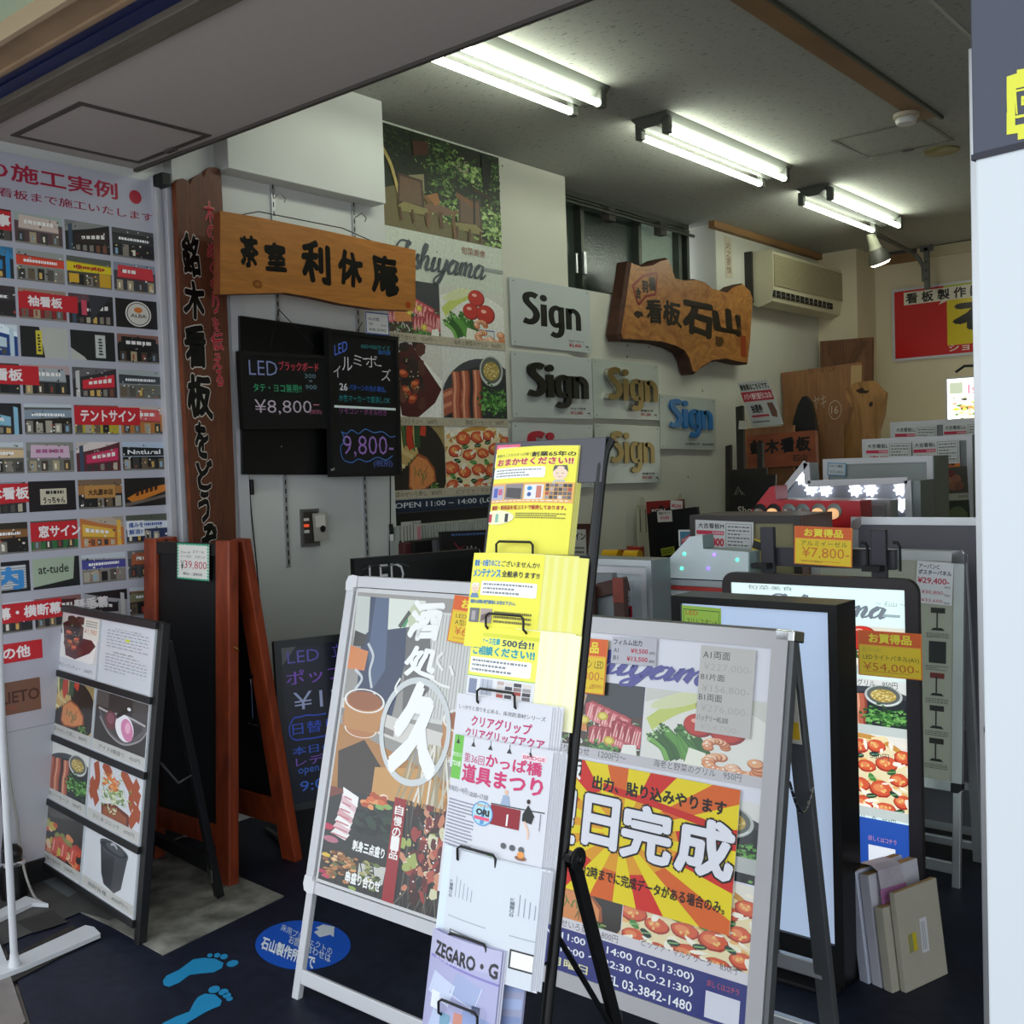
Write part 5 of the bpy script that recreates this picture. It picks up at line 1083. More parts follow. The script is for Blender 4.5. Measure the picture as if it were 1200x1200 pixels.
a.rect(0, .97, 1, 1, '2ca078'); a.rect(0, 0, 1, .03, '2ca078'); a.text('スクール', .5, .74, .86, .82, '404040'); a.text('チャーチ', .12, .7, .42, .78, '404040'); a.text('イーゼル　スタンド', .12, .6, .9, .68, '505050'); a.text('¥', .12, .26, .22, .52, '303030'); a.text('39,800', .24, .28, .94, .52, 'c04858', bold=-.004); a.text('税込・送料別', .2, .12, .8, .2, '404040')
a.b.box(f, 0, 0, -.001, f.w, f.h, 0, PRINT, lin('e8e6de')); solo(a.b, 'price_note', 'white note with green dotted border on the red timber A board', 'price card')
# ---------------------------------------------------------------- marker boards standing by the pillar
def hd(px_, py_, deg, tilt):
    p = at(px_, py_, 'z', 0); r_ = math.radians(deg); x = V((math.sin(r_), math.cos(r_), 0)); n = V((math.cos(r_), -math.sin(r_), 0)); tt = math.radians(tilt)
    return Fr(p, x, V((0, 0, math.cos(tt)))-n*math.sin(tt))
F = hd(338, 1008, 20, 4); m_dk = mat('dark_grey_alu', '3a3c3e', .4, metal=.4, noise=.15, scale=10)
u0_, vT = F.px(320, 752); vB = F.px(341, 945)[1]; W1 = .58
t = thing('marker_stand', 'LED marker board stand with blue and violet handwriting behind the sake poster stand', 'menu board', tuple(F.P(u0_+W1/2, 0)))
b = MB(); b.rails(F, u0_, vB-.02, u0_+W1, vT, .028, -.02, .008, m_dk); part(b, 'frame', t, .004)
for u in (u0_+.002, u0_+W1-.026):
    b = MB(); b.box(F, u, 0, -.016, u+.024, vB, 0, m_dk); part(b, 'leg', t, .003)
b = MB(); b.box(F, u0_+.03, .02, -.4, u0_+.05, .04, -.0, m_dk) ; part(b, 'foot_bar', t, .002)
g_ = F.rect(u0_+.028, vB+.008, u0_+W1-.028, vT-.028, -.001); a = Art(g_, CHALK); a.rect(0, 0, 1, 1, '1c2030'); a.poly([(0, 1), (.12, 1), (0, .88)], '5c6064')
for s_, bl, br_, h, c, bo in (('LED', (337, 778), (374, 772), 14, '6c60c8', -.004), ('立', (389, 770), (402, 768), 15, '6c60c8', 0), ('ポップボード', (336, 804), (468, 776), 17, '8c58d0', .01), ('¥12,800', (345, 836), (470, 812), 24, 'b8c0e8', -.006), ('日替りランチ', (343, 862), (450, 842), 14, '3c60e0', 0), ('本日のランチ', (343, 886), (440, 864), 10, '3c68d8', .01), ('レディース', (347, 899), (430, 880), 11, '9868d8', 0), ('open', (350, 910), (374, 905), 9, '4878e0', 0), ('9:00', (352, 928), (392, 918), 12, '4878e0', 0)): Tb(a, s_, bl, br_, h, c, bold=bo)
pts = [NP(g_, *p) for p in ((339, 852), (344, 842), (352, 840), (360, 838), (370, 838), (382, 836))]; a.stroke(pts, .006, '3858c8'); pts = [NP(g_, *p) for p in ((339, 852), (340, 862), (346, 867), (356, 866), (366, 865), (382, 862))]; a.stroke(pts, .006, '3858c8')
a.b.box(g_, 0, 0, -.01, g_.w, g_.h, 0, CHALK, lin('1c2030')); part(a.b, 'writing_surface', t)
pF = at(414, 655, 'y', 2.75); r_ = math.radians(17); F = Fr((pF.x, pF.y, 0), (math.sin(r_), math.cos(r_), 0), (0, 0, 1))
u0_, vT = F.px(414, 655); u1_ = F.px(560, 645)[0]; t = thing('marker_stand', 'black LED marker board whose top edge shows above the sake poster stand', 'menu board', tuple(F.P((u0_+u1_)/2, 0)))
b = MB(); b.rails(F, u0_, vT-.75, u1_, vT, .03, -.03, .01, m_black); part(b, 'frame', t, .004)
for u in (u0_+.005, u1_-.03): b = MB(); b.box(F, u, 0, -.02, u+.025, vT-.75, 0, m_black); part(b, 'leg', t, .003)
g_ = F.rect(u0_+.03, vT-.72, u1_-.03, vT-.03, 0); a = Art(g_, CHALK); a.rect(0, 0, 1, 1, '0c0d0e')
Tb(a, 'LED', (433, 690), (474, 688), 28, 'd0d0d0', bold=-.008); a.stroke([NP(g_, *p) for p in ((424, 668), (440, 662), (450, 665), (466, 660), (480, 664))], .004, '404448'); a.b.box(g_, 0, 0, -.02, g_.w, g_.h, 0, CHALK, lin('0c0d0e')); part(a.b, 'writing_surface', t)
# ---------------------------------------------------------------- poster stands (aluminium A frames)
def aframe(t, F, u0, v0, u1, v1, rw, m_f, rear_foot_y, rear_m, footh=0, tb=None, rc=.02, depth=.022, rearw=.035, panel=None, rtop=None):
    """front snap frame, two front legs, rear frame"""
    b = MB(); b.rails(F, u0, v0, u1, v1, rw, -depth, 0, m_f, tb); part(b, 'snap_frame', t, .003)
    for u in (u0+.004, u1-.004-rearw*.8):
        b = MB(); b.box(F, u, 0, -depth-.004, u+rearw*.8, v0+.01, -.006, m_f); part(b, 'front_leg', t, .003)
    b = MB(); b.box(F, u0+.004, .045, -depth, u1-.004, .085, -.008, m_f); part(b, 'front_crossbar', t, .003)
    top = v1 if rtop is None else rtop
    T0, T1 = F.P(u0+.02, top-.01, -depth-.02), F.P(u1-.02, top-.01, -depth-.02)
    for T_ in (T0, T1):
        Q = V((T_.x, rear_foot_y, 0.012)); b = MB(); b.bar(T_, Q, rearw, .022, rear_m, F.x); part(b, 'rear_leg', t, .003)
    def pt(T_, k): return T_+(V((T_.x, rear_foot_y, .012))-T_)*k
    for k in ((.62, .93) if panel is None else panel):
        b = MB(); b.bar(pt(T0, k), pt(T1, k), .03, .018, rear_m, (0, 0, 1)); part(b, 'rear_crossbar', t, .003)
    b = MB(); b.bar(T0, T1, .03, .03, rear_m, (0, 0, 1)); part(b, 'hinge_bar', t, .003)
    return pt, T0, T1
# sake poster stand
F = FY(1.86, 13.7); u0_ = (F.px(413, 675)[0]+F.px(352, 1037)[0])/2; u1_ = -1.80; vT = F.px(450, 677)[1]; v0_ = F.px(420, 1066)[1]
t = thing('poster_stand', 'white A frame poster stand with the sake bar poster, left one of the front pair', 'poster stand', ((u0_+u1_)/2, 2.0, 0))
aframe(t, F, u0_, v0_, u1_, vT, .032, m_alu_w, 2.55, m_alu_w)
for (u, v) in ((u0_, vT), (u1_, vT), (u0_, v0_), (u1_, v0_)):
    b = MB(); su = 1 if u == u0_ else -1; sv = -1 if v == vT else 1
    pts = [(u+su*.045, v), (u+su*.045, v+sv*.034), (u+su*.034, v+sv*.034), (u+su*.034, v+sv*.045), (u, v+sv*.045), (u-su*.003, v+sv*.02), (u+su*.004, v+sv*.004), (u+su*.02, v-sv*.003)]
    b.prism(F, pts, -.024, .004, mat('corner_plastic', 'dcdcde', .4)); part(b, 'corner_cap', t, .002)
g_ = F.rect(u0_+.036, v0_+.034, u1_-.034, vT-.034, -.008); a = Art(g_, GLOSS); N = lambda x, y: NP(g_, x, y)
a.rect(0, 0, 1, 1, 'cccccc'); ym = (N(385, 915)[1]+N(530, 950)[1])/2
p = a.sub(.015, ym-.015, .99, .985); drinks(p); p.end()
xb0, xb1 = N(460, 960)[0], N(474, 960)[0]; yq = (N(372, 985)[1]+N(452, 1015)[1])/2
for fn, q in ((platter, (.015, yq, xb0, ym)), (skewers, (.015, .01, xb0, yq))): p = a.sub(*q); fn(p); p.end()
p = a.sub(xb1, .01, .99, ym); kebab(p); p.end(); a.sync(); a.rect(xb0, .01, xb1, ym, '9c1c24'); a.vtext('自慢の一品', xb0+.012, ym*.42, xb1-.012, ym-.02, 'f8f4f0', bold=.02, gap=.08)
a.text('刺身三点盛り', xb0-.24, yq+.012, xb0-.02, yq+.045, 'f4f4f0', bold=.04); a.text('串盛り合わせ', xb0-.26, .03, xb0-.02, .064, 'f4f4f0', bold=.04)
x0, y1_ = N(484, 705); x1, y0_ = N(512, 750); a.text('酒', x0, y0_, x1, y1_, 'fbfbf8', bold=.05, brush=2, shear=.1); x0, y1_ = N(478, 757); x1, y0_ = N(508, 795); a.text('処', x0, y0_, x1, y1_, 'fbfbf8', bold=.04, brush=4, shear=.15)
c = N(486, 857); rr = N(528, 868)[0]-c[0]; ra = rr*g_.w/g_.h; cy = c[1]; a.ring(c[0], cy, rr, ra*1.08, .12, 'd4d8d8', n=48); 
x0, y1_ = c[0]-.1*1.0, cy+ra*.86; a.text('久', c[0]-rr*.6, cy-ra*.8, c[0]+rr*.62, cy+ra*.9, 'fcfcfa', bold=.06, brush=0, shear=.1)
a.stroke([N(470, 795), N(464, 806), N(466, 812)], .006, 'f4f4f0'); a.stroke([N(506, 795), N(516, 802), N(528, 806)], .006, 'f4f4f0'); a.stroke([N(520, 765), N(513, 774), N(520, 786)], .008, 'f0f0ec'); a.stroke([N(528, 780), N(532, 792)], .008, 'f0f0ec')
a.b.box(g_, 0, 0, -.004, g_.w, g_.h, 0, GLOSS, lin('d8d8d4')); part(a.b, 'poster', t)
popcard('bargain_card', 'bargain card for the outdoor A type poster board, taped on the sake poster', F, ((533, 697), (592, 706), (519, 750)), [('LED屋外用', .1, .52, .7, .63, '585030'), ('A型ポスター', .1, .38, .75, .5, '484020'), ('¥69,800', .12, .14, .92, .34, 'd86030')], w=.002)
# Ishiyama poster stand
F = FY(2.05-1.14*math.tan(math.radians(11.9)), 11.9); u1_ = (F.px(918, 742)[0]+F.px(908, 1060)[0])/2; u0_ = u1_-.66; vT = (F.px(700, 723)[1]+F.px(900, 739)[1])/2; v0_ = (F.px(647, 1155)[1]+F.px(709, 1176)[1])/2
t = thing('poster_stand', 'grey A frame poster stand with the restaurant poster and yellow burst notice, in front', 'poster stand', ((u0_+u1_)/2, 2.0, 0))
m_sil = mat('satin_silver', 'b4b2b4', .4, metal=.35, noise=.05, scale=6)
RF = at(972, 1200, 'x', u1_-.02)  # a point on the rear leg
T1y = F.P(0, vT-.01, -.04); k = (T1y.z-.012)/(T1y.z-RF.z); rfy = T1y.y+(RF.y-T1y.y)*k
pt, T0, T1 = aframe(t, F, u0_, v0_, u1_, vT, .036, m_sil, rfy, m_alud, rearw=.04, panel=())
for k, px_ in ((0, 1112), (1, 1190)):
    kk = min(range(100), key=lambda i: abs((CAM+(pt(T1, i/100)-CAM)-CAM).dot(fw) and (600-FOC*(pt(T1, i/100)-CAM).dot(cu)/(pt(T1, i/100)-CAM).dot(fw))-(px_+25)))/100
    b = MB(); b.bar(pt(T0, kk), pt(T1, kk), .035, .02, m_alu, (0, 0, 1)); part(b, 'rear_crossbar', t, .003)
    if k == 0:
        b = MB(); p = pt(T1, kk)-V((.12, 0, -.02)); b.lathe(p, (0, 0, 1), [(.012, 0), (.014, .008), (.01, .02), (0, .022)], m_black, 14); part(b, 'knob', t)
b = MB(); b.box(F, u1_, v0_, -.03, u1_+.012, vT, -.004, m_alud); part(b, 'side_profile', t, .002)
b = MB(); b.box(F, u1_-.03, vT-.02, -.05, u1_+.014, vT+.004, -.0, m_chrome); part(b, 'hinge_cap', t, .003)
b = MB(); h1 = F.P(u1_+.015, F.px(913, 915)[1], -.02); h2_ = pt(T1, .3)+V((.02, 0, 0)); n = 12; prev = None
for i in range(n): 
    s0, s1 = i/n, (i+1)/n; q0 = h1+(h2_-h1)*s0-V((0, 0, .06*math.sin(math.pi*s0)+.0)); q1 = h1+(h2_-h1)*s1-V((0, 0, .06*math.sin(math.pi*s1))); b.tube([q0+(q1-q0)*.08, q0+(q1-q0)*.92], .0035, m_chrome, 6)
part(b, 'safety_chain', t)
g_ = F.rect(u0_+.034, v0_+.034, u1_-.034, vT-.034, -.006); a = Art(g_, GLOSS); N = lambda x, y: NP(g_, x, y)
a.rect(0, 0, 1, 1, 'dfdfe8'); yA = (N(700, 798)[1]+N(860, 822)[1])/2+.004; yB = (N(680, 888)[1]+N(880, 920)[1])/2; xm = N(752, 860)[0]; xl = -.0
yC = .57; yD = (N(655, 1085)[1]+N(875, 1155)[1])/2; yE = yD
for fn, q in ((sashimi, (xl, yB, xm, yA)), (asparagus, (xm+.004, yB, 1, yA)), (sausages, (xm+.004, .375, 1, yB-.04)), (salmon, (xl, yD, xm-.02, .34)), (pizza, (xm-.016, yD, 1, .37))): p = a.sub(*q); fn(p); p.end()
a.sync()
a.rect(0, yB, 1, yB+.03, 'c4c0c4'); a.rect(0, yD, 1, yD+.03, 'd8d4d8'); a.rect(xm, .4, 1, .44, 'b8bcb8')
Tb(a, '刺身盛り合わせ　1200円〜', (636, 876), (734, 889), 9, '484850'); Tb(a, '海老と野菜のグリル　950円', (766, 898), (869, 914), 9, '484850')
Tb(a, '旬菜のせいろ蒸し　800円', (636, 1078), (725, 1097), 9, '585860'); Tb(a, 'ピッツァ・マルゲリータ　850円', (752, 1108), (864, 1138), 9, '585860')
x0 = N(655, 790)[0]; x1 = N(850, 800)[0]; yb_ = (N(730, 795)[1]+N(810, 800)[1])/2; cursive(a, 'Ishiyama', x0-.03, yb_+.006, x1+.03, yb_+.04, '4c4c98', th=.013)
yt = yD; a.rect(0, 0, 1, yt, '2c3478')
xr = N(813, 1155)[0]; xc_ = N(662, 1120)[0]; a.text('OPEN', 0, yt*.72, xc_-.06, yt*.9, 'eef0f4', bold=.015)
for s_, x0, x1, k_, c_ in (('11:00 〜 14:00 (LO.13:00)', xc_-.02, xr, .7, 'eef0f4'), ('18:00 〜 22:30 (LO.21:30)', xc_-.02, xr, .41, 'eef0f4'), ('定休日 月曜日', -.05, N(688, 1150)[0], .12, 'e0dca8'), ('TEL 03-3842-1480', N(703, 1160)[0], xr, .1, 'eef0f4')): a.text(s_, x0, yt*k_, x1, yt*(k_+.2), c_, bold=.015); Tb(a, '詳しくはコチラ', (829, 1155), (867, 1165), 8, 'c05868')
q0, q1 = N(828, 1160), N(866, 1205); a.rect(q0[0], max(.004, q1[1]), q1[0], q0[1], 'd8dae4')
a.b.box(g_, 0, 0, -.004, g_.w, g_.h, 0, GLOSS, lin('dcdce4')); part(a.b, 'poster', t)
# yellow and red burst notice
def burst(a):
    a.rect(0, 0, 1, 1, 'f0d820'); cx, cy = .42, .52; n = 13
    for k in range(n):
        a0 = 2*math.pi*(k+.2)/n; a1 = a0+math.pi/n; R1 = 2
        for (r0_, r1_, c) in ((.1, .3, 'e8a028'), (.3, R1, 'e06828' if k % 2 else 'd83028')):
            if r0_ < .3 or True: a.poly([(cx+r0_*math.cos(a0), cy+r0_*math.sin(a0)), (cx+r1_*math.cos(a0), cy+r1_*math.sin(a0)), (cx+r1_*math.cos(a1), cy+r1_*math.sin(a1)), (cx+r0_*math.cos(a1), cy+r0_*math.sin(a1))], c)
    a.poly([(.3, .86), (.6, .8), (.98, .72), (.9, .68), (.6, .75), (.3, .8)], 'd02c24')
    a.poly([(-.12, .8), (.17, .88), (.165, 1.05), (-.12, .97)], '282828'); a.text('看板', .005, .84, .165, .97, 'f8f8f8', bold=.05, rise=.05)
    a.text('出力、貼り込みやります', .24, .8, .94, .9, '181818', bold=.035)
    for s_, x0, x1 in (('翌', -.02, .16), ('日', .215, .395), ('完', .43, .68), ('成', .72, .985)): a.text(s_, x0, .36 if s_ != '日' else .38, x1, .74, 'ececf4', bold=.04, outline='181818', ow=.035)
    a.text('※', .09, .22, .14, .27, 'd0a030', bold=.02); a.text('当日12時までに完成データがある場合のみ。', .15, .13, .97, .215, '181818', bold=.02)
card('burst_notice', 'yellow and red sunburst notice announcing next day completion, taped on the restaurant poster', F, ((650, 884), (868, 926), (640, 1034)), burst, m=PRINT, cat='notice')
card('film_price_label', 'small grey film output price label at the top of the restaurant poster', F, ((718, 746), (770, 749), (718, 777)), lambda a: (a.rect(0, 0, 1, 1, 'c0c0c8'), a.text('フィルム出力', .04, .7, .68, .92, '181820', bold=.02), a.text('A1', .05, .42, .16, .58, '282830'), a.text('¥9,500', .44, .4, .82, .6, 'c02040', bold=.02), a.text('(税別)', .85, .4, .98, .52, '303030'), a.text('B1', .05, .14, .16, .3, '282830'), a.text('¥13,500', .36, .1, .82, .3, 'c02040', bold=.02), a.text('(税別)', .85, .1, .98, .22, '303030')))
card('handwritten_price_sheet', 'beige handwritten price sheet covering the upper right of the restaurant poster', F, ((822, 756), (886, 762), (820, 857)), lambda a: (a.rect(0, 0, 1, 1, 'c8c4c0'), a.text('A1両面', .05, .85, .55, .94, '3c3c40'), a.text('¥227,000-', .08, .71, .96, .8, 'b0acaa', bold=-.01), a.text('B1片面', .04, .6, .48, .68, '3c3c40'), a.text('¥156,800-', .08, .46, .94, .55, 'aaa6a4', bold=-.01), a.text('B1両面', .03, .36, .46, .44, '3c3c40'), a.text('¥276,000-', .08, .23, .96, .32, 'b0acaa', bold=-.01), a.text('バッテリー¥5,000', .02, .12, .6, .2, '2c2c30'), a.text('¥54,000-', .1, .02, .82, .1, 'b8b4b2', bold=-.01)), cat='price sheet')
popcard('bargain_card', 'bargain card beside the film output label on the restaurant poster', F, ((650, 745), (713, 750), (650, 808)), [('ここでもサイン LED', .08, .46, .95, .62, '504828'), ('A1', .12, .32, .24, .42, '484020'), ('片面', .1, .18, .26, .3, '484020'), ('69,800-', .34, .22, .96, .4, 'd87038'), ('(税別)', .74, .1, .96, .18, 'c06030')], w=.003)
b = MB(); p = at(933, 790, 'x', u1_-.0); f = Fr(pt(T1, .12)+V((.0, -.02, 0)), (1, 0, 0), (0, -(pt(T1, 1)-pt(T1, 0)).normalized().y, -(pt(T1, 1)-pt(T1, 0)).normalized().z)); b.box(f, -.016, -.1, .0, .016, .03, .002, mat('caution_sticker', 'c8c4b8', .5)); b.box(f, -.014, -.09, .002, .014, -.05, .0025, mat('caution_yellow', 'd8b020', .5)); part(b, 'caution_sticker', t)
# ---------------------------------------------------------------- leaflet rack
F = FY(1.5-1.545*math.tan(math.radians(12.8)), 12.8); t = thing('leaflet_rack', 'black wire leaflet rack with tiers of pockets in the foreground', 'leaflet rack', (-1.15, 1.4, 0))
uR = (F.px(704, 560)[0]+F.px(645, 1150)[0])/2; uL = F.px(579, 590)[0]; vT = F.px(645, 517)[1]
def fx(x, y, w=0): return F.px(x, y, w)
for u in (uL, uR):
    b = MB(); b.tube([F.P(u, 0, 0), F.P(u, vT-.05, 0), F.P(u, vT-.02, -.004), F.P(u+(.004 if u == uR else -.004), vT-.0, -.012)], .0095, m_steel, 14); part(b, 'post', t, smooth=True)
b = MB(); b.box(F, uL-.006, vT-.078, .006, uR+.008, vT, .0085, mat('rack_header', '4c4a50', .4, metal=.3)); b.box(F, uL-.006, vT-.002, -.03, uR+.008, vT, .0085, mat('rack_header', '4c4a50', .4)); part(b, 'header_plate', t, .001)
b = MB(); b.box(F, uL, .3, -.004, uR, .32, .004, m_steel); part(b, 'lower_bar', t, .002)
# pocket wires; each pocket holds one stack
LV = [.012, .05, .052, .056, .066, .074, .088]
tiers = [((687, 653), (576, 645)), ((678, 743), (563, 735)), ((668, 833), (553, 820)), ((658, 924), (536, 905)), ((648, 1020), (530, 1003)), ((640, 1122), (520, 1092)), ((630, 1196), (508, 1180))]
for k, (rp, lp) in enumerate(tiers):
    v = F.px(*rp)[1]; WD = LV[k]+.018; ul = F.px(*lp, WD)[0]; ur = max(uR-.02, ul+.15); b = MB(); hw_ = LV[k]*.5 if k else WD
    b.tube([F.P(uR, v, 0), F.P(ur+.012, v-.003, hw_), F.P(ul+.02, v-.003, hw_), F.P(uL, v, 0)], .0022, m_steel, 8); part(b, 'pocket_wire', t, smooth=True)
    if k != 3:
        b = MB(); u1w, u2w = ul+.012, ul+.095; b.tube([F.P(u1w, v-.02, LV[k]-.012), F.P(u1w, v-.003, WD), F.P(u1w, v+.014, WD+.003), F.P(u1w+.006, v+.019, WD+.003), F.P(u2w-.006, v+.019, WD+.003), F.P(u2w, v+.014, WD+.003), F.P(u2w, v-.003, WD), F.P(u2w, v-.02, LV[k]-.012)], .0022, m_steel, 8); part(b, 'pocket_loop', t, smooth=True)
pv = F.P(uR+.012, *[F.px(672, 1008)[1]], -.012); fo = at(722, 1200, 'x', pv.x+.0); kk = (pv.z-.008)/(pv.z-fo.z); foot = V((pv.x+.0, pv.y+(fo.y-pv.y)*kk, .008)); dx = uL-uR-.03
for d in (0, dx):
    b = MB(); b.bar(pv+V((d, 0, 0)), foot+V((d, 0, 0)), .014, .022, m_black, (1, 0, 0)); part(b, 'rear_leg', t, .002)
b = MB(); b.lathe(pv+V((.008, 0, 0)), (1, 0, 0), [(.02, 0), (.02, .004), (.006, .005), (.006, .01), (0, .011)], m_black, 16); b.bar(pv+V((0, .0, 0)), F.P(uR, F.px(660, 1000)[1], 0), .012, .03, m_black, (0, 0, 1)); part(b, 'hinge', t, .001)
pm = pv+(foot-pv)*.42; b = MB(); b.bar(pm, F.P(uR, F.px(652, 1093)[1], 0), .004, .014, m_black, (0, 0, 1)); part(b, 'strut', t, .001)
# leaflets
def bend(k): return lambda x, y: k*(1-(2*x-1)**2)
def leaflets(label, cor, fn, w, extra=(), curve=.012, m=None, back='f0e84c', group='leaflet stacks in the wire rack', n=5, side='ece66c', dx=.006):
    f = F.sub(*cor, w=w, sq=True); t_ = thing('leaflet_stack', label, 'leaflets', tuple(f.P(f.w/2, 0)), group)
    a = Art(f, m or PRINT, bend=bend(curve)); a.rect(0, 0, 1, 1, back); fn(a); part(a.b, 'front_leaflet', t_)
    for i in range(n):
        g2 = Fr(f.P(dx*(i+1), -.0+.002*math.sin(i*2.3), -.0022*(i+1)), f.x, f.y); g2.w, g2.h = f.w, f.h
        a = Art(g2, PRINT, w=0, bend=bend(curve)); a.rect(0, 0, 1, 1, mix(side, 'ffffff', .12 if i % 2 else 0)); 
        for x in (.985,): a.rect(.99, .0, 1, 1, 'd0cc70' if back.startswith('f0') else 'c4c4cc')
        part(a.b, 'leaflet_behind', t_)
    return t_
def bubble(a, x0, y0, x1, y1): a.poly([(x0+.02, y0), (x1-.02, y0), (x1, y0+.01), (x1, y1-.01), (x1-.02, y1), (x0+.02, y1), (x0, y1-.01), (x0, y0+.01)], 'f4f4f0'); a.lines(x0+.04, y0+.01, x1-.04, y1-.01, 3, '808488', 3, .45, .05)
def thumbs(a, x0, y0, x1, y1, nx_, ny_, seed=1):
    r = random.Random(seed); w_, h_ = (x1-x0)/nx_, (y1-y0)/ny_
    for i in range(nx_):
        for j in range(ny_): a.rect(x0+i*w_+w_*.08, y0+j*h_+h_*.08, x0+(i+1)*w_-w_*.08, y0+(j+1)*h_-h_*.08, r.choice(['8a7c78', 'a09898', 'c0a8a0', '6c6468', 'b05048', 'd8d0c8', '484448']))
def man(a, x, y, s_, hat=None):
    a.ell(x, y, .035*s_, .026*s_, 'f0d4bc', n=18); a.poly([(x-.036*s_, y+.005*s_), (x-.03*s_, y+.028*s_), (x+.03*s_, y+.03*s_), (x+.038*s_, y+.004*s_), (x+.02*s_, y+.016*s_), (x-.02*s_, y+.016*s_)], hat or '5c5c5c')
    a.stroke([(x-.018*s_, y-.002), (x-.008*s_, y-.001)], .002, '303030', smooth=False); a.stroke([(x+.008*s_, y-.001), (x+.018*s_, y-.002)], .002, '303030', smooth=False); a.stroke([(x-.008*s_, y-.012*s_), (x, y-.015*s_), (x+.008*s_, y-.012*s_)], .002, 'a05040'); a.poly([(x-.04*s_, y-.05*s_), (x+.04*s_, y-.05*s_), (x+.025*s_, y-.026*s_), (x-.025*s_, y-.026*s_)], 'c0c0b8' if not hat else '6c88b0')
def leaf1(a):
    a.text('看板のことならかっぱ橋で', .02, .925, .5, .95, '484030', bold=.01); a.text('創業65年の', .5, .915, .98, .955, '202020', bold=.03)
    a.text('おまかせください!!', .04, .85, .96, .905, 'c03048', bold=.045, outline='f4f0d0', ow=.02); bubble(a, .0, .74, .68, .83); man(a, .84, .775, 2.2)
    a.rect(0, .53, 1, .7, 'e8b060'); a.rect(0, .56, .18, .68, 'b8b0c0'); a.rect(.03, .58, .09, .66, '5060b0'); a.rect(.1, .6, .16, .65, 'c06080'); a.rect(.2, .56, .44, .69, '8c8484'); a.poly([(.22, .58), (.42, .56), (.42, .65), (.22, .66)], '4c4848'); a.rect(.46, .56, .68, .68, 'e4e4e8'); a.ell(.52, .65, .03, .018, '3888c0'); a.ell(.52, .6, .025, .018, '405898'); a.rect(.6, .57, .66, .67, 'c87868'); thumbs(a, .7, .56, .98, .69, 6, 4); a.lines(.02, .54, .95, .555, 1, 'f4f0e0', 2)
    a.text('看板・販促品を低コストで販売しております。', .03, .475, .94, .51, 'b03030', bold=.03); a.ell(.12, .41, .24, .06, 'f4f0c8', n=24)
    for x, c in ((.0, 'b83848'), (.1, '88b8a0'), (.24, '303030')): a.rect(x, .37, x+.045, .44, c)
    a.lines(.38, .4, .94, .45, 3, '787040', 8, .5, .04)
leaflets('tall yellow leaflets with a smiling cartoon man in the top pocket', ((583, 527), (676, 540), (573, 664)), leaf1, .012, n=4, dx=.0015)
c_ = F.sub((583, 522), (610, 522), (582, 548), w=.009, sq=True); a = Art(c_); a.rect(0, 0, 1, 1, 'f4f0f0'); a.rect(0, .6, 1, 1, 'e06080'); a.lines(.1, .7, .9, .95, 1, 'f8d8e0'); a.b.box(c_, 0, -.06, -.001, c_.w, c_.h, 0, PRINT, lin('f4f0f0')); solo(a.b, 'pink_leaflet', 'pink topped white leaflet peeking out behind the tall yellow leaflets', 'leaflet')
def leaf2(a):
    a.text('看板・お困りのこと', .04, .86, .46, .925, '2878b0', bold=.05, outline='f4f4e8', ow=.02); a.text('ございませんか?', .48, .86, .95, .92, '303030', bold=.02)
    a.text('メンテナンス', .04, .745, .48, .825, '2888c0', bold=.045); a.text('全般承ります!!', .5, .75, .96, .815, '303030', bold=.03); bubble(a, .2, .55, .95, .7); man(a, .1, .62, 2.0, 'e8e8e0')
    a.text('看板の点検は専門業者にお任せ下さい。', .04, .46, .72, .5, '4878b0', bold=.03); a.rect(.05, .26, .22, .41, '6c6870'); a.rect(.09, .28, .16, .38, 'a8a0a0'); a.rect(.24, .26, .42, .41, 'a89890'); a.poly([(.26, .27), (.4, .33), (.4, .38), (.26, .34)], '6c5850'); a.lines(.45, .26, .92, .4, 3, '787040', 9, .5, .04)
leaflets('yellow maintenance leaflets in the second pocket from the top', ((556, 648), (640, 643), (556, 758)), leaf2, .05, n=9, dx=.0085, side='e8e270')
def leaf3(a):
    a.rect(0, .3, 1, .9, 'f0f060'); a.text('ショーケース在庫', .02, .81, .5, .88, '38a0a8', bold=.04); a.text('500台!!', .54, .8, .94, .885, '304858', bold=.03); a.text('ご相談ください!!', .06, .69, .96, .785, '2898a8', bold=.045); a.rect(0, .89, 1, .93, 'd8d838'); bubble(a, .03, .49, .94, .66)
    a.rect(0, .2, 1, .46, '90c040'); a.rect(0, .23, 1, .45, 'e0e0e4'); a.rect(.05, .26, .2, .42, '8088a0'); a.rect(.26, .26, .46, .43, 'b8bcc8'); a.rect(.3, .26, .31, .43, '8c90a0'); a.rect(.38, .26, .39, .43, '8c90a0'); thumbs(a, .52, .25, .97, .43, 4, 4, 5); a.lines(.05, .205, .9, .225, 1, 'f0f8e0', 3)
leaflets('yellow showcase leaflets advertising 500 units in the third pocket', ((555, 733), (634, 738), (553, 840)), leaf3, .052, n=8, dx=.009, side='f4f0c0')
def leaf4(a): a.rect(0, 0, 1, 1, 'd6d6dc'); a.text('しっかりと滑りを止める、床用防滑材シリーズ', .04, .8, .95, .86, '383838', bold=.01); a.text('クリアグリップ', .22, .6, .84, .74, 'b83068', bold=.03); a.text('クリアグリップアクア', .16, .44, .96, .57, 'b83068', bold=.03); a.text('防滑グリップ', .1, .3, .8, .4, '484848', bold=.02)
leaflets('white leaflets with magenta grip lettering in the fourth pocket', ((537, 812), (649, 822), (537, 900)), leaf4, .056, back='d6d6dc', n=4, side='e4e4e8', dx=.004)
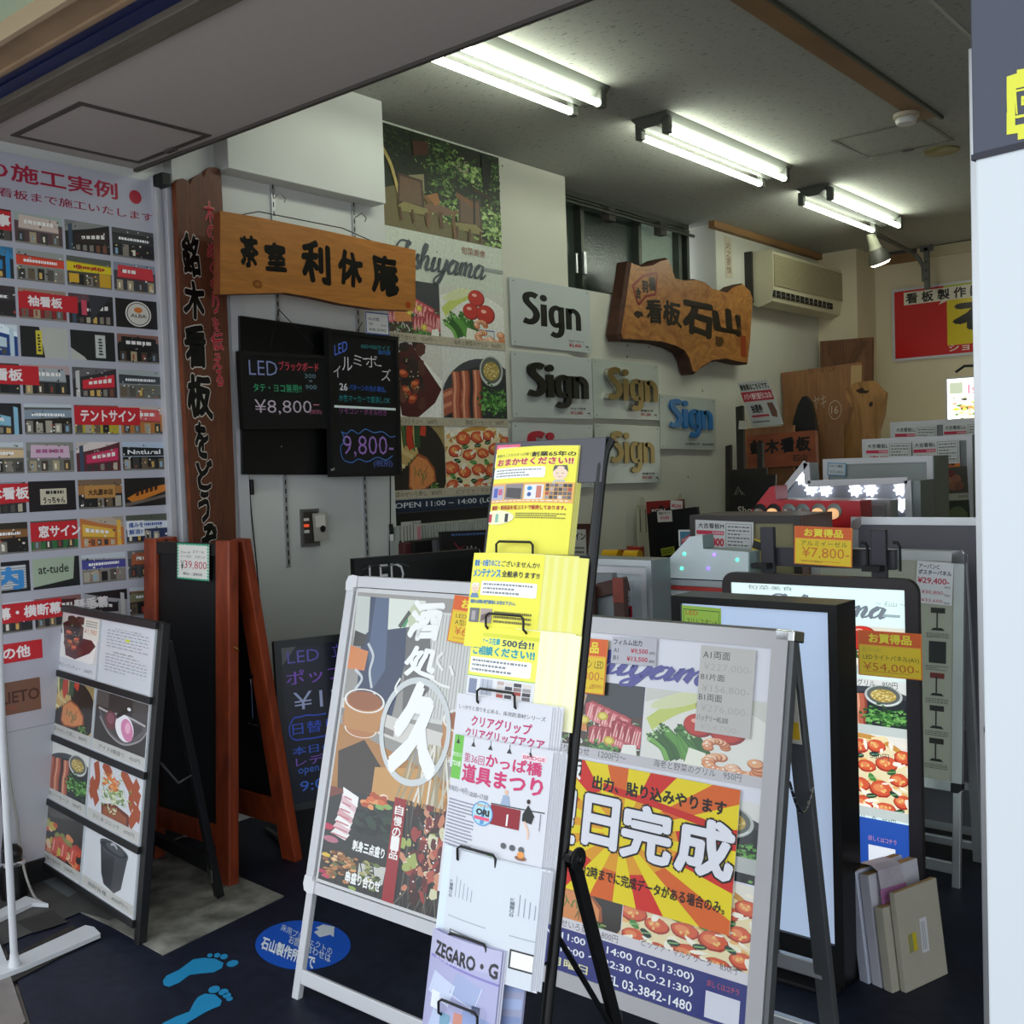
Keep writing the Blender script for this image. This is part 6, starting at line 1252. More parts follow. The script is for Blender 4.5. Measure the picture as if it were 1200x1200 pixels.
def leaf5(a):
    a.rect(0, 0, 1, 1, 'd4d4da'); a.rect(0, .72, .12, 1, '6cb848'); a.text('食を支える', .0, .86, .11, .89, 'f0f8e8'); a.text('プロの街', .0, .8, .11, .835, 'f0f8e8', bold=.02)
    for k in range(5): x = .05+.19*k; a.stroke([(x, 1), (x, .965)], .003, '303030', smooth=False); a.poly([(x-.025, .945), (x+.025, .945), (x+.006, .972), (x-.006, .972)], '303030')
    a.rect(.74, .925, .95, .96, 'f4d8dc'); a.text('BRIDGE', .75, .93, .94, .952, 'c05070', bold=.02); a.text('第36回', .15, .84, .38, .9, 'c04878'); a.text('かっぱ橋', .4, .84, .92, .92, 'c83068', bold=.025); a.text('道具まつり', .15, .72, .94, .83, 'c83068', bold=.03)
    a.text('10.8(火)~14(月)', .0, .635, .24, .68, '808088'); a.text('10:00~17:00', .26, .635, .46, .665, '707078')
    a.lines(.02, .3, .34, .6, 14, '9090a0', 5, .4, .05); a.rect(.5, .5, .78, .62, '8c1c28'); a.rect(.66, .51, .675, .58, 'e8e8e8'); a.stroke([(.5, .625), (.98, .63)], .004, '404040', smooth=False); a.stroke([(.95, .62), (.95, .52)], .003, '707078', smooth=False)
    a.poly([(.59, .63), (.68, .63), (.66, .69), (.61, .69)], '98a8c0'); a.ell(.635, .71, .018, .014, 'e0b898', n=12); a.poly([(.8, .56), (.88, .55), (.9, .6), (.84, .66), (.8, .6)], '202020'); a.ell(.84, .68, .016, .014, '302020', n=12); a.stroke([(.82, .56), (.86, .5), (.86, .46)], .008, 'e8c0a8')
    a.ell(.42, .55, .11, .075, '5890c8', n=28); a.ell(.42, .55, .1, .068, 'a8d0e0', n=28); a.text('ORI', .36, .54, .49, .575, '202020', bold=.06); a.rect(.34, .51, .5, .53, 'e05878'); a.text('ゆるキャラ', .36, .59, .48, .605, 'd89838', bold=.04)
    for k in range(3): a.ell(.66+.08*k, .39, .026, .018, '585c60', n=14)
    a.ell(.82, .34, .05, .014, '8c5c40'); a.ell(.82, .36, .03, .02, 'e89848', n=10); a.rect(.4, .24, .58, .32, 'a0a0a4'); a.ell(.55, .3, .035, .03, '58a838', n=12); a.rect(.62, .23, .95, .31, '98989c'); a.rect(.65, .27, .92, .3, '6c6c70'); a.rect(.96, .2, .98, .26, '303030')
leaflets('white festival leaflets with green corner and red bar counter picture', ((534, 860), (650, 872), (534, 1050)), leaf5, .066, back='d4d4da', n=6, side='dcdce0', dx=.003)
def leaf6(a):
    a.rect(0, 0, 1, 1, 'd0d5dc'); a.rect(0, 0, .1, 1, 'd4e0ee'); 
    for x in (.14, .78):
        for k in range(5): a.stroke([(x+.06+.045*k, .58), (x+.06+.045*k, .58+.18-.02*k)], .004, '9098a4', smooth=False)
        a.vtext('K-108', x-.02, .56, x+.02, .72, '707880', gap=.05); a.rect(x+.0, .4, x+.42, .41, 'a8b0b8'); 
    a.poly([(.18, .3), (.58, .28), (.58, .12), (.18, .16)], '888c90'); a.poly([(.2, .285), (.5, .27), (.5, .14), (.2, .17)], 'f0f2f4'); a.poly([(.8, .3), (1, .3), (1, .14), (.8, .14)], '303030'); a.poly([(.815, .285), (1, .285), (1, .155), (.815, .155)], 'eef0f2')
leaflets('white drawing sheets marked K-108 below the festival leaflets', ((522, 989), (637, 1010), (522, 1125)), leaf6, .074, back='d0d5dc', n=5, side='e4e8ee', dx=.0025)
def leaf7(a):
    a.rect(0, 0, 1, 1, 'a8a8cc'); a.rect(0, .8, 1, 1, 'b4b2d0'); a.poly([(.03, .8), (1, .74), (1, .72), (.03, .78)], '8078b8'); a.text('ZEGARO・G', .1, .81, .97, .92, '181820', bold=.04, rise=-.04); a.text('プレミアムショーケース', .12, .77, .5, .795, 'e8e8f4', bold=.02)
    for (x0, y0, c) in ((.05, .5, 'c4cce4'), (.4, .55, '9ca8cc'), (.1, .2, 'b8c4e0'), (.55, .3, '8c9cc8'), (.3, .05, 'a4b4d8')): a.poly([(x0, y0), (x0+.35, y0-.06), (x0+.42, y0+.12), (x0+.08, y0+.18)], c); a.stroke([(x0, y0), (x0+.35, y0-.06), (x0+.42, y0+.12)], .004, 'dce4f4', smooth=False)
    a.rect(.12, .38, .26, .52, 'e4e8f4'); a.rect(.5, .3, .62, .42, 'c88878'); a.rect(.3, .28, .45, .38, '78a0b8'); a.rect(.72, .45, .82, .52, '505878')
leaflets('lilac glass showcase brochures in the lowest visible pocket', ((508, 1087), (590, 1106), (508, 1235)), leaf7, .088, back='a8a8cc', n=2, side='9c9cc0', dx=.003, m=GLOSS)
f = F.sub((592, 1114), (619, 1120), (592, 1240), w=.07, sq=True); a = Art(f, GLOSS); leaf7(a.sub(-1.9, 0, 1, 1)) if 0 else None; a.rect(0, 0, 1, 1, '9498b4'); a.rect(0, .8, 1, 1, 'a4a2bc'); a.rect(0, .76, 1, .79, '7870b0'); a.text('O・G', .05, .82, .95, .92, '181820', bold=.04)
for k in range(4): a.poly([(.05, .1+.17*k), (.95, .16+.17*k), (.95, .26+.17*k), (.05, .2+.17*k)], ['a8b8d4', '7c8cb4', '98a8cc', '8898c0'][k])
a.b.box(f, 0, 0, -.004, f.w, f.h, 0, GLOSS, lin('9498b4')); solo(a.b, 'showcase_brochure', 'second lilac brochure half hidden to the right of the front one', 'brochure')
# ---------------------------------------------------------------- big upright sign at the right edge
e = at(1146, 420, 'y', 1.2); F = FY(1.2, 0, -8.1, x=e.x); vs0 = F.px(1143, 182)[1]
t = thing('upright_sign', 'tall box sign with white face and dark blue head panel at the right edge', 'sign', (F.P(.35, 0).x, F.P(.35, 0).y, 0))
Wd = .62; m_face = mat('white_sign_face', 'cfd5d9', .4, spec=.3); m_head = mat('navy_head_panel', '3e4252', .45, noise=.08, scale=3)
b = MB(); b.box(F, 0, .05, -.14, Wd, vs0-.003, 0, m_face); part(b, 'white_face', t, .003)
b = MB(); b.box(F, -.002, vs0, -.14, Wd, 2.1, .001, m_head); part(b, 'head_panel', t, .002)
b = MB(); b.box(F, -.003, vs0-.005, -.14, Wd, vs0+.001, .002, mat('seam', '141424', .5)); part(b, 'seam_strip', t)
b = MB(); b.box(F, .0, 0, -.16, Wd, .05, .04, m_black); part(b, 'base', t, .004)
g_ = F.rect(0, vs0, Wd, 2.1, .001); a = Art(g_); Y = 'dede3c'
def pp(*pts): a.poly([NP(g_, *q) for q in pts], Y)
def n2(x, y): return NP(g_, x, y)
x_ = [1180, 1189, 1192, 1215]; 
pp((1180, 90), (1192, 86), (1192, 82), (1226, 76), (1226, 96), (1190, 104), (1190, 112), (1180, 116)); pp((1180, 112), (1190, 108), (1190, 148), (1181, 152)); pp((1180, 132), (1190, 130), (1190, 147), (1226, 140), (1226, 158), (1193, 164), (1193, 156), (1180, 158))
pp((1189, 104), (1191, 104), (1193, 134), (1191, 134)); pp((1189, 106), (1220, 99), (1220, 102), (1191, 108)); pp((1189, 136), (1220, 130), (1220, 133), (1191, 139)); pp((1197, 113), (1220, 109), (1220, 113), (1200, 117), (1200, 119), (1215, 116), (1215, 120), (1197, 124))
part(a.b, 'lettering', t)
b = MB(); p = at(1146, 190, 'y', 2.4); q = at(1149, 600, 'y', 2.4); b.bar(V((q.x, 2.4, 0)), V((q.x, 2.4, 2.35)), .016, .016, m_alu); b.bar(V((q.x, 2.4, .9)), V((q.x+.5, 2.4, .9)), .016, .016, m_alu, (0, 0, 1)); b.bar(V((q.x, 2.4, 2.34)), V((q.x+.5, 2.4, 2.34)), .016, .016, m_alu, (0, 0, 1)); b.bar(V((q.x+.5, 2.4, 0)), V((q.x+.5, 2.4, 2.35)), .016, .016, m_alu)
solo(b, 'banner_frame', 'thin pale metal frame standing just behind the tall white box sign', 'frame', bev=.002)
# ---------------------------------------------------------------- floor stickers
def sticker(name, label, polys, cat='floor sticker', group=None, art=None):
    b = MB()
    f = Fr((0, 0, .001), (1, 0, 0), (0, 1, 0))
    for pts, c, z in polys: b.prism(f, pts, z, z+.0006, PRINT, lin(c))
    if art: art(b)
    return solo(b, name, label, cat, group)
def gell(cx, cy, rx, ry, n=40, rot=0):
    o = []
    for k in range(n):
        t_ = 2*math.pi*k/n; x, y = rx*math.cos(t_), ry*math.sin(t_); o.append(g(cx+x*math.cos(rot)-y*math.sin(rot), cy+x*math.sin(rot)+y*math.cos(rot)))
    return o
def ftext(s_, quad, col, bold=0, z=.0028):
    """text on the floor inside the photo quad tl,tr,bl"""
    tl_, tr_, bl_ = (V((*g(*q), z)) for q in quad); vs, fs, bb = glyphs(s_, 0)
    ex, ey = (tr_-tl_)/(bb[2]-bb[0]), (tl_-bl_)/(bb[3]-bb[1])
    def run(b):
        for i, (ox, oy) in enumerate([(0, 0)] + ([(bold, 0), (-bold, 0), (0, bold), (0, -bold)] if bold else [])):
            b.mesh([bl_+ex*(x-bb[0]+ox)+ey*(y-bb[1]+oy)+V((0, 0, 3e-5*i)) for x, y, z_ in vs], fs, PRINT, lin(col))
    return run
runs = [ftext('床用プロジェクトの', ((331, 1083), (390, 1112), (329, 1091)), 'c8d4e0'), ftext('お問い合わせは', ((340, 1096), (388, 1119), (338, 1106)), 'c8d4e0', .01), ftext('石山製作所まで', ((309, 1098), (370, 1122), (305, 1112)), 'e0e8f0', .035)]
sticker('round_floor_sticker', 'blue oval floor sticker with arrow and shop directions beneath the sake poster stand', [(gell(355, 1108, 56, 29, rot=-.0), '0a50b8', 0), ([g(*q) for q in ((379, 1084), (392, 1087), (391, 1099), (387, 1096), (375, 1099), (368, 1093), (374, 1090), (370, 1088))], 'c4ccd4', .0009)], art=lambda b: [r_(b) for r_ in runs])
fp = [('footprint_sticker', 'light blue left footprint floor sticker, the one farther from the camera', [[(191, 1150), (195, 1144), (210, 1137), (218, 1131), (226, 1125), (238, 1123), (252, 1124), (262, 1129), (260, 1135), (250, 1140), (235, 1141), (222, 1143), (210, 1152), (198, 1157), (192, 1155)]], [(246, 1120, 3.2, 2.2), (254.5, 1120, 3.8, 2.6), (262.5, 1121.5, 4.5, 3), (272.5, 1129.5, 7, 3.6)]),
      ('footprint_sticker', 'light blue right footprint floor sticker, nearest to the camera at the bottom edge', [[(190, 1200), (206, 1192), (222, 1186), (227, 1176), (232, 1169), (240, 1165), (252, 1166), (260, 1173), (258, 1179), (248, 1183), (240, 1187), (225, 1196), (212, 1204), (198, 1208), (186, 1208)]], [(251, 1160, 7, 4), (262, 1163, 6, 3.6), (266, 1167, 5, 3), (269, 1171, 4, 2.5)])]
for nm, lab, sole, toes in fp: sticker(nm, lab, [([g(*q) for q in sole[0]], '1c86b8', 0)] + [(gell(cx, cy, rx, ry, 16, -.25), '1c86b8', 0) for cx, cy, rx, ry in toes], group='footprint floor stickers')
# ---------------------------------------------------------------- things at the bottom left
p0 = at(17, 1128, 'z', .03); t = thing('white_stand', 'white metal banner stand base with slanted pole at the lower left corner', 'stand', (p0.x, p0.y, 0)); m_wp = mat('white_enamel', 'd0d2d6', .35, noise=.06, scale=10)
b = MB(); q = p0+(ray(0, 830).normalized()*(p0-CAM).length+CAM-p0)*1.0; b.tube([p0, at(2, 850, 'y', p0.y-.02), at(-6, 600, 'y', p0.y-.04)], .011, m_wp, 12); part(b, 'pole', t, smooth=True)
b = MB(); b.lathe(p0-V((0, 0, .02)), (0, 0, 1), [(.018, 0), (.018, .02), (.014, .03), (.012, .05)], m_wp, 16); part(b, 'pole_socket', t, smooth=True)
def gz(x, y, z=.02): p = at(x, y, 'z', z); return (p.x, p.y)
b = MB(); b.prism(WORLD, [gz(-10, 1135), gz(10, 1125), gz(100, 1084), (gz(110, 1086)), gz(118, 1094), gz(30, 1132), gz(-10, 1147)], .006, .02, m_wp); part(b, 'front_foot', t, .003)
b = MB(); b.prism(WORLD, [gz(-12, 1072), gz(30, 1050), gz(40, 1053), gz(57, 1059), gz(38, 1058), gz(-12, 1082)], .006, .02, m_wp); part(b, 'rear_foot', t, .003)
b = MB(); b.prism(WORLD, [gz(-30, 1085), gz(-2, 1100), gz(12, 1136), gz(-30, 1150)], .004, .018, m_wp); part(b, 'base_plate', t, .003)
b = MB(); b.prism(WORLD, [g(0, 1152), g(10, 1155), g(95, 1110), g(115, 1098), g(84, 1086), g(0, 1128)], .001, .005, mat('checker_plate', '3a3632', .5, metal=.5, noise=.4, scale=30, bump=.8)); struct(b, 'trim_16')
b = MB(); b.prism(WORLD, [g(0, 1110), g(95, 1070), g(128, 1080), g(150, 1062), g(60, 1025), g(0, 1050)], .004, .005, mat('gutter_cover', '4c4a48', .7, noise=.4, scale=8)); b.prism(WORLD, [g(48, 1033), g(70, 1024), g(102, 1040), g(80, 1053)], .005, .0055, mat('gutter_plate', '64686a', .6, noise=.2, scale=8)); b.prism(WORLD, [g(18, 1082), g(60, 1068), g(80, 1082), g(40, 1095)], .005, .0055, mat('gutter_plate2', '2c2a28', .6)); struct(b, 'trim_17')
# black bottle shaped bollard with metal band
p = at(17, 1052, 'z', 0); t = thing('black_post_light', 'black capped cylinder with metal band at the left edge beside the menu stand', 'post', (p.x, p.y, 0)); zt = at(15, 992, 'y', p.y).z
b = MB(); b.lathe((p.x, p.y, .0), (0, 0, 1), [(.045, 0), (.045, zt*.66)], m_black, 24); part(b, 'body', t, smooth=True)
b = MB(); b.lathe((p.x, p.y, zt*.66), (0, 0, 1), [(.046, 0), (.047, .008), (.046, .016)], m_chrome, 24); part(b, 'metal_band', t, smooth=True)
b = MB(); b.lathe((p.x, p.y, zt*.66+.016), (0, 0, 1), [(.03, 0), (.036, .02), (.034, zt*.18), (.02, zt*.27), (.0, zt*.3)], m_black, 24); part(b, 'cap', t, smooth=True)
FC = FX(WX+.03); cable('grey_cable', 'grey cable hanging down the lower photo board behind the black post', cat3(F3(FC, [(2, 770), (3, 800), (6, 850), (10, 900), (14, 930), (20, 960), (23, 990)], .0)+[at(30, 1025, 'z', .1), at(40, 1050, 'z', .02), at(48, 1056, 'z', .01)]), .0045, mat('grey_cable', '8c8c84', .5))
cable('black_cable', 'black cable at the far left edge of the photo board', cat3(F3(FC, [(-2, 850), (0, 900), (3, 940), (5, 970), (3, 1000)])+[at(4, 1020, 'z', .1), at(5, 1040, 'z', .012)]), .005)
# ---------------------------------------------------------------- slim black LED stand
F = FY(2.82); m_scr = mat('lit_white_screen', 'a4b6d0', .4, emit=.5)
u0_ = F.px(786, 698)[0]; u1_ = (F.px(980, 708)[0]+F.px(990, 1140)[0])/2; vT = (F.px(786, 698)[1]+F.px(980, 709)[1])/2
t = thing('led_light_stand', 'slim black box stand with blank glowing screen behind the Ishiyama poster stand', 'light sign', ((u0_+u1_)/2, 2.9, 0))
s0, s1 = F.px(797, 708)[0], (F.px(969, 718)[0]+F.px(979, 1109)[0])/2; sT = F.px(969, 718)[1]; sB = F.px(979, 1109)[1]
b = MB(); 
for q in (((u0_, 0), (u1_, 0), (s1, sB), (s0, sB)), ((u1_, 0), (u1_, vT), (s1, sT), (s1, sB)), ((u1_, vT), (u0_, vT), (s0, sT), (s1, sT)), ((u0_, vT), (u0_, 0), (s0, sB), (s0, sT))): b.prism(F, list(q), -.13, 0, m_black)
part(b, 'casing', t, .003)
b = MB(); b.box(F, s0-.005, sB-.005, -.12, s1+.005, sT+.005, -.012, m_scr); part(b, 'screen', t, label='glowing bluish white screen')
b = MB(); b.box(F, u0_-.02, 0, -.16, u1_-.01, .012, .06, m_blackm); part(b, 'base', t, .003)
def gcard(a): a.rect(0, 0, 1, 1, 'b8e05c'); a.ring(.5, .5, .47, .47, .03, '3c8a40', n=4, a0=45, a1=405) if 0 else [a.rect(*q, '3c8a40') for q in ((.04, .9, .96, .92), (.04, 0, .055, .92), (.945, 0, .96, .92))]; a.text('LED', .1, .78, .42, .89, 'd86030'); a.text('スリムスタンド', .12, .55, .92, .7, '303820'); a.text('¥48,000', .12, .2, .9, .44, '303820')
card('green_price_note', 'yellow green handwritten note on the top left corner of the black LED stand', F.off(0), ((799, 709), (845, 713), (799, 756)), gcard)
# ---------------------------------------------------------------- rounded LED light panel
F = FY(3.28); m_brn = mat('bronze_frame', '3c3634', .4, metal=.35, noise=.1, scale=12)
u0_ = F.px(847, 690)[0]; u1_ = (F.px(1086, 700)[0]+F.px(1073, 1020)[0])/2; vT = (F.px(860, 670)[1]+F.px(1070, 679)[1])/2; s0 = F.px(857, 690)[0]; s1 = (F.px(1071, 700)[0]+F.px(1056, 1000)[0])/2; sT = (F.px(857, 683)[1]+F.px(1070, 691)[1])/2
vB = .13; sB = F.px(1058, 1027)[1]
t = thing('menu_display', 'LED light panel with rounded dark frame showing the restaurant menu, standing on the easel', 'light panel', ((u0_+u1_)/2, 3.28, vB))
def rrect(x0, y0, x1, y1, r, n=6):
    o = []
    for cx, cy, a0 in ((x1-r, y1-r, 0), (x0+r, y1-r, 90), (x0+r, y0+r, 180), (x1-r, y0+r, 270)):
        for k in range(n+1): t_ = math.radians(a0+90*k/n); o.append((cx+r*math.cos(t_), cy+r*math.sin(t_)))
    return o
def ringframe(b, F, out, inn, w0, w1, m):
    n = len(out); vs = [F.P(*p, w) for w in (w0, w1) for p in out+inn]
    fs = []
    for i in range(n): j = (i+1) % n; fs += [(2*n+i, 2*n+j, 3*n+j, 3*n+i), (i, j, 2*n+j, 2*n+i), (n+j, n+i, 3*n+i, 3*n+j), (j, i, n+i, n+j)]
    b.mesh(vs, fs, m)
b = MB(); ringframe(b, F, rrect(u0_, vB, u1_, vT, .045), rrect(s0, sB, s1, sT, .002), -.02, .006, m_brn); part(b, 'frame', t, .001)
g_ = F.rect(s0-.002, sB-.002, s1+.002, sT+.002, -.002); a = Art(g_, LIT); a.rect(0, 0, 1, 1, 'd8ece8'); N = lambda x, y: NP(g_, x, y)
yA, yB, yC, yD = (N(1075, v)[1] for v in (738, 795, 866, 965)); xm = .47
for fn, q in ((sashimi, (0, yB, xm-.004, yA)), (asparagus, (xm, yB, 1, yA)), (stew, (0, yC, xm-.004, yB)), (sausages, (xm, yC, 1, yB-.02)), (salmon, (0, yD, xm-.004, yC)), (pizza, (xm, yD-.0, 1, yC-.005))): p = a.sub(*q); fn(p); p.end()
a.sync()
for yy in (yB, yC, yD): a.rect(0, yy-.005, 1, yy+.028, 'c4ccc4')
Tb(a, 'のグリル　950円', (998, 802), (1052, 807), 8, '405050'); Tb(a, '鉄板ソーセージ　580円', (950, 878), (1042, 885), 8, '405050'); Tb(a, 'ピッツァ・マルゲリータ　850円', (960, 952), (1050, 968), 8, '405050')
yb_ = N(1000, 722)[1]; cursive(a, 'Ishiyama', N(900, 720)[0], yb_, N(1037, 722)[0], yb_+.035, '707880', th=.012); a.rect(N(1035, 720)[0], yb_+.004, .97, yb_+.014, '98a8ac'); a.text('〜 石山 〜', N(1026, 706)[0], N(1026, 710)[1], N(1062, 706)[0], N(1026, 704)[1], '8c9494'); Tb(a, '旬菜美食', (876, 690), (930, 691), 5, '788080')
a.rect(0, 0, 1, yD-.012, '2450a8'); Tb(a, 'OPEN 11:00〜14:00', (900, 975), (1000, 985), 8, 'e8ecf4'); Tb(a, '詳しくはコチラ', (1018, 984), (1051, 988), 6, 'd090a0'); q0, q1 = N(1018, 989), N(1050, 1019); a.rect(q0[0], q1[1], q1[0], q0[1], 'e8ecf0')
a.b.box(g_, 0, 0, -.012, g_.w, g_.h, 0, LIT, lin('d8ece8')); part(a.b, 'lit_poster', t, label='glowing restaurant menu poster')
popcard('bargain_card', 'bargain card for the LED light panel priced 54,000, taped on the rounded light panel', F, ((1005, 738), (1080, 743), (1001, 790)), [('屋外OK!', .06, .52, .38, .64, 'd0b838'), ('LEDライトパネル(A1)', .08, .34, .95, .48, '404020'), ('¥54,000-', .08, .1, .95, .3, 'd06820')], w=.012)
# aluminium easel behind
F = FY(3.42); m_ez = mat('easel_grey', '3e3c42', .4, metal=.4, noise=.1, scale=12)
t = thing('display_easel', 'dark grey aluminium easel with wide crossbar and two upright posts above the light panel', 'easel', (-1.5, 3.5, 0))
def bx(b, F, tl_, br_, w0, w1, m): a_, c_ = F.px(*tl_), F.px(*br_); b.box(F, a_[0], c_[1], w0, c_[0], a_[1], w1, m)
b = MB(); q0 = F.px(908, 641); q1 = F.px(1050, 650); b.box(F, q0[0], F.px(910, 663)[1], -.02, q1[0], q0[1], .01, m_ez); part(b, 'crossbar', t, .003)
for k, (xx, yt) in enumerate(((903, 617), (1033, 620))):
    u, v = F.px(xx, yt); b = MB(); b.box(F, u-.025, .1, .01, u+.025, v, .032, m_ez); part(b, 'upright', t, .003)
    b = MB(); b.box(F, u-.04, F.px(xx, yt+44)[1]-.01, .03, u+.02, F.px(xx, yt+44)[1]+.008, .075, m_blackm); part(b, 'clamp', t, .002)
    b = MB(); b.bar(F.P(u, .95, -.02), F.P(u, .01, -.22), .03, .02, m_ez); part(b, 'rear_leg', t, .002)
b = MB(); b.box(F, F.px(903, 640)[0]-.05, .1, .03, F.px(1033, 640)[0]+.05, .125, .2, m_ez); part(b, 'ledge', t, .003)
for u in (F.px(903, 640)[0], F.px(1033, 640)[0]): b = MB(); b.box(F, u-.02, .0, .0, u+.02, .12, .03, m_ez); part(b, 'front_foot', t, .002)
for xx in (1018, 1056):
    b = MB(); u, v = F.px(xx, 640); b.tube([F.P(u, v-.08, .012), F.P(u, v, .012), F.P(u-.006, v+.012, .014), F.P(u-.02, v+.012, .018)], .005, m_blackm, 8); part(b, 'hook', t)
popcard('bargain_card', 'bargain card for the aluminium easel priced 7,800, hanging on the easel crossbar', F, ((931, 616), (999, 619), (924, 660)), [('アルミイーゼル', .12, .5, .92, .63, '404028'), ('¥7,800-', .14, .16, .95, .46, 'd87028'), ('スチール製組立', .14, .06, .5, .12, '404028')], w=.05)
# ---------------------------------------------------------------- urban C poster stand
F = FY(3.72, 5); u1_ = (F.px(1131, 655)[0]+F.px(1126, 920)[0])/2; u0_ = u1_-.56; vT = F.px(1090, 646)[1]; v0_ = F.px(1100, 925)[1]
t = thing('poster_stand', 'silver poster A frame with beige product chart and 29,400 price card, far right', 'poster stand', ((u0_+u1_)/2, 3.9, 0))
pt, T0, T1 = aframe(t, F, u0_, v0_, u1_, vT, .034, m_alu, 3.99, m_alu, panel=(.55, .75, .95))
b = MB(); b.prism(F, [(u1_-.04, vT-.04), (u1_+.003, vT-.04), (u1_+.003, vT-.01), (u1_-.012, vT+.004), (u1_-.04, vT+.004)], -.024, .006, m_chrome); part(b, 'corner_cap', t, .003)
b = MB(); b.prism(F, [(u1_-.036, v0_+.03), (u1_+.002, v0_+.03), (u1_+.002, v0_+.01), (u1_-.012, v0_-.003), (u1_-.036, v0_-.003)], -.024, .004, m_blackm); part(b, 'corner_cap', t, .003)
g_ = F.rect(u0_+.034, v0_+.034, u1_-.034, vT-.034, -.006); a = Art(g_); a.rect(0, 0, 1, 1, 'a8a898')
for c in range(4):
    for r in range(5):
        x, y = .07+.24*c, .05+.15*r; k = (r+c*2) % 5; a.rect(x+.05, y+.11, x+.15, y+.135, '201e1c' if k != 3 else '702020') if k != 4 else a.rect(x+.04, y+.03, x+.16, y+.13, '1c1c1e'); a.rect(x+.09, y+.04, x+.1, y+.12, '201e1c'); a.poly([(x+.05, y+.03), (x+.15, y+.03), (x+.13, y+.042), (x+.07, y+.042)], '181818'); a.lines(x+.02, y-.005, x+.18, y+.02, 3, '58584c', r+c, .4, .1)
a.b.box(g_, 0, 0, -.004, g_.w, g_.h, 0, PRINT, lin('a8a898')); part(a.b, 'poster', t)
card('price_card', 'white price card reading 29,400 on the silver product chart stand', F, ((1075, 657), (1118, 660), (1074, 706)), lambda a: (a.rect(0, 0, 1, 1, 'd8d8dc'), a.text('アーバンC', .05, .83, .62, .94, '30304c', bold=.02), a.text('ポスターパネル', .05, .69, .95, .8, '30304c', bold=.03), a.text('¥29,400-', .04, .46, .9, .62, 'b82040', bold=.02), a.text('税別', .78, .39, .94, .44, '303030'), a.text('¥30,800-', .16, .22, .8, .32, 'b82040'), a.text('¥33,600-', .16, .03, .8, .12, 'b82040'), a.text('税別', .8, .2, .94, .25, '303030'), a.text('税別', .8, .02, .94, .07, '303030')))
# grey panel board stand behind it
F = FY(4.05, 3); u0_ = F.px(997, 640)[0]; vT = F.px(1050, 606)[1]; u1_ = u0_+.95
t = thing('grey_panel_board', 'large board with silver frame and plain grey panel behind the silver poster stand', 'display board', ((u0_+u1_)/2, 4.1, 0))
b = MB(); b.rails(F, u0_, .08, u1_, vT, .03, -.025, 0, m_alu); part(b, 'frame', t, .003)
b = MB(); b.box(F, u0_+.028, .1, -.015, u1_-.028, vT-.028, -.006, mat('grey_panel', '66656c', .5, noise=.08, scale=8)); part(b, 'panel', t)
b = MB(); b.prism(F, [(u0_-.003, vT-.05), (u0_+.012, vT-.012), (u0_+.045, vT+.003), (u0_+.045, vT-.034), (u0_+.034, vT-.05)], -.027, .006, m_chrome); part(b, 'corner_cap', t, .003)
for u in (u0_, u1_-.03): b = MB(); b.bar(F.P(u+.015, vT-.05, -.03), V((u+.015, 4.5, .01)), .03, .02, m_alu); part(b, 'rear_leg', t, .002)
# ---------------------------------------------------------------- Daikichi M box sign
def boxsign(name, label, y, x0, x1, ytop, depth, rw, m_f, inner, group=None, z0=0, m_side=None, xr=None, bev=.003, yref=None):
    """floor standing box sign from photo columns x0..x1 and top row ytop (photo pixel at x0, x1)"""
    F = FY(y); u0_, vT = F.px(x0, ytop[0]); u1_, v2 = F.px(x1, ytop[1]); vT = (vT+v2)/2
    t = thing(name, label, 'box sign', ((u0_+u1_)/2, y+depth/2, z0), group)
    b = MB(); b.rails(F, u0_, z0, u1_, vT, rw, -depth, 0, m_f); part(b, 'frame', t, bev)
    b = MB(); b.box(F, u0_+rw-.003, z0+rw-.003, -depth+.01, u1_-rw+.003, vT-rw+.003, -.012, inner); part(b, 'face', t)
    if m_side: b = MB(); b.box(F, u1_, z0, -depth, u1_+.004, vT, -.004, m_side); part(b, 'side_panel', t)
    return t, F, u0_, u1_, vT
m_slv = mat('silver_box', 'aeb4b6', .3, metal=.6, noise=.05, scale=6); m_sside = mat('grey_side', '7c8684', .4, metal=.3, noise=.05, scale=6)
t, F, u0_, u1_, vT = boxsign('box_sign', 'dark brown framed box sign with beige face and white 61,800 spec card', 3.75, 808, 938, (601, 607), .28, .03, m_brn, mat('beige_face', '8c8462', .5, noise=.1, scale=5), m_side=mat('brown_side', '6c4c40', .4))
def spec(title, price, c1_='c8284c'):
    def fn(a): a.rect(0, 0, 1, 1, 'd0d2d0'); a.text(title, .05, .72, .5, .9, '242424', bold=.02); a.rect(.02, .5, .5, .64, c1_); a.text('特価価格', .3, .52, .49, .62, 'f4d8dc'); a.text(price, .12, .08, .5, .38, 'c02040', bold=.05); a.rect(.53, .08, .97, .92, '8c8e8c'); a.rect(.54, .1, .96, .9, 'd0d2d0'); [a.rect(.54, .2+.12*k, .96, .208+.12*k, '9c9e9c') for k in range(6)]; a.lines(.57, .12, .93, .88, 6, '585c5c', 4, .35, .15)
    return fn
card('spec_card', 'white and red spec card reading 61,800 on the dark brown box sign', F, ((815, 609), (883, 612), (814, 642)), spec('大吉看板M', '61,800'))
b = MB(); f = F.sub((884, 631), (898, 636), (884, 670), w=.003); a = Art(f); a.rect(0, 0, 1, 1, 'd8b820'); a.rect(0, .7, 1, .95, '282828'); a.b.box(f, 0, 0, -.002, f.w, f.h, 0, PRINT, lin('d8b820')); solo(a.b, 'yellow_label', 'small yellow label with black band inside the dark brown box sign', 'label')
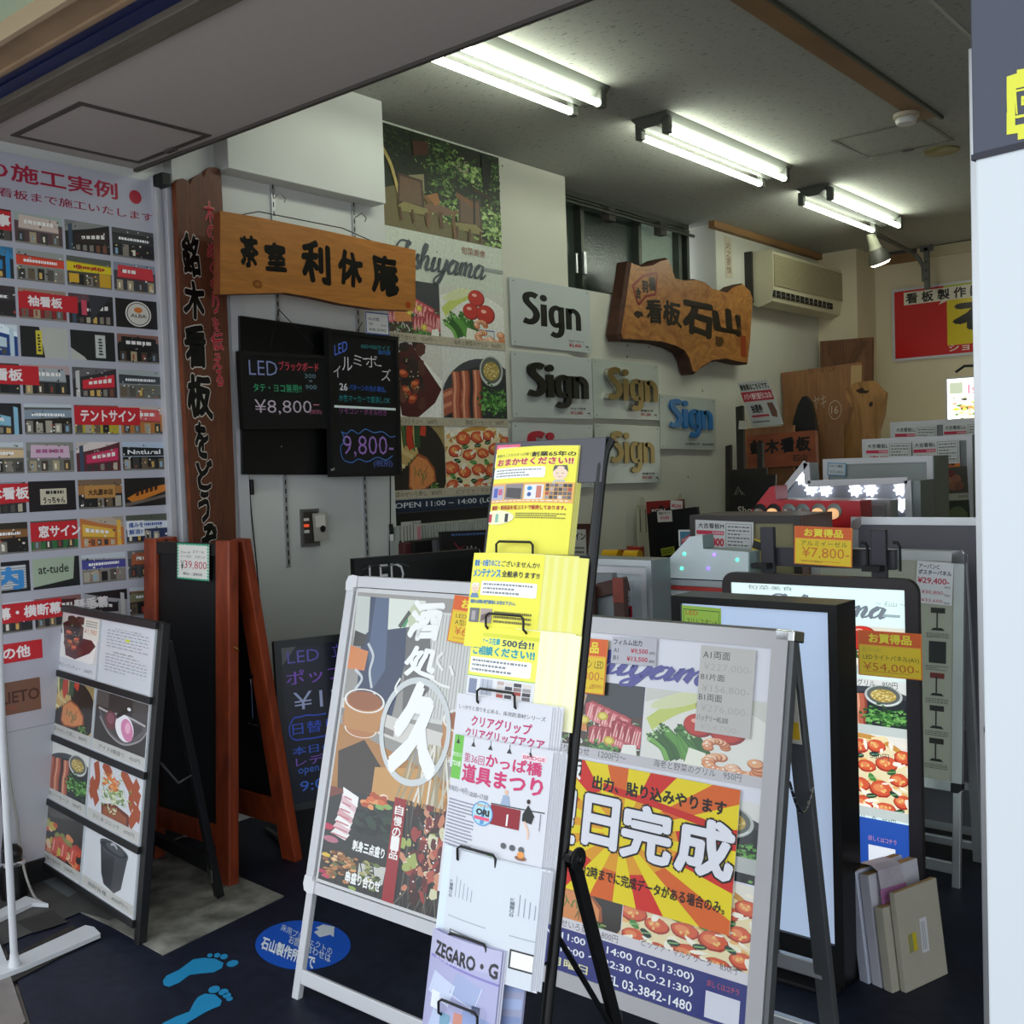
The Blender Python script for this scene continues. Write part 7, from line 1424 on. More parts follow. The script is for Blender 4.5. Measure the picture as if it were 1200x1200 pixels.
# ---------------------------------------------------------------- white LED arrow on its box
F = FY(3.35, 0); m_tr = mat('translucent_white', 'b8c4c6', .3, emit=.12); m_trd = mat('pale_side', '8ca0a0', .4)
o = outline(F, [(779, 660), (808, 629), (823, 627), (824, 643), (877, 647), (877, 676), (848, 680), (779, 677)]); t = thing('arrow_light', 'white arrow shaped lamp with green and violet dots, standing on the red striped box', 'arrow sign', tuple(F.P((o[0][0]+o[4][0])/2, o[-1][1])))
b = MB(); b.prism(F, o, -.08, 0, m_tr, side=m_trd); part(b, 'arrow_body', t, .002)
b = MB(); q = F.px(877, 647); b.box(F, q[0]-.0, F.px(877, 676)[1], -.08, q[0]+.004, q[1], -.0, m_trd); part(b, 'side_cover', t)
for x, y, c in ((802, 649, '40e0a0'), (837, 650, '7858f0'), (799, 666, '40e0a0'), (830, 666, '6850f0'), (864, 656, '40e0a0')):
    b = MB(); p = F.P(*F.px(x, y), 0); b.lathe(p, F.n, [(.006, 0), (.005, .004), (0, .006)], mat('led_'+c, c, .3, emit=2.5), 10); part(b, 'led', t, label='green light dot' if c[0] == '4' else 'violet light dot')
t, F, u0_, u1_, vT = boxsign('box_sign', 'pale box sign with red top stripe under the small white arrow lamp', 3.36, 779, 880, (677, 684), .2, .022, mat('pale_box', 'b0b6b6', .4), mat('pale_box_face', 'c4c4c4', .4))
b = MB(); q = F.px(779, 690); b.box(F, u0_, F.px(779, 690)[1], .0, u1_, F.px(779, 687)[1]+.004, .003, mat('red_stripe', 'c03c34', .4)); part(b, 'red_stripe', t)
card('spec_card', 'spec card starting with a large red 4 on the red striped pale box', F, ((780, 691), (848, 696), (780, 735)), spec('大吉看板S', '44,800'))
# ---------------------------------------------------------------- silver box sign at the left of the group
t, F, u0_, u1_, vT = boxsign('box_sign', 'silver box sign with white face just right of the leaflet rack', 3.18, 650, 763, (650, 660), .12, .022, m_slv, mat('white_inner', 'c4ccd0', .3), m_side=m_sside)
b = MB(); b.rails(F, u0_+.02, .1, u1_-.022, vT-.028, .025, -.01, -.004, m_alu_w); part(b, 'inner_rail', t, .001)
card('spec_card', 'small lined spec sheet inside the silver box sign beside the leaflet rack', F, ((717, 678), (740, 680), (717, 708)), lambda a: (a.rect(0, 0, 1, 1, 'c8ccd0'), [a.rect(.05, .12*k+.06, .95, .12*k+.07, '8c9094') for k in range(8)], a.lines(.1, .05, .9, .95, 8, '606468', 3, .3, .2)))
card('red_label', 'red label strip with white lettering under the spec sheet in the silver box sign', F, ((717, 708), (741, 710), (717, 724)), lambda a: (a.rect(0, 0, 1, 1, 'c02840'), a.text('メラ仕様', .05, .2, .9, .8, '181818', bold=.05)))
# folded timber stand leaning on it
FF = FY(3.05); t = thing('folded_timber_frame', 'dark brown folded timber frame with red end grain in front of the silver box sign', 'timber frame', (FF.px(700, 700)[0], 3.05, 0)); m_db = mat('dark_brown_wood', '4c2c20', .5, noise=.4, scale=10, stretch=(.5, 3, 3)); m_re = mat('red_end_grain', '8c3c2c', .5, noise=.3, scale=20)
A_, B_ = FF.P(*FF.px(668, 700)), FF.P(*FF.px(734, 684)); b = MB(); b.bar(A_, B_, .05, .035, m_db, (0, 0, 1)); part(b, 'top_rail', t, .003)
for x, y, h in ((733, 676, .0), (697, 686, 0)):
    b = MB(); u, v = FF.px(x, y); b.box(FF, u-.022, .0, .018, u+.022, v, .045, m_db); b.box(FF, u-.022, v-.085, .045, u+.022, v+.001, .049, m_re); part(b, 'leg', t, .003)
f = FF.sub((676, 672), (717, 672), (676, 735)); b = MB(); b.box(f, 0, 0, -.03, f.w, f.h, -.0, mat('grey_card', '7c8284', .5)); solo(b, 'grey_cardboard', 'grey rectangular board behind the folded timber frame', 'board')
# things on top of the boxes at the rear left
FT = FY(4.6); t = thing('dark_table', 'dark low table top behind the silver box sign carrying yellow rollers', 'table', (FT.px(735, 660)[0], 4.6, 0)); q0, q1 = FT.px(660, 655), FT.px(782, 655)
b = MB(); b.box(WORLD, q0[0]-.1, 4.3, q0[1]-.03, q1[0], 4.85, q0[1], m_blackm); part(b, 'table_top', t, .003)
for x in (q0[0]-.05, q1[0]-.05):
    for y in (4.35, 4.8): b = MB(); b.box(WORLD, x-.015, y-.015, 0, x+.015, y+.015, q0[1]-.03, m_blackm); part(b, 'leg', t, .002)
tz = q0[1]; m_yel = mat('yellow_plastic', 'd8a818', .35); m_rd = mat('red_plastic', '8c2018', .4)
t = thing('yellow_clamp', 'yellow and red plastic clamp lying on the dark table top', 'clamp', (FT.px(717, 650)[0], 4.6, tz))
for x0, x1, y in ((708, 726, 650), (733, 750, 646)):
    b = MB(); u0c, v = FT.px(x0, y); u1c, _ = FT.px(x1, y); v = tz+.03; b.tube([FT.P(u0c, v, 0), FT.P(u1c, v+.002, 0)], .028, m_yel, 16); part(b, 'roller', t, smooth=True, label='yellow roller')
b = MB(); u0c = FT.px(705, 645)[0]; u1c = FT.px(745, 642)[0]; b.prism(FT, [(u0c, tz), (u1c, tz), (u1c, tz+.07), (u1c-.08, tz+.075), (u0c+.14, tz+.045), (u0c+.1, tz+.055), (u0c, tz+.05)], -.08, -.035, m_rd); part(b, 'bracket', t, .003)
F = FY(4.9); f = F.sub((674, 617), (692, 614), (674, 655)); t = thing('framed_price_sign', 'small brown framed paper sign partly hidden behind the rack post', 'framed sign', tuple(f.P(f.w/2, -.0)))
f = F.rect(F.px(650, 615)[0], F.px(674, 655)[1], F.px(692, 614)[0], F.px(692, 614)[1]); b = MB(); b.rails(f, -.02, -.1, f.w, f.h, .03, -.02, .006, m_db); part(b, 'frame', t, .002)
f2 = f.rect(.005, -.07, f.w-.025, f.h-.028, .0); a = Art(f2); a.rect(0, 0, 1, 1, 'c4c4b8'); a.text('LEDサイン', .1, .74, .94, .9, '202020', bold=.03); a.lines(.2, .4, .9, .6, 2, '505050', 3); a.text('¥9,800', .2, .14, .95, .3, 'b02840', bold=.03); a.b.box(f2, 0, 0, -.01, f2.w, f2.h, 0, PRINT, lin('c4c4b8')); part(a.b, 'paper', t)
# brackets and boards at the back wall side
FB = FX(IX+.05); t = thing('folding_bracket', 'cream folding bracket arms with round pivots against the left wall', 'bracket', tuple(FB.P(*FB.px(752, 650), 0))); m_br = mat('cream_metal', 'b8b49c', .4)
for k, (x, y, r_) in enumerate(((751, 588, .035), (795, 583, .03))):
    b = MB(); u, v = FB.px(x, y); b.lathe(FB.P(u, v, 0), FB.n, [(r_, 0), (r_, .012), (r_*.3, .014), (0, .014)], m_br, 24); part(b, 'pivot_disc', t, smooth=True)
for x in (749, 755.5):
    b = MB(); u, v = FB.px(x, 588); _, v1_ = FB.px(x, 650); b.box(FB, u-.02, v1_-.1, -.01, u+.02, v-.02, .004, m_br); b.box(FB, u-.006, v1_+.42*(v-v1_), .004, u+.006, v-.05, .006, mat('slot', '5c5844', .6)); part(b, 'arm', t, .002)
FB = FY(5.3); 
def flatboard(name, label, F, tl_, tr_, bl_, th, fn, m_=None, back='101010', cat='board', group=None):
    f = F.sub(tl_, tr_, bl_); a = Art(f, m_ or CHALK); fn(a); a.b.box(f, 0, 0, -th, f.w, f.h, 0, m_ or CHALK, lin(back)); return solo(a.b, name, label, cat, group)
flatboard('red_black_board', 'red board with black jagged print at the rear by the folding bracket', FB, (757, 588), (800, 585), (759, 655), .02, lambda a: (a.rect(0, 0, 1, 1, '7c1c18'), a.poly([(0, 0), (0, .8), (.1, .78), (.14, .9), (.3, .84), (.4, .93), (.55, .85), (.7, .92), (.8, .8), (1, .84), (1, 0)], '100e0e'), a.text('PON', .15, .8, .5, .86, 'c8b8b0', bold=.03)), back='501410')
flatboard('price_card', 'price card on the red board by the folding bracket', FB.off(.003), (786, 586), (800, 587), (786, 597), .002, lambda a: (a.rect(0, 0, 1, 1, 'c4c0b8'), a.text('¥8,500', .1, .2, .9, .6, 'b03040', bold=.03)), cat='price card', back='c4c0b8')
flatboard('black_slim_board', 'plain black board in front of the red board', FB.off(.12), (764, 600), (816, 594), (766, 662), .03, lambda a: a.rect(0, 0, 1, 1, '0c0c0d'))
flatboard('price_card', 'white price card stuck on the plain black board near the folding bracket', FB.off(.125), (770, 599), (787, 598), (771, 612), .002, lambda a: (a.rect(0, 0, 1, 1, 'bcb8b0'), a.text('両面スタンド', .1, .66, .9, .9, '302c2c', bold=.03), a.text('¥19,800', .2, .2, .8, .5, 'b03048', bold=.03)), cat='price card', back='bcb8b0')
flatboard('yellow_note', 'small yellow green note below the plain black board', FB.off(.14), (774, 643), (790, 640), (775, 652), .002, lambda a: (a.rect(0, 0, 1, 1, '848c28'), a.lines(.1, .2, .9, .8, 2, '303010', 2)), cat='price card', back='848c28')
flatboard('blue_red_sign', 'small white edged blue and red sign tilted beside the white arrow lamp', FY(3.9), (795, 621), (810, 621), (798, 640), .01, lambda a: (a.rect(0, 0, 1, 1, '2c7088'), a.rect(0, 0, .12, 1, 'd8d8d0'), a.rect(0, .9, 1, 1, 'd0d4d0'), a.poly([(.2, .1), (.2, .4), (1, .8), (1, .4), (.6, .1)], 'a83040'), a.text('Summer', .24, .25, .95, .45, 'e8c8c8', rise=.4)), cat='sign', back='d8d8d0')
# ---------------------------------------------------------------- arrows and box signs at the right rear
F = FY(4.3, 0); m_redm = mat('red_enamel', 'c01c28', .35); o = outline(F, [(882, 605), (873, 604), (901, 571), (908, 569), (909, 586), (1007, 587), (1010, 622), (873, 615)])
F = FY(4.3); o = outline(F, [(870, 612), (902, 571), (908, 569), (909, 586), (1008, 587), (1010, 625), (870, 622)])
t = thing('red_arrow_sign', 'red metal arrow sign with a row of clear bulbs', 'arrow sign', tuple(F.P((o[0][0]+o[4][0])/2, o[5][1])))
b = MB(); b.prism(F, o, -.12, 0, m_redm, side=mat('red_side', 'b83440', .35)); part(b, 'arrow_body', t, .002)
m_bulb = mat('bulb_glass', 'b0acac', .15, metal=.3); m_warm = mat('bulb_warm', 'd8a878', .3, emit=.8)
for k, x in enumerate((891, 907, 925, 941, 960, 978)):
    u, v = F.px(x, 599); b = MB(); b.lathe(F.P(u, v, 0), F.n, [(.03, 0), (.033, .004), (.02, .008), (0, .008)], m_blackm if k < 2 else m_sside, 18); rg = part(b, 'bulb_ring', t)
    b = MB(); b.lathe(F.P(u, v-.01, .006), F.n, [(.022, 0), (.024, .02), (.016, .04), (0, .046)], m_warm if k in (1, 4, 5) else m_bulb, 16); part(b, 'bulb', rg, smooth=True, label='warm glowing bulb' if k in (1, 4, 5) else None)
b = MB(); u, v = F.px(940, 622); b.box(F, u-.12, 0, -.1, u-.08, v+.02, -.06, m_alud); b.box(F, u+.12, 0, -.1, u+.16, v+.02, -.06, m_alud); part(b, 'support_post', t, .003)
F = FY(4.75); o = outline(F, [(908, 587), (944, 542), (946, 567), (1063, 563), (1065, 620), (1040, 618), (1040, 588)])
t = thing('silver_arrow_sign', 'silver arrow sign with clusters of bright white star shaped lights', 'arrow sign', tuple(F.P((o[0][0]+o[4][0])/2, o[5][1])))
m_apl = mat('arrow_plate', '8c9098', .3, metal=.5); b = MB(); b.prism(F, o, -.14, -.02, m_apl, side=m_slv); ab = part(b, 'arrow_body', t, .002)
b = MB(); n = len(o)
for i in range(n): A_, B_ = F.P(*o[i], -.01), F.P(*o[(i+1) % n], -.01); b.bar(A_, B_, .012, .03, m_alu_w, F.n)
part(b, 'rim', t, .001)
m_star = mat('star_light', 'f0f4ff', .3, emit=2.2)
for x, y in ((939, 561), (949, 573), (966, 574), (1001, 574), (1019, 574), (1054, 573), (1054, 592)):
    u, v = F.px(x, y); r_ = .034; st = [(u+r_*(1 if i % 2 == 0 else .62)*math.cos(math.pi*i/8+.2), v+r_*(1 if i % 2 == 0 else .62)*math.sin(math.pi*i/8+.2)) for i in range(16)]
    b = MB(); b.prism(F, st, -.02, -.008, m_star); part(b, 'star_light', ab, label='glowing white star light')
b = MB(); u, v = F.px(1052, 618); b.box(F, u-.05, 0, -.12, u, v+.02, -.08, m_alud); part(b, 'support_post', t, .003)
b = MB(); q0 = F.px(1066, 563); b.box(F, q0[0], F.px(1066, 618)[1], -.2, q0[0]+.04, q0[1], -.02, m_sside); part(b, 'side_panel', t, .002)
f = FY(4.55).sub((1008, 585), (1043, 586), (1009, 640)); t = thing('silver_box', 'small silver box with stepped frame right of the red arrow', 'box sign', tuple(f.P(f.w/2, -0)))
b = MB(); b.rails(f, 0, 0, f.w, f.h, .012, -.1, 0, m_slv); b.rails(f, .02, .02, f.w-.02, f.h-.02, .01, -.01, .004, m_slv); part(b, 'frame', t, .002); b = MB(); b.box(f, .01, .01, -.09, f.w-.01, f.h-.01, -.01, mat('silver_face', '9ca4a4', .35)); part(b, 'face', t)
b = MB(); b.box(f, .02, -f.P(0, 0).z, -.08, f.w-.02, 0, -.02, m_alud); part(b, 'pedestal', t)
t, F, u0_, u1_, vT = boxsign('box_sign', 'silver box sign with blank pale face and blue edged note behind the star arrow', 5.3, 964, 1093, (538, 534), .22, .03, m_alu_w, mat('pale_grey_face', '9ca4a2', .4), m_side=m_sside)
card('price_card', 'white note with blue border on the blank silver box sign', F, ((970, 542), (992, 543), (970, 557)), lambda a: (a.rect(0, 0, 1, 1, '4890b8'), a.rect(.05, .07, .95, .93, 'c4ccd0'), a.text('スタンド看板', .1, .66, .8, .84, '303838', bold=.02), a.text('¥33,800-', .12, .16, .9, .4, '787c80')))
t, F, u0_, u1_, vT = boxsign('box_sign', 'white framed box sign with two Daikichi L spec cards', 6.1, 1010, 1139, (515, 509), .25, .03, m_alu_w, mat('dim_face', '7c8080', .4), m_side=m_sside)
card('spec_card', 'left Daikichi L spec card on the middle white framed box sign', F, ((1014, 518), (1068, 517), (1014, 545)), spec('大吉看板L', '¥59,800'))
card('spec_card', 'right Daikichi L spec card on the middle white framed box sign', F.off(.001), ((1069, 517), (1124, 514), (1069, 545)), spec('大吉看板L', '¥44,800'))
card('orange_label', 'orange label strip below the right Daikichi L card', F, ((1104, 539), (1125, 538), (1104, 548)), lambda a: (a.rect(0, 0, 1, 1, 'e07828'), a.text('仕様', .2, .2, .7, .8, '282018', bold=.04)))
f = F.sub((1104, 548), (1133, 546), (1104, 620), w=.002); a = Art(f, PHOTO); a.rect(0, 0, 1, 1, '5c6058'); p = a.sub(0, .56, 1, 1); p.rect(0, 0, 1, 1, '4c4840'); [p.ell(x, y, .2, .16, c, n=14) for x, y, c in ((.3, .75, '6c3028'), (.2, .5, 'a06c50'), (.55, .55, '94604c'), (.4, .3, '8c5c48'), (.65, .3, '7c5040'))]; p.end(); a.sync(); a.rect(0, .46, 1, .57, 'a8a898'); a.text('850円', .6, .49, .95, .54, '404040'); p = a.sub(0, 0, 1, .45); p.rect(0, 0, 1, 1, '34382c'); p.ell(.5, .4, .4, .4, '5c6848', n=16, jag=.1); p.end(); a.b.box(f, 0, 0, -.002, f.w, f.h, 0, PHOTO, lin('5c6058')); solo(a.b, 'food_photo_sheet', 'dark food photo sheet under the orange label on the middle white framed box sign', 'photo sheet')
t, F, u0_, u1_, vT = boxsign('box_sign', 'white framed box sign with Daikichi LL and LLL cards at the back', 7.0, 1043, 1175, (495, 488), .25, .032, m_alu_w, mat('dim_face', '7c8080', .4))
card('spec_card', 'Daikichi LL spec card on the rearmost white framed box sign', F, ((1048, 499), (1098, 498), (1048, 525)), spec('大吉看板LL', '58,000'))
card('spec_card', 'Daikichi LLL spec card on the rearmost white framed box sign', F.off(.001), ((1105, 497), (1160, 494), (1105, 522)), spec('大吉看板LLL', '68,000'))
# lit menu board at the back wall
F = FY(8.4); u0_, vT = F.px(1108, 443); t = thing('lit_menu_board', 'bright backlit menu board with salad photo at the back right', 'light panel', (u0_+.25, 8.4, F.px(1108, 560)[1]))
zb_ = F.px(1108, 600)[1]; b = MB(); b.rails(F, u0_, zb_, u0_+.5, vT, .012, -.03, .002, m_alu_w); part(b, 'frame', t, .002); b = MB(); b.box(F, u0_+.05, 0, -.05, u0_+.45, zb_, -.01, m_alud); part(b, 'stand', t)
g_ = F.rect(u0_+.01, zb_+.01, u0_+.49, vT-.01, 0); LIT2 = printmat('backlit_print_bright', .4, emit=1.6); a = Art(g_, LIT2); a.rect(0, 0, 1, 1, 'eef2e4'); p = a.sub(.08, .67, .95, .86); salad(p); p.end(); a.sync(); a.rect(.04, .885, .24, .97, '88907c'); a.text('Ishi', .32, .88, .62, .95, 'c04060'); a.rect(.2, .45, .95, .62, 'b0b4a8'); a.text('良', .35, .47, .75, .6, '1c1c1c', bold=.05); a.b.box(g_, 0, 0, -.01, g_.w, g_.h, 0, LIT2, lin('eef2e4')); part(a.b, 'lit_menu', t)
b = MB(); b.tube([F.P(*F.px(1120, 436)), F.P(*F.px(1130, 429)), F.P(*F.px(1150, 428))], .01, m_blackm, 8); solo(b, 'black_hook_rod', 'bent black rod above the backlit menu board', 'rod')
# ---------------------------------------------------------------- yellow and red shop sign on the back wall
F = FY(BY-.03); f = F.sub((1045, 340), (1146, 326), (1046, 424)); f = Fr(f.o, (1, 0, 0), (0, 0, 1)); 
q0 = F.px(1045, 340); q1 = F.px(1140, 327); z0 = F.px(1047, 424)[1]; u0_, vT = q0; f = F.rect(u0_, z0, u0_+1.35, vT)
t = thing('hanging_shop_sign', 'red and yellow shop sign with silver frame high on the back wall', 'sign', tuple(f.P(f.w/2, 0)))
b = MB(); b.rails(f, 0, 0, f.w, f.h, .022, -.03, .008, m_alu_w); part(b, 'frame', t, .004)
g_ = f.rect(.02, .02, f.w-.02, f.h-.02, 0); a = Art(g_, GLOSS); N = lambda x, y: NP(g_, x, y); a.rect(0, 0, 1, 1, 'c81c20'); xa = N(1110, 380)[0]; a.rect(xa, N(1110, 405)[1], 1, 1, 'e0c818'); a.rect(xa-.02, .9, 1, 1, 'b8c030')
x0, y1_ = N(1059, 342); _, y0_ = N(1060, 358); y1_ = min(y1_, .97); a.poly([(x0, y0_), (x0, y1_), (1, y1_), (1, y0_), (N(1112, 352)[0], y0_), (N(1100, 365)[0], y0_-.05), (N(1103, 355)[0], y0_)], 'e4dcc8')
wq = (N(1133, 350)[0]-x0)/4
for k, ch in enumerate('看板製作は'): a.text(ch, x0+.015+wq*1.02*k, y0_+.02, x0+wq*1.02*k+wq*.88, y1_-.02, '181614', bold=.03)
a.text('石山', N(1121, 370)[0], N(1121, 386)[1], 1.2, N(1121, 356)[1], '141210', bold=.07); a.text('ショーケース・サイン', N(1112, 400)[0], N(1112, 412)[1], 1.1, N(1112, 404)[1], 'f0dcd0', bold=.02)
a.b.box(g_, 0, 0, -.02, g_.w, g_.h, 0, GLOSS, lin('c81c20')); part(a.b, 'sign_face', t)
# ---------------------------------------------------------------- timber slabs in the rear corner
m_sl1 = mat('pale_board_wood', '9c6c44', .55, noise=.3, scale=4, stretch=(4, 1, .5), dist=1.5, bump=.1); m_sl2 = mat('brown_board_wood', '7c5438', .6, noise=.35, scale=4, stretch=(3, 1, .7), dist=2.5, bump=.1); m_sl3 = mat('orange_sign_wood', '9c5230', .5, noise=.3, scale=5, stretch=(.6, 1, 3), dist=1); m_live = mat('live_edge_wood', 'b08048', .5, noise=.45, scale=1.6, dist=5, stretch=(2, 1, .6), bump=.1, col2='7c5428')
def slab(name, label, y, pts, th, m, tilt=4, art=None, group='timber boards leaning in the rear corner', side=None):
    F = FY(y, tilt); o = outline(F, pts); b = MB(); lo = min(p[1] for p in o); k = sorted(range(len(o)), key=lambda i: o[i][1])[:2]
    for i in k: o[i] = (o[i][0], .0)
    b.prism(F, o, -th, 0, m, side=side or m)
    if art: art(F, b)
    return solo(b, name, label, 'timber board', group)
yb0 = BY-.15
def a1(F, b):
    f = F.sub((961, 400), (1021, 396), (961, 545)); a = Art(f, CHALK, b=b)
    for k in range(6): a.stroke([(.15+.06*k, .98), (.3+.05*k, .8-.03*k), (.5, .7-.04*k), (.7-.04*k, .82-.02*k), (.95-.04*k, .98)], .005, '4c3020')
slab('timber_board', 'tall dark grained timber board at the very back of the stack', 8.92, [(961, 400), (1022, 395), (1021, 640), (961, 640)], .04, m_sl2, 2, a1)
def a2(F, b):
    f = F.sub((917, 432), (1010, 425), (917, 560)); a = Art(f, CHALK, b=b); a.rect(.87, .62, 1.0, .98, 'b09468'); a.text('700・50・250', .33, .93, .68, .98, '5c3c28', rise=.06); a.text('ケヤキ', .32, .6, .57, .72, 'b8a898', bold=-.005, rise=.1); a.ring(.68, .6, .08, .085, .07, 'c8bcaa', n=20); a.text('16', .635, .565, .72, .635, 'c8bcaa'); a.stroke([(.48, .5), (.42, .3)], .004, 'a89888'); a.stroke([(.5, .3), (.6, .28), (.7, .3)], .004, 'a89888')
slab('timber_board', 'wide reddish timber board with chalk writing and circled number sixteen', 8.2, [(915, 437), (961, 431), (1010, 424), (1010, 640), (918, 640), (918, 470)], .05, m_sl1, 3, a2)
slab('live_edge_slab', 'thick live edge slab with burl at the right of the timber stack', 8.05, [(991, 455), (1003, 448), (1022, 446), (1032, 456), (1037, 460), (1034, 485), (1028, 505), (1026, 640), (985, 640), (988, 520), (1000, 480), (992, 466)], .07, m_live, 3, lambda F, b: (lambda a: (a.poly([(.32, .9), (.48, .93), (.55, .9), (.66, .9), (.6, .87), (.42, .87)], '2c1c12'), a.ell(.72, .76, .05, .03, '24160e', n=8, jag=.3)))(Art(F.sub((988, 446), (1037, 446), (988, 560)), CHALK, b=b)))
slab('timber_board', 'short light brown board standing left of the live edge slab', 7.85, [(956, 497), (987, 496), (987, 640), (956, 640)], .03, m_sl1, 3)
slab('dark_stone_slab', 'black pointed slab standing among the timber boards', 7.7, [(927, 506), (930, 490), (935, 474), (940, 465), (944, 464), (949, 470), (953, 485), (956, 505), (956, 640), (927, 640)], .05, mat('black_slate', '1a1a1a', .5, noise=.3, scale=12, bump=.3), 3)
slab('timber_board', 'light brown rough board behind the small orange brush lettered sign', 7.5, [(871, 503), (930, 498), (930, 640), (871, 640)], .03, m_sl1, 3)
F = FY(7.38, 5); f = F.sub((875, 511), (955, 504), (877, 548)); o = outline(F, [(875, 511), (955, 504), (957, 545), (877, 549)]); t = thing('timber_name_sign', 'orange brown timber sign with black lettering and Ishiyama in the rear stack', 'wooden sign', tuple(F.P((o[0][0]+o[1][0])/2, o[2][1])))
b = MB(); b.prism(F, o, -.05, 0, m_sl3); pl = part(b, 'plank', t, .005)
a = Art(f, CHALK, w=.001); 
for k, ch in enumerate('銘木看板'): a.text(ch, .06+.225*k, .4, .25+.225*k, .82, '14100c', bold=.05, brush=k+1, rise=.05)
a.text('石山', .68, .1, .88, .3, '20140e', bold=.02); part(a.b, 'lettering', pl)
b = MB(); b.box(F, o[0][0]+.05, 0, -.06, o[0][0]+.1, o[2][1]+.02, -.01, m_db); b.box(F, o[1][0]-.1, 0, -.06, o[1][0]-.05, o[2][1]+.02, -.01, m_db); part(b, 'support', t)
# tilted white notice above
F = FY(7.4, 0); f = F.sub((864, 449), (903, 455), (883, 500)); A_, B_, C_, D_ = (F.px(*p) for p in ((864, 449), (903, 454), (918, 497), (882, 500)))
b = MB(); b.prism(F, [A_, B_, C_, D_], -.01, 0, PRINT, lin('b8b8b4'))
class Sk:  # sheared sheet
    pass
f = F.rect(D_[0], D_[1], C_[0], A_[1]); f.x = (V(F.P(*C_))-V(F.P(*D_))).normalized(); f.w = (V(F.P(*C_))-V(F.P(*D_))).length; yv = V(F.P(*A_))-V(F.P(*D_)); f.y = yv.normalized(); f.h = yv.length; f.o = F.P(*D_); f.n = F.n
a = Art(f, PRINT, b=b); a.rect(0, 0, 1, 1, 'b8bab6'); a.text('最後尾はこちらです。', .04, .82, .96, .95, '181818', bold=.04); a.rect(0, .56, 1, .78, 'a82030'); a.text('ハワイ銀行直行になる!', .06, .6, .96, .74, 'e8d0d0', bold=.03); a.text('抽選券', .16, .3, .52, .48, '181818', bold=.04); a.rect(.1, .2, .66, .25, 'a83040'); a.poly([(.72, .5), (.9, .5), (.95, .3), (.9, .16), (.74, .2)], '6c4838'); a.lines(.06, .06, .6, .13, 1, '404040', 4)
solo(b, 'queue_notice', 'tilted white and red queue notice above the orange timber sign', 'notice')
# dark easel boards
F = FY(6.9, 5); t = thing('dark_easel', 'dark brown easel holding a small Shop blackboard in the rear left', 'easel', (F.px(880, 600)[0], 7.0, 0)); m_de = mat('dark_easel_wood', '241e18', .5, noise=.3, scale=12)
for pts in ([(850, 523), (856, 521), (861, 600), (853, 600)], [(862, 477), (870, 475), (880, 600), (872, 600)], [(887, 518), (893, 518), (902, 600), (893, 600)]):
    o = outline(F, pts); k = (o[2][0]-o[1][0]); o[2] = (o[2][0], 0.0); o[3] = (o[3][0], 0.0); b = MB(); b.prism(F, o, -.03, 0, m_de); part(b, 'leg', t, .003)
b = MB(); A_, B_ = F.P(*F.px(856, 555)), F.P(*F.px(900, 552)); b.bar(A_+F.n*.012, B_+F.n*.012, .05, .02, m_de, (0, 0, 1)); part(b, 'crossbar', t, .002)
F = F.off(.03); f = F.sub((855, 557), (909, 556), (857, 640)); a = Art(f, CHALK); a.rect(0, 0, 1, 1, '12110f'); a.stroke([(.12, .72), (.2, .84), (.28, .72)], .008, '8c8c84', smooth=False); a.stroke([(.16, .72), (.22, .8), (.34, .72)], .006, '8c8c84', smooth=False); a.text('Shop', .2, .42, .62, .56, 'c4beb0', bold=.02); a.b.box(f, 0, 0, -.02, f.w, f.h, 0, CHALK, lin('12110f')); solo(a.b, 'shop_blackboard', 'small blackboard reading Shop on the dark easel', 'blackboard')
b = MB(); f = F.sub((866, 493), (875, 493), (866, 503)); b.box(f, 0, 0, -.002, f.w, f.h, 0, mat('tag_paper', 'b4b0a0', .6)); solo(b, 'paper_tag', 'small pale tag on the dark easel leg', 'tag')
# ---------------------------------------------------------------- low counter below the tall poster
m_rib = mat('ribbed_panel', 'a8aca4', .5); F = FX(IX+.16)
t = thing('ribbed_counter', 'low ribbed grey white counter under the tall restaurant poster', 'counter', tuple(F.P(F.px(530, 650)[0], 0, 0)))
q0 = F.px(468, 618); q1 = F.px(600, 612); zt = q0[1]; b = MB(); b.box(F, q0[0], .0, -.14, q1[0]+.1, zt, -.01, m_rib)
n = 46
for k in range(n): u = q0[0]+(q1[0]+.1-q0[0])*k/n; b.box(F, u, .0, -.01, u+.012, zt, -.004, m_rib)
part(b, 'ribbed_front', t); b = MB(); b.box(F, q0[0], F.px(468, 650)[1], -.01, q1[0]+.1, F.px(468, 634)[1], .1, m_blackm); part(b, 'shelf', t, .003)
F = F.off(.03); f = F.sub((470, 612), (493, 610), (470, 642)); a = Art(f); a.rect(0, 0, 1, 1, 'b4b4ac'); [a.rect(.1+.16*k, .1, .14+.16*k, .85, '505048') for k in range(4)]; a.rect(.78, .05, .98, .78, 'c08088'); a.text('クロス', .55, .86, .98, .97, '181818', bold=.02); a.b.box(f, 0, 0, -.002, f.w, f.h, 0, PRINT, lin('b4b4ac')); solo(a.b, 'paper_notice', 'paper notice with vertical text and pink strip on the ribbed counter', 'notice')
F = FY(3.55); q = F.px(480, 640); 
F = FX(IX+.24); q0, q1 = F.px(474, 636), F.px(491, 650); b = MB(); b.box(F, q0[0], q1[1], -.05, q1[0], q0[1], .0, mat('maroon_pouch', '4c1c20', .6)); solo(b, 'maroon_box', 'small maroon box on the black shelf of the ribbed counter', 'box', bev=.01)
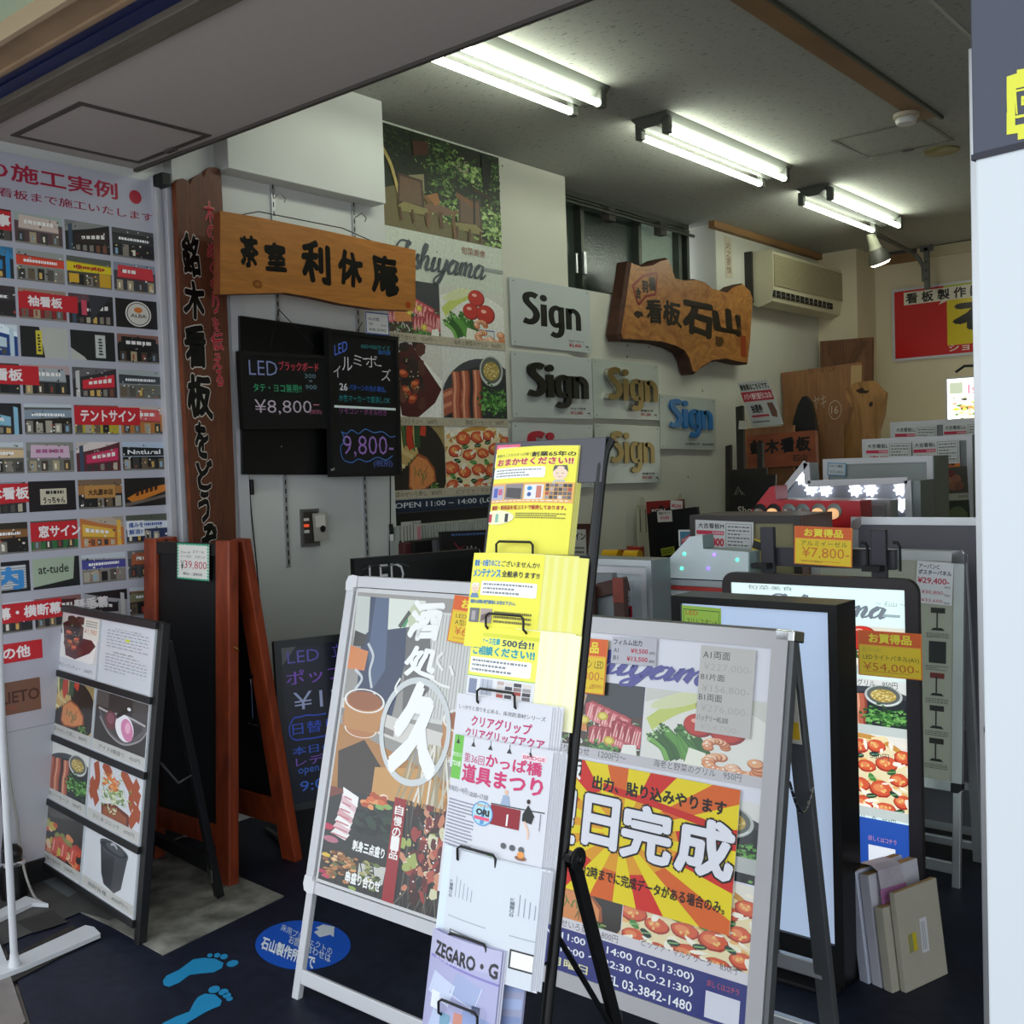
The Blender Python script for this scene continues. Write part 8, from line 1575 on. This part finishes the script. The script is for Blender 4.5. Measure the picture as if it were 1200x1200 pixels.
F = FX(IX+.5, 6); f = F.sub((517, 623), (590, 620), (522, 668)); t = thing('chalk_sign', 'black acrylic board with red and white chalk writing behind the leaflet rack', 'menu board', tuple(f.P(f.w/2, 0))); a = Art(f, CHALK); a.rect(0, 0, 1, 1, '101112'); a.stroke([(.18, .7), (.3, .4), (.22, .3), (.34, .62), (.18, .45)], .008, '8c2838', smooth=False); a.text('がかん', .34, .25, .72, .62, 'b8bcb8', rise=-.2); a.lines(.15, .85, .8, .95, 1, '4868a0', 3); a.b.box(f, 0, 0, -.02, f.w, f.h, 0, CHALK, lin('101112')); part(a.b, 'board', t)
b = MB(); b.box(f, -.02, -f.P(0, 0).z/ .99, -.05, .02, f.h*.8, -.02, m_alud); b.box(f, f.w-.04, -f.P(0, 0).z/.99, -.05, f.w, f.h*.8, -.02, m_alud); part(b, 'stand_legs', t)
# ---------------------------------------------------------------- bundle of boards on the floor at the right
p = at(1062, 1164, 'z', 0); q = at(1111, 1141, 'z', 0); hx = (q-p); L = hx.length; hx.normalize(); nn = hx.cross(V((0, 0, 1))); tt = math.radians(7)
BF = Fr(p, hx, V((0, 0, math.cos(tt)))-nn*math.sin(tt)); m_bd1 = mat('beige_card_board', 'aca696', .7, noise=.06, scale=14); m_bd2 = mat('white_wrapped_board', 'c4c2cc', .5, noise=.05, scale=8); m_ed = mat('cardboard_edge', '9c7c50', .8, noise=.2, scale=30)
top = BF.px(1047, 1048)[1]
def bd(name, label, w0, w1, u0b, u1b, h, m, me): 
    b = MB(); b.box(BF, u0b, 0, w0, u1b, h, w1, m); b.box(BF, u0b+.004, h-.001, w0+.004, u1b-.004, h+.0015, w1-.004, me); return solo(b, name, label, 'wrapped board', 'wrapped boards bundled on the floor', bev=.002)
bd('wrapped_board', 'beige board with two stickers, front of the bundle on the floor at the right', -.018, 0, 0, L, top, m_bd1, m_ed)
bd('wrapped_board', 'cream board second from the front of the floor bundle', -.05, -.022, -.03, L-.06, top*.86, m_bd1, m_ed)
wT = BF.px(1020, 1022, -.08)[1]
bd('wrapped_board', 'white wrapped board second from the left end of the floor bundle', -.09, -.058, -.03, L-.0, top*1.17, m_bd2, m_ed)
bd('wrapped_board', 'white wrapped board at the rear left end of the floor bundle', -.125, -.095, -.04, L-.02, top*1.2, mat('bluish_white_board', 'bcc0d0', .5), m_ed)
f = BF.sub((1064, 1096), (1073, 1092), (1067, 1117), w=.0012); a = Art(f); a.rect(0, 0, 1, 1, 'c8b428'); a.rect(0, 0, .5, 1, '8c8c60'); a.b.box(f, 0, 0, -.001, f.w, f.h, 0, PRINT, lin('c8b428')); solo(a.b, 'yellow_sticker', 'small yellow sticker on the beige floor board', 'sticker')
f = BF.sub((1077, 1077), (1085, 1074), (1081, 1117), w=.0012); a = Art(f); a.rect(0, 0, 1, 1, 'd0d0d4'); [a.rect(.2+.2*k, .08, .26+.2*k, .9, '606068') for k in range(3)]; a.b.box(f, 0, 0, -.001, f.w, f.h, 0, PRINT, lin('d0d0d4')); solo(a.b, 'white_sticker', 'tall white address sticker on the beige floor board', 'sticker')
b = MB(); m_pk = mat('pink_film', 'b878a8', .4, noise=.15, scale=20); m_wf = mat('white_film', 'b8b0bc', .35, noise=.2, scale=30)
def drape(u0b, u1b, prof, m):
    vs = []; 
    for (w_, v_) in prof: vs += [BF.P(u0b, v_, w_), BF.P(u1b, v_-.006, w_)]
    n = len(prof); b.mesh(vs, [(2*i, 2*i+1, 2*i+3, 2*i+2) for i in range(n-1)], m)
hT = top*1.2
drape(.0, L*.55, [(-.14, hT-.05), (-.13, hT+.004), (-.11, hT+.012), (-.07, hT+.012), (-.05, hT-.0), (-.046, hT-.05)], m_wf); drape(-.002, L*.58, [(-.045, hT-.05), (-.043, hT-.1), (-.05, hT-.14)], m_pk); drape(-.004, .03, [(-.044, hT-.05), (-.04, hT-.2), (-.046, hT-.25)], m_pk)
o = solo(b, 'plastic_wrapping', 'crumpled white and pink plastic wrapping draped over the floor bundle', 'wrapping'); sm = o.modifiers.new('thickness', 'SOLIDIFY'); sm.thickness = .0015
# ---------------------------------------------------------------- light
w = bpy.data.worlds.new('sky'); SC.world = w; w.use_nodes = True
bg = w.node_tree.nodes['Background']; bg.inputs['Color'].default_value = (.86, .93, 1, 1); bg.inputs['Strength'].default_value = 1.4
def area(name, loc, rot, sx, sy, e, col=(1, 1, 1)):
    l = bpy.data.lights.new(name, 'AREA'); l.shape = 'RECTANGLE'; l.size = sx; l.size_y = sy; l.energy = e; l.color = col
    o = bpy.data.objects.new(name, l); o.location = loc; o.rotation_euler = rot; COL.objects.link(o); return o
SC.view_settings.view_transform = 'Standard'; SC.view_settings.look = 'None'; SC.view_settings.gamma = 1; SC.view_settings.use_curve_mapping = False
SC.view_settings.exposure = 0.52
SC.cycles.max_bounces = 6; SC.cycles.diffuse_bounces = 4; SC.cycles.glossy_bounces = 3; SC.cycles.use_denoising = True
bpy.context.view_layer.update()
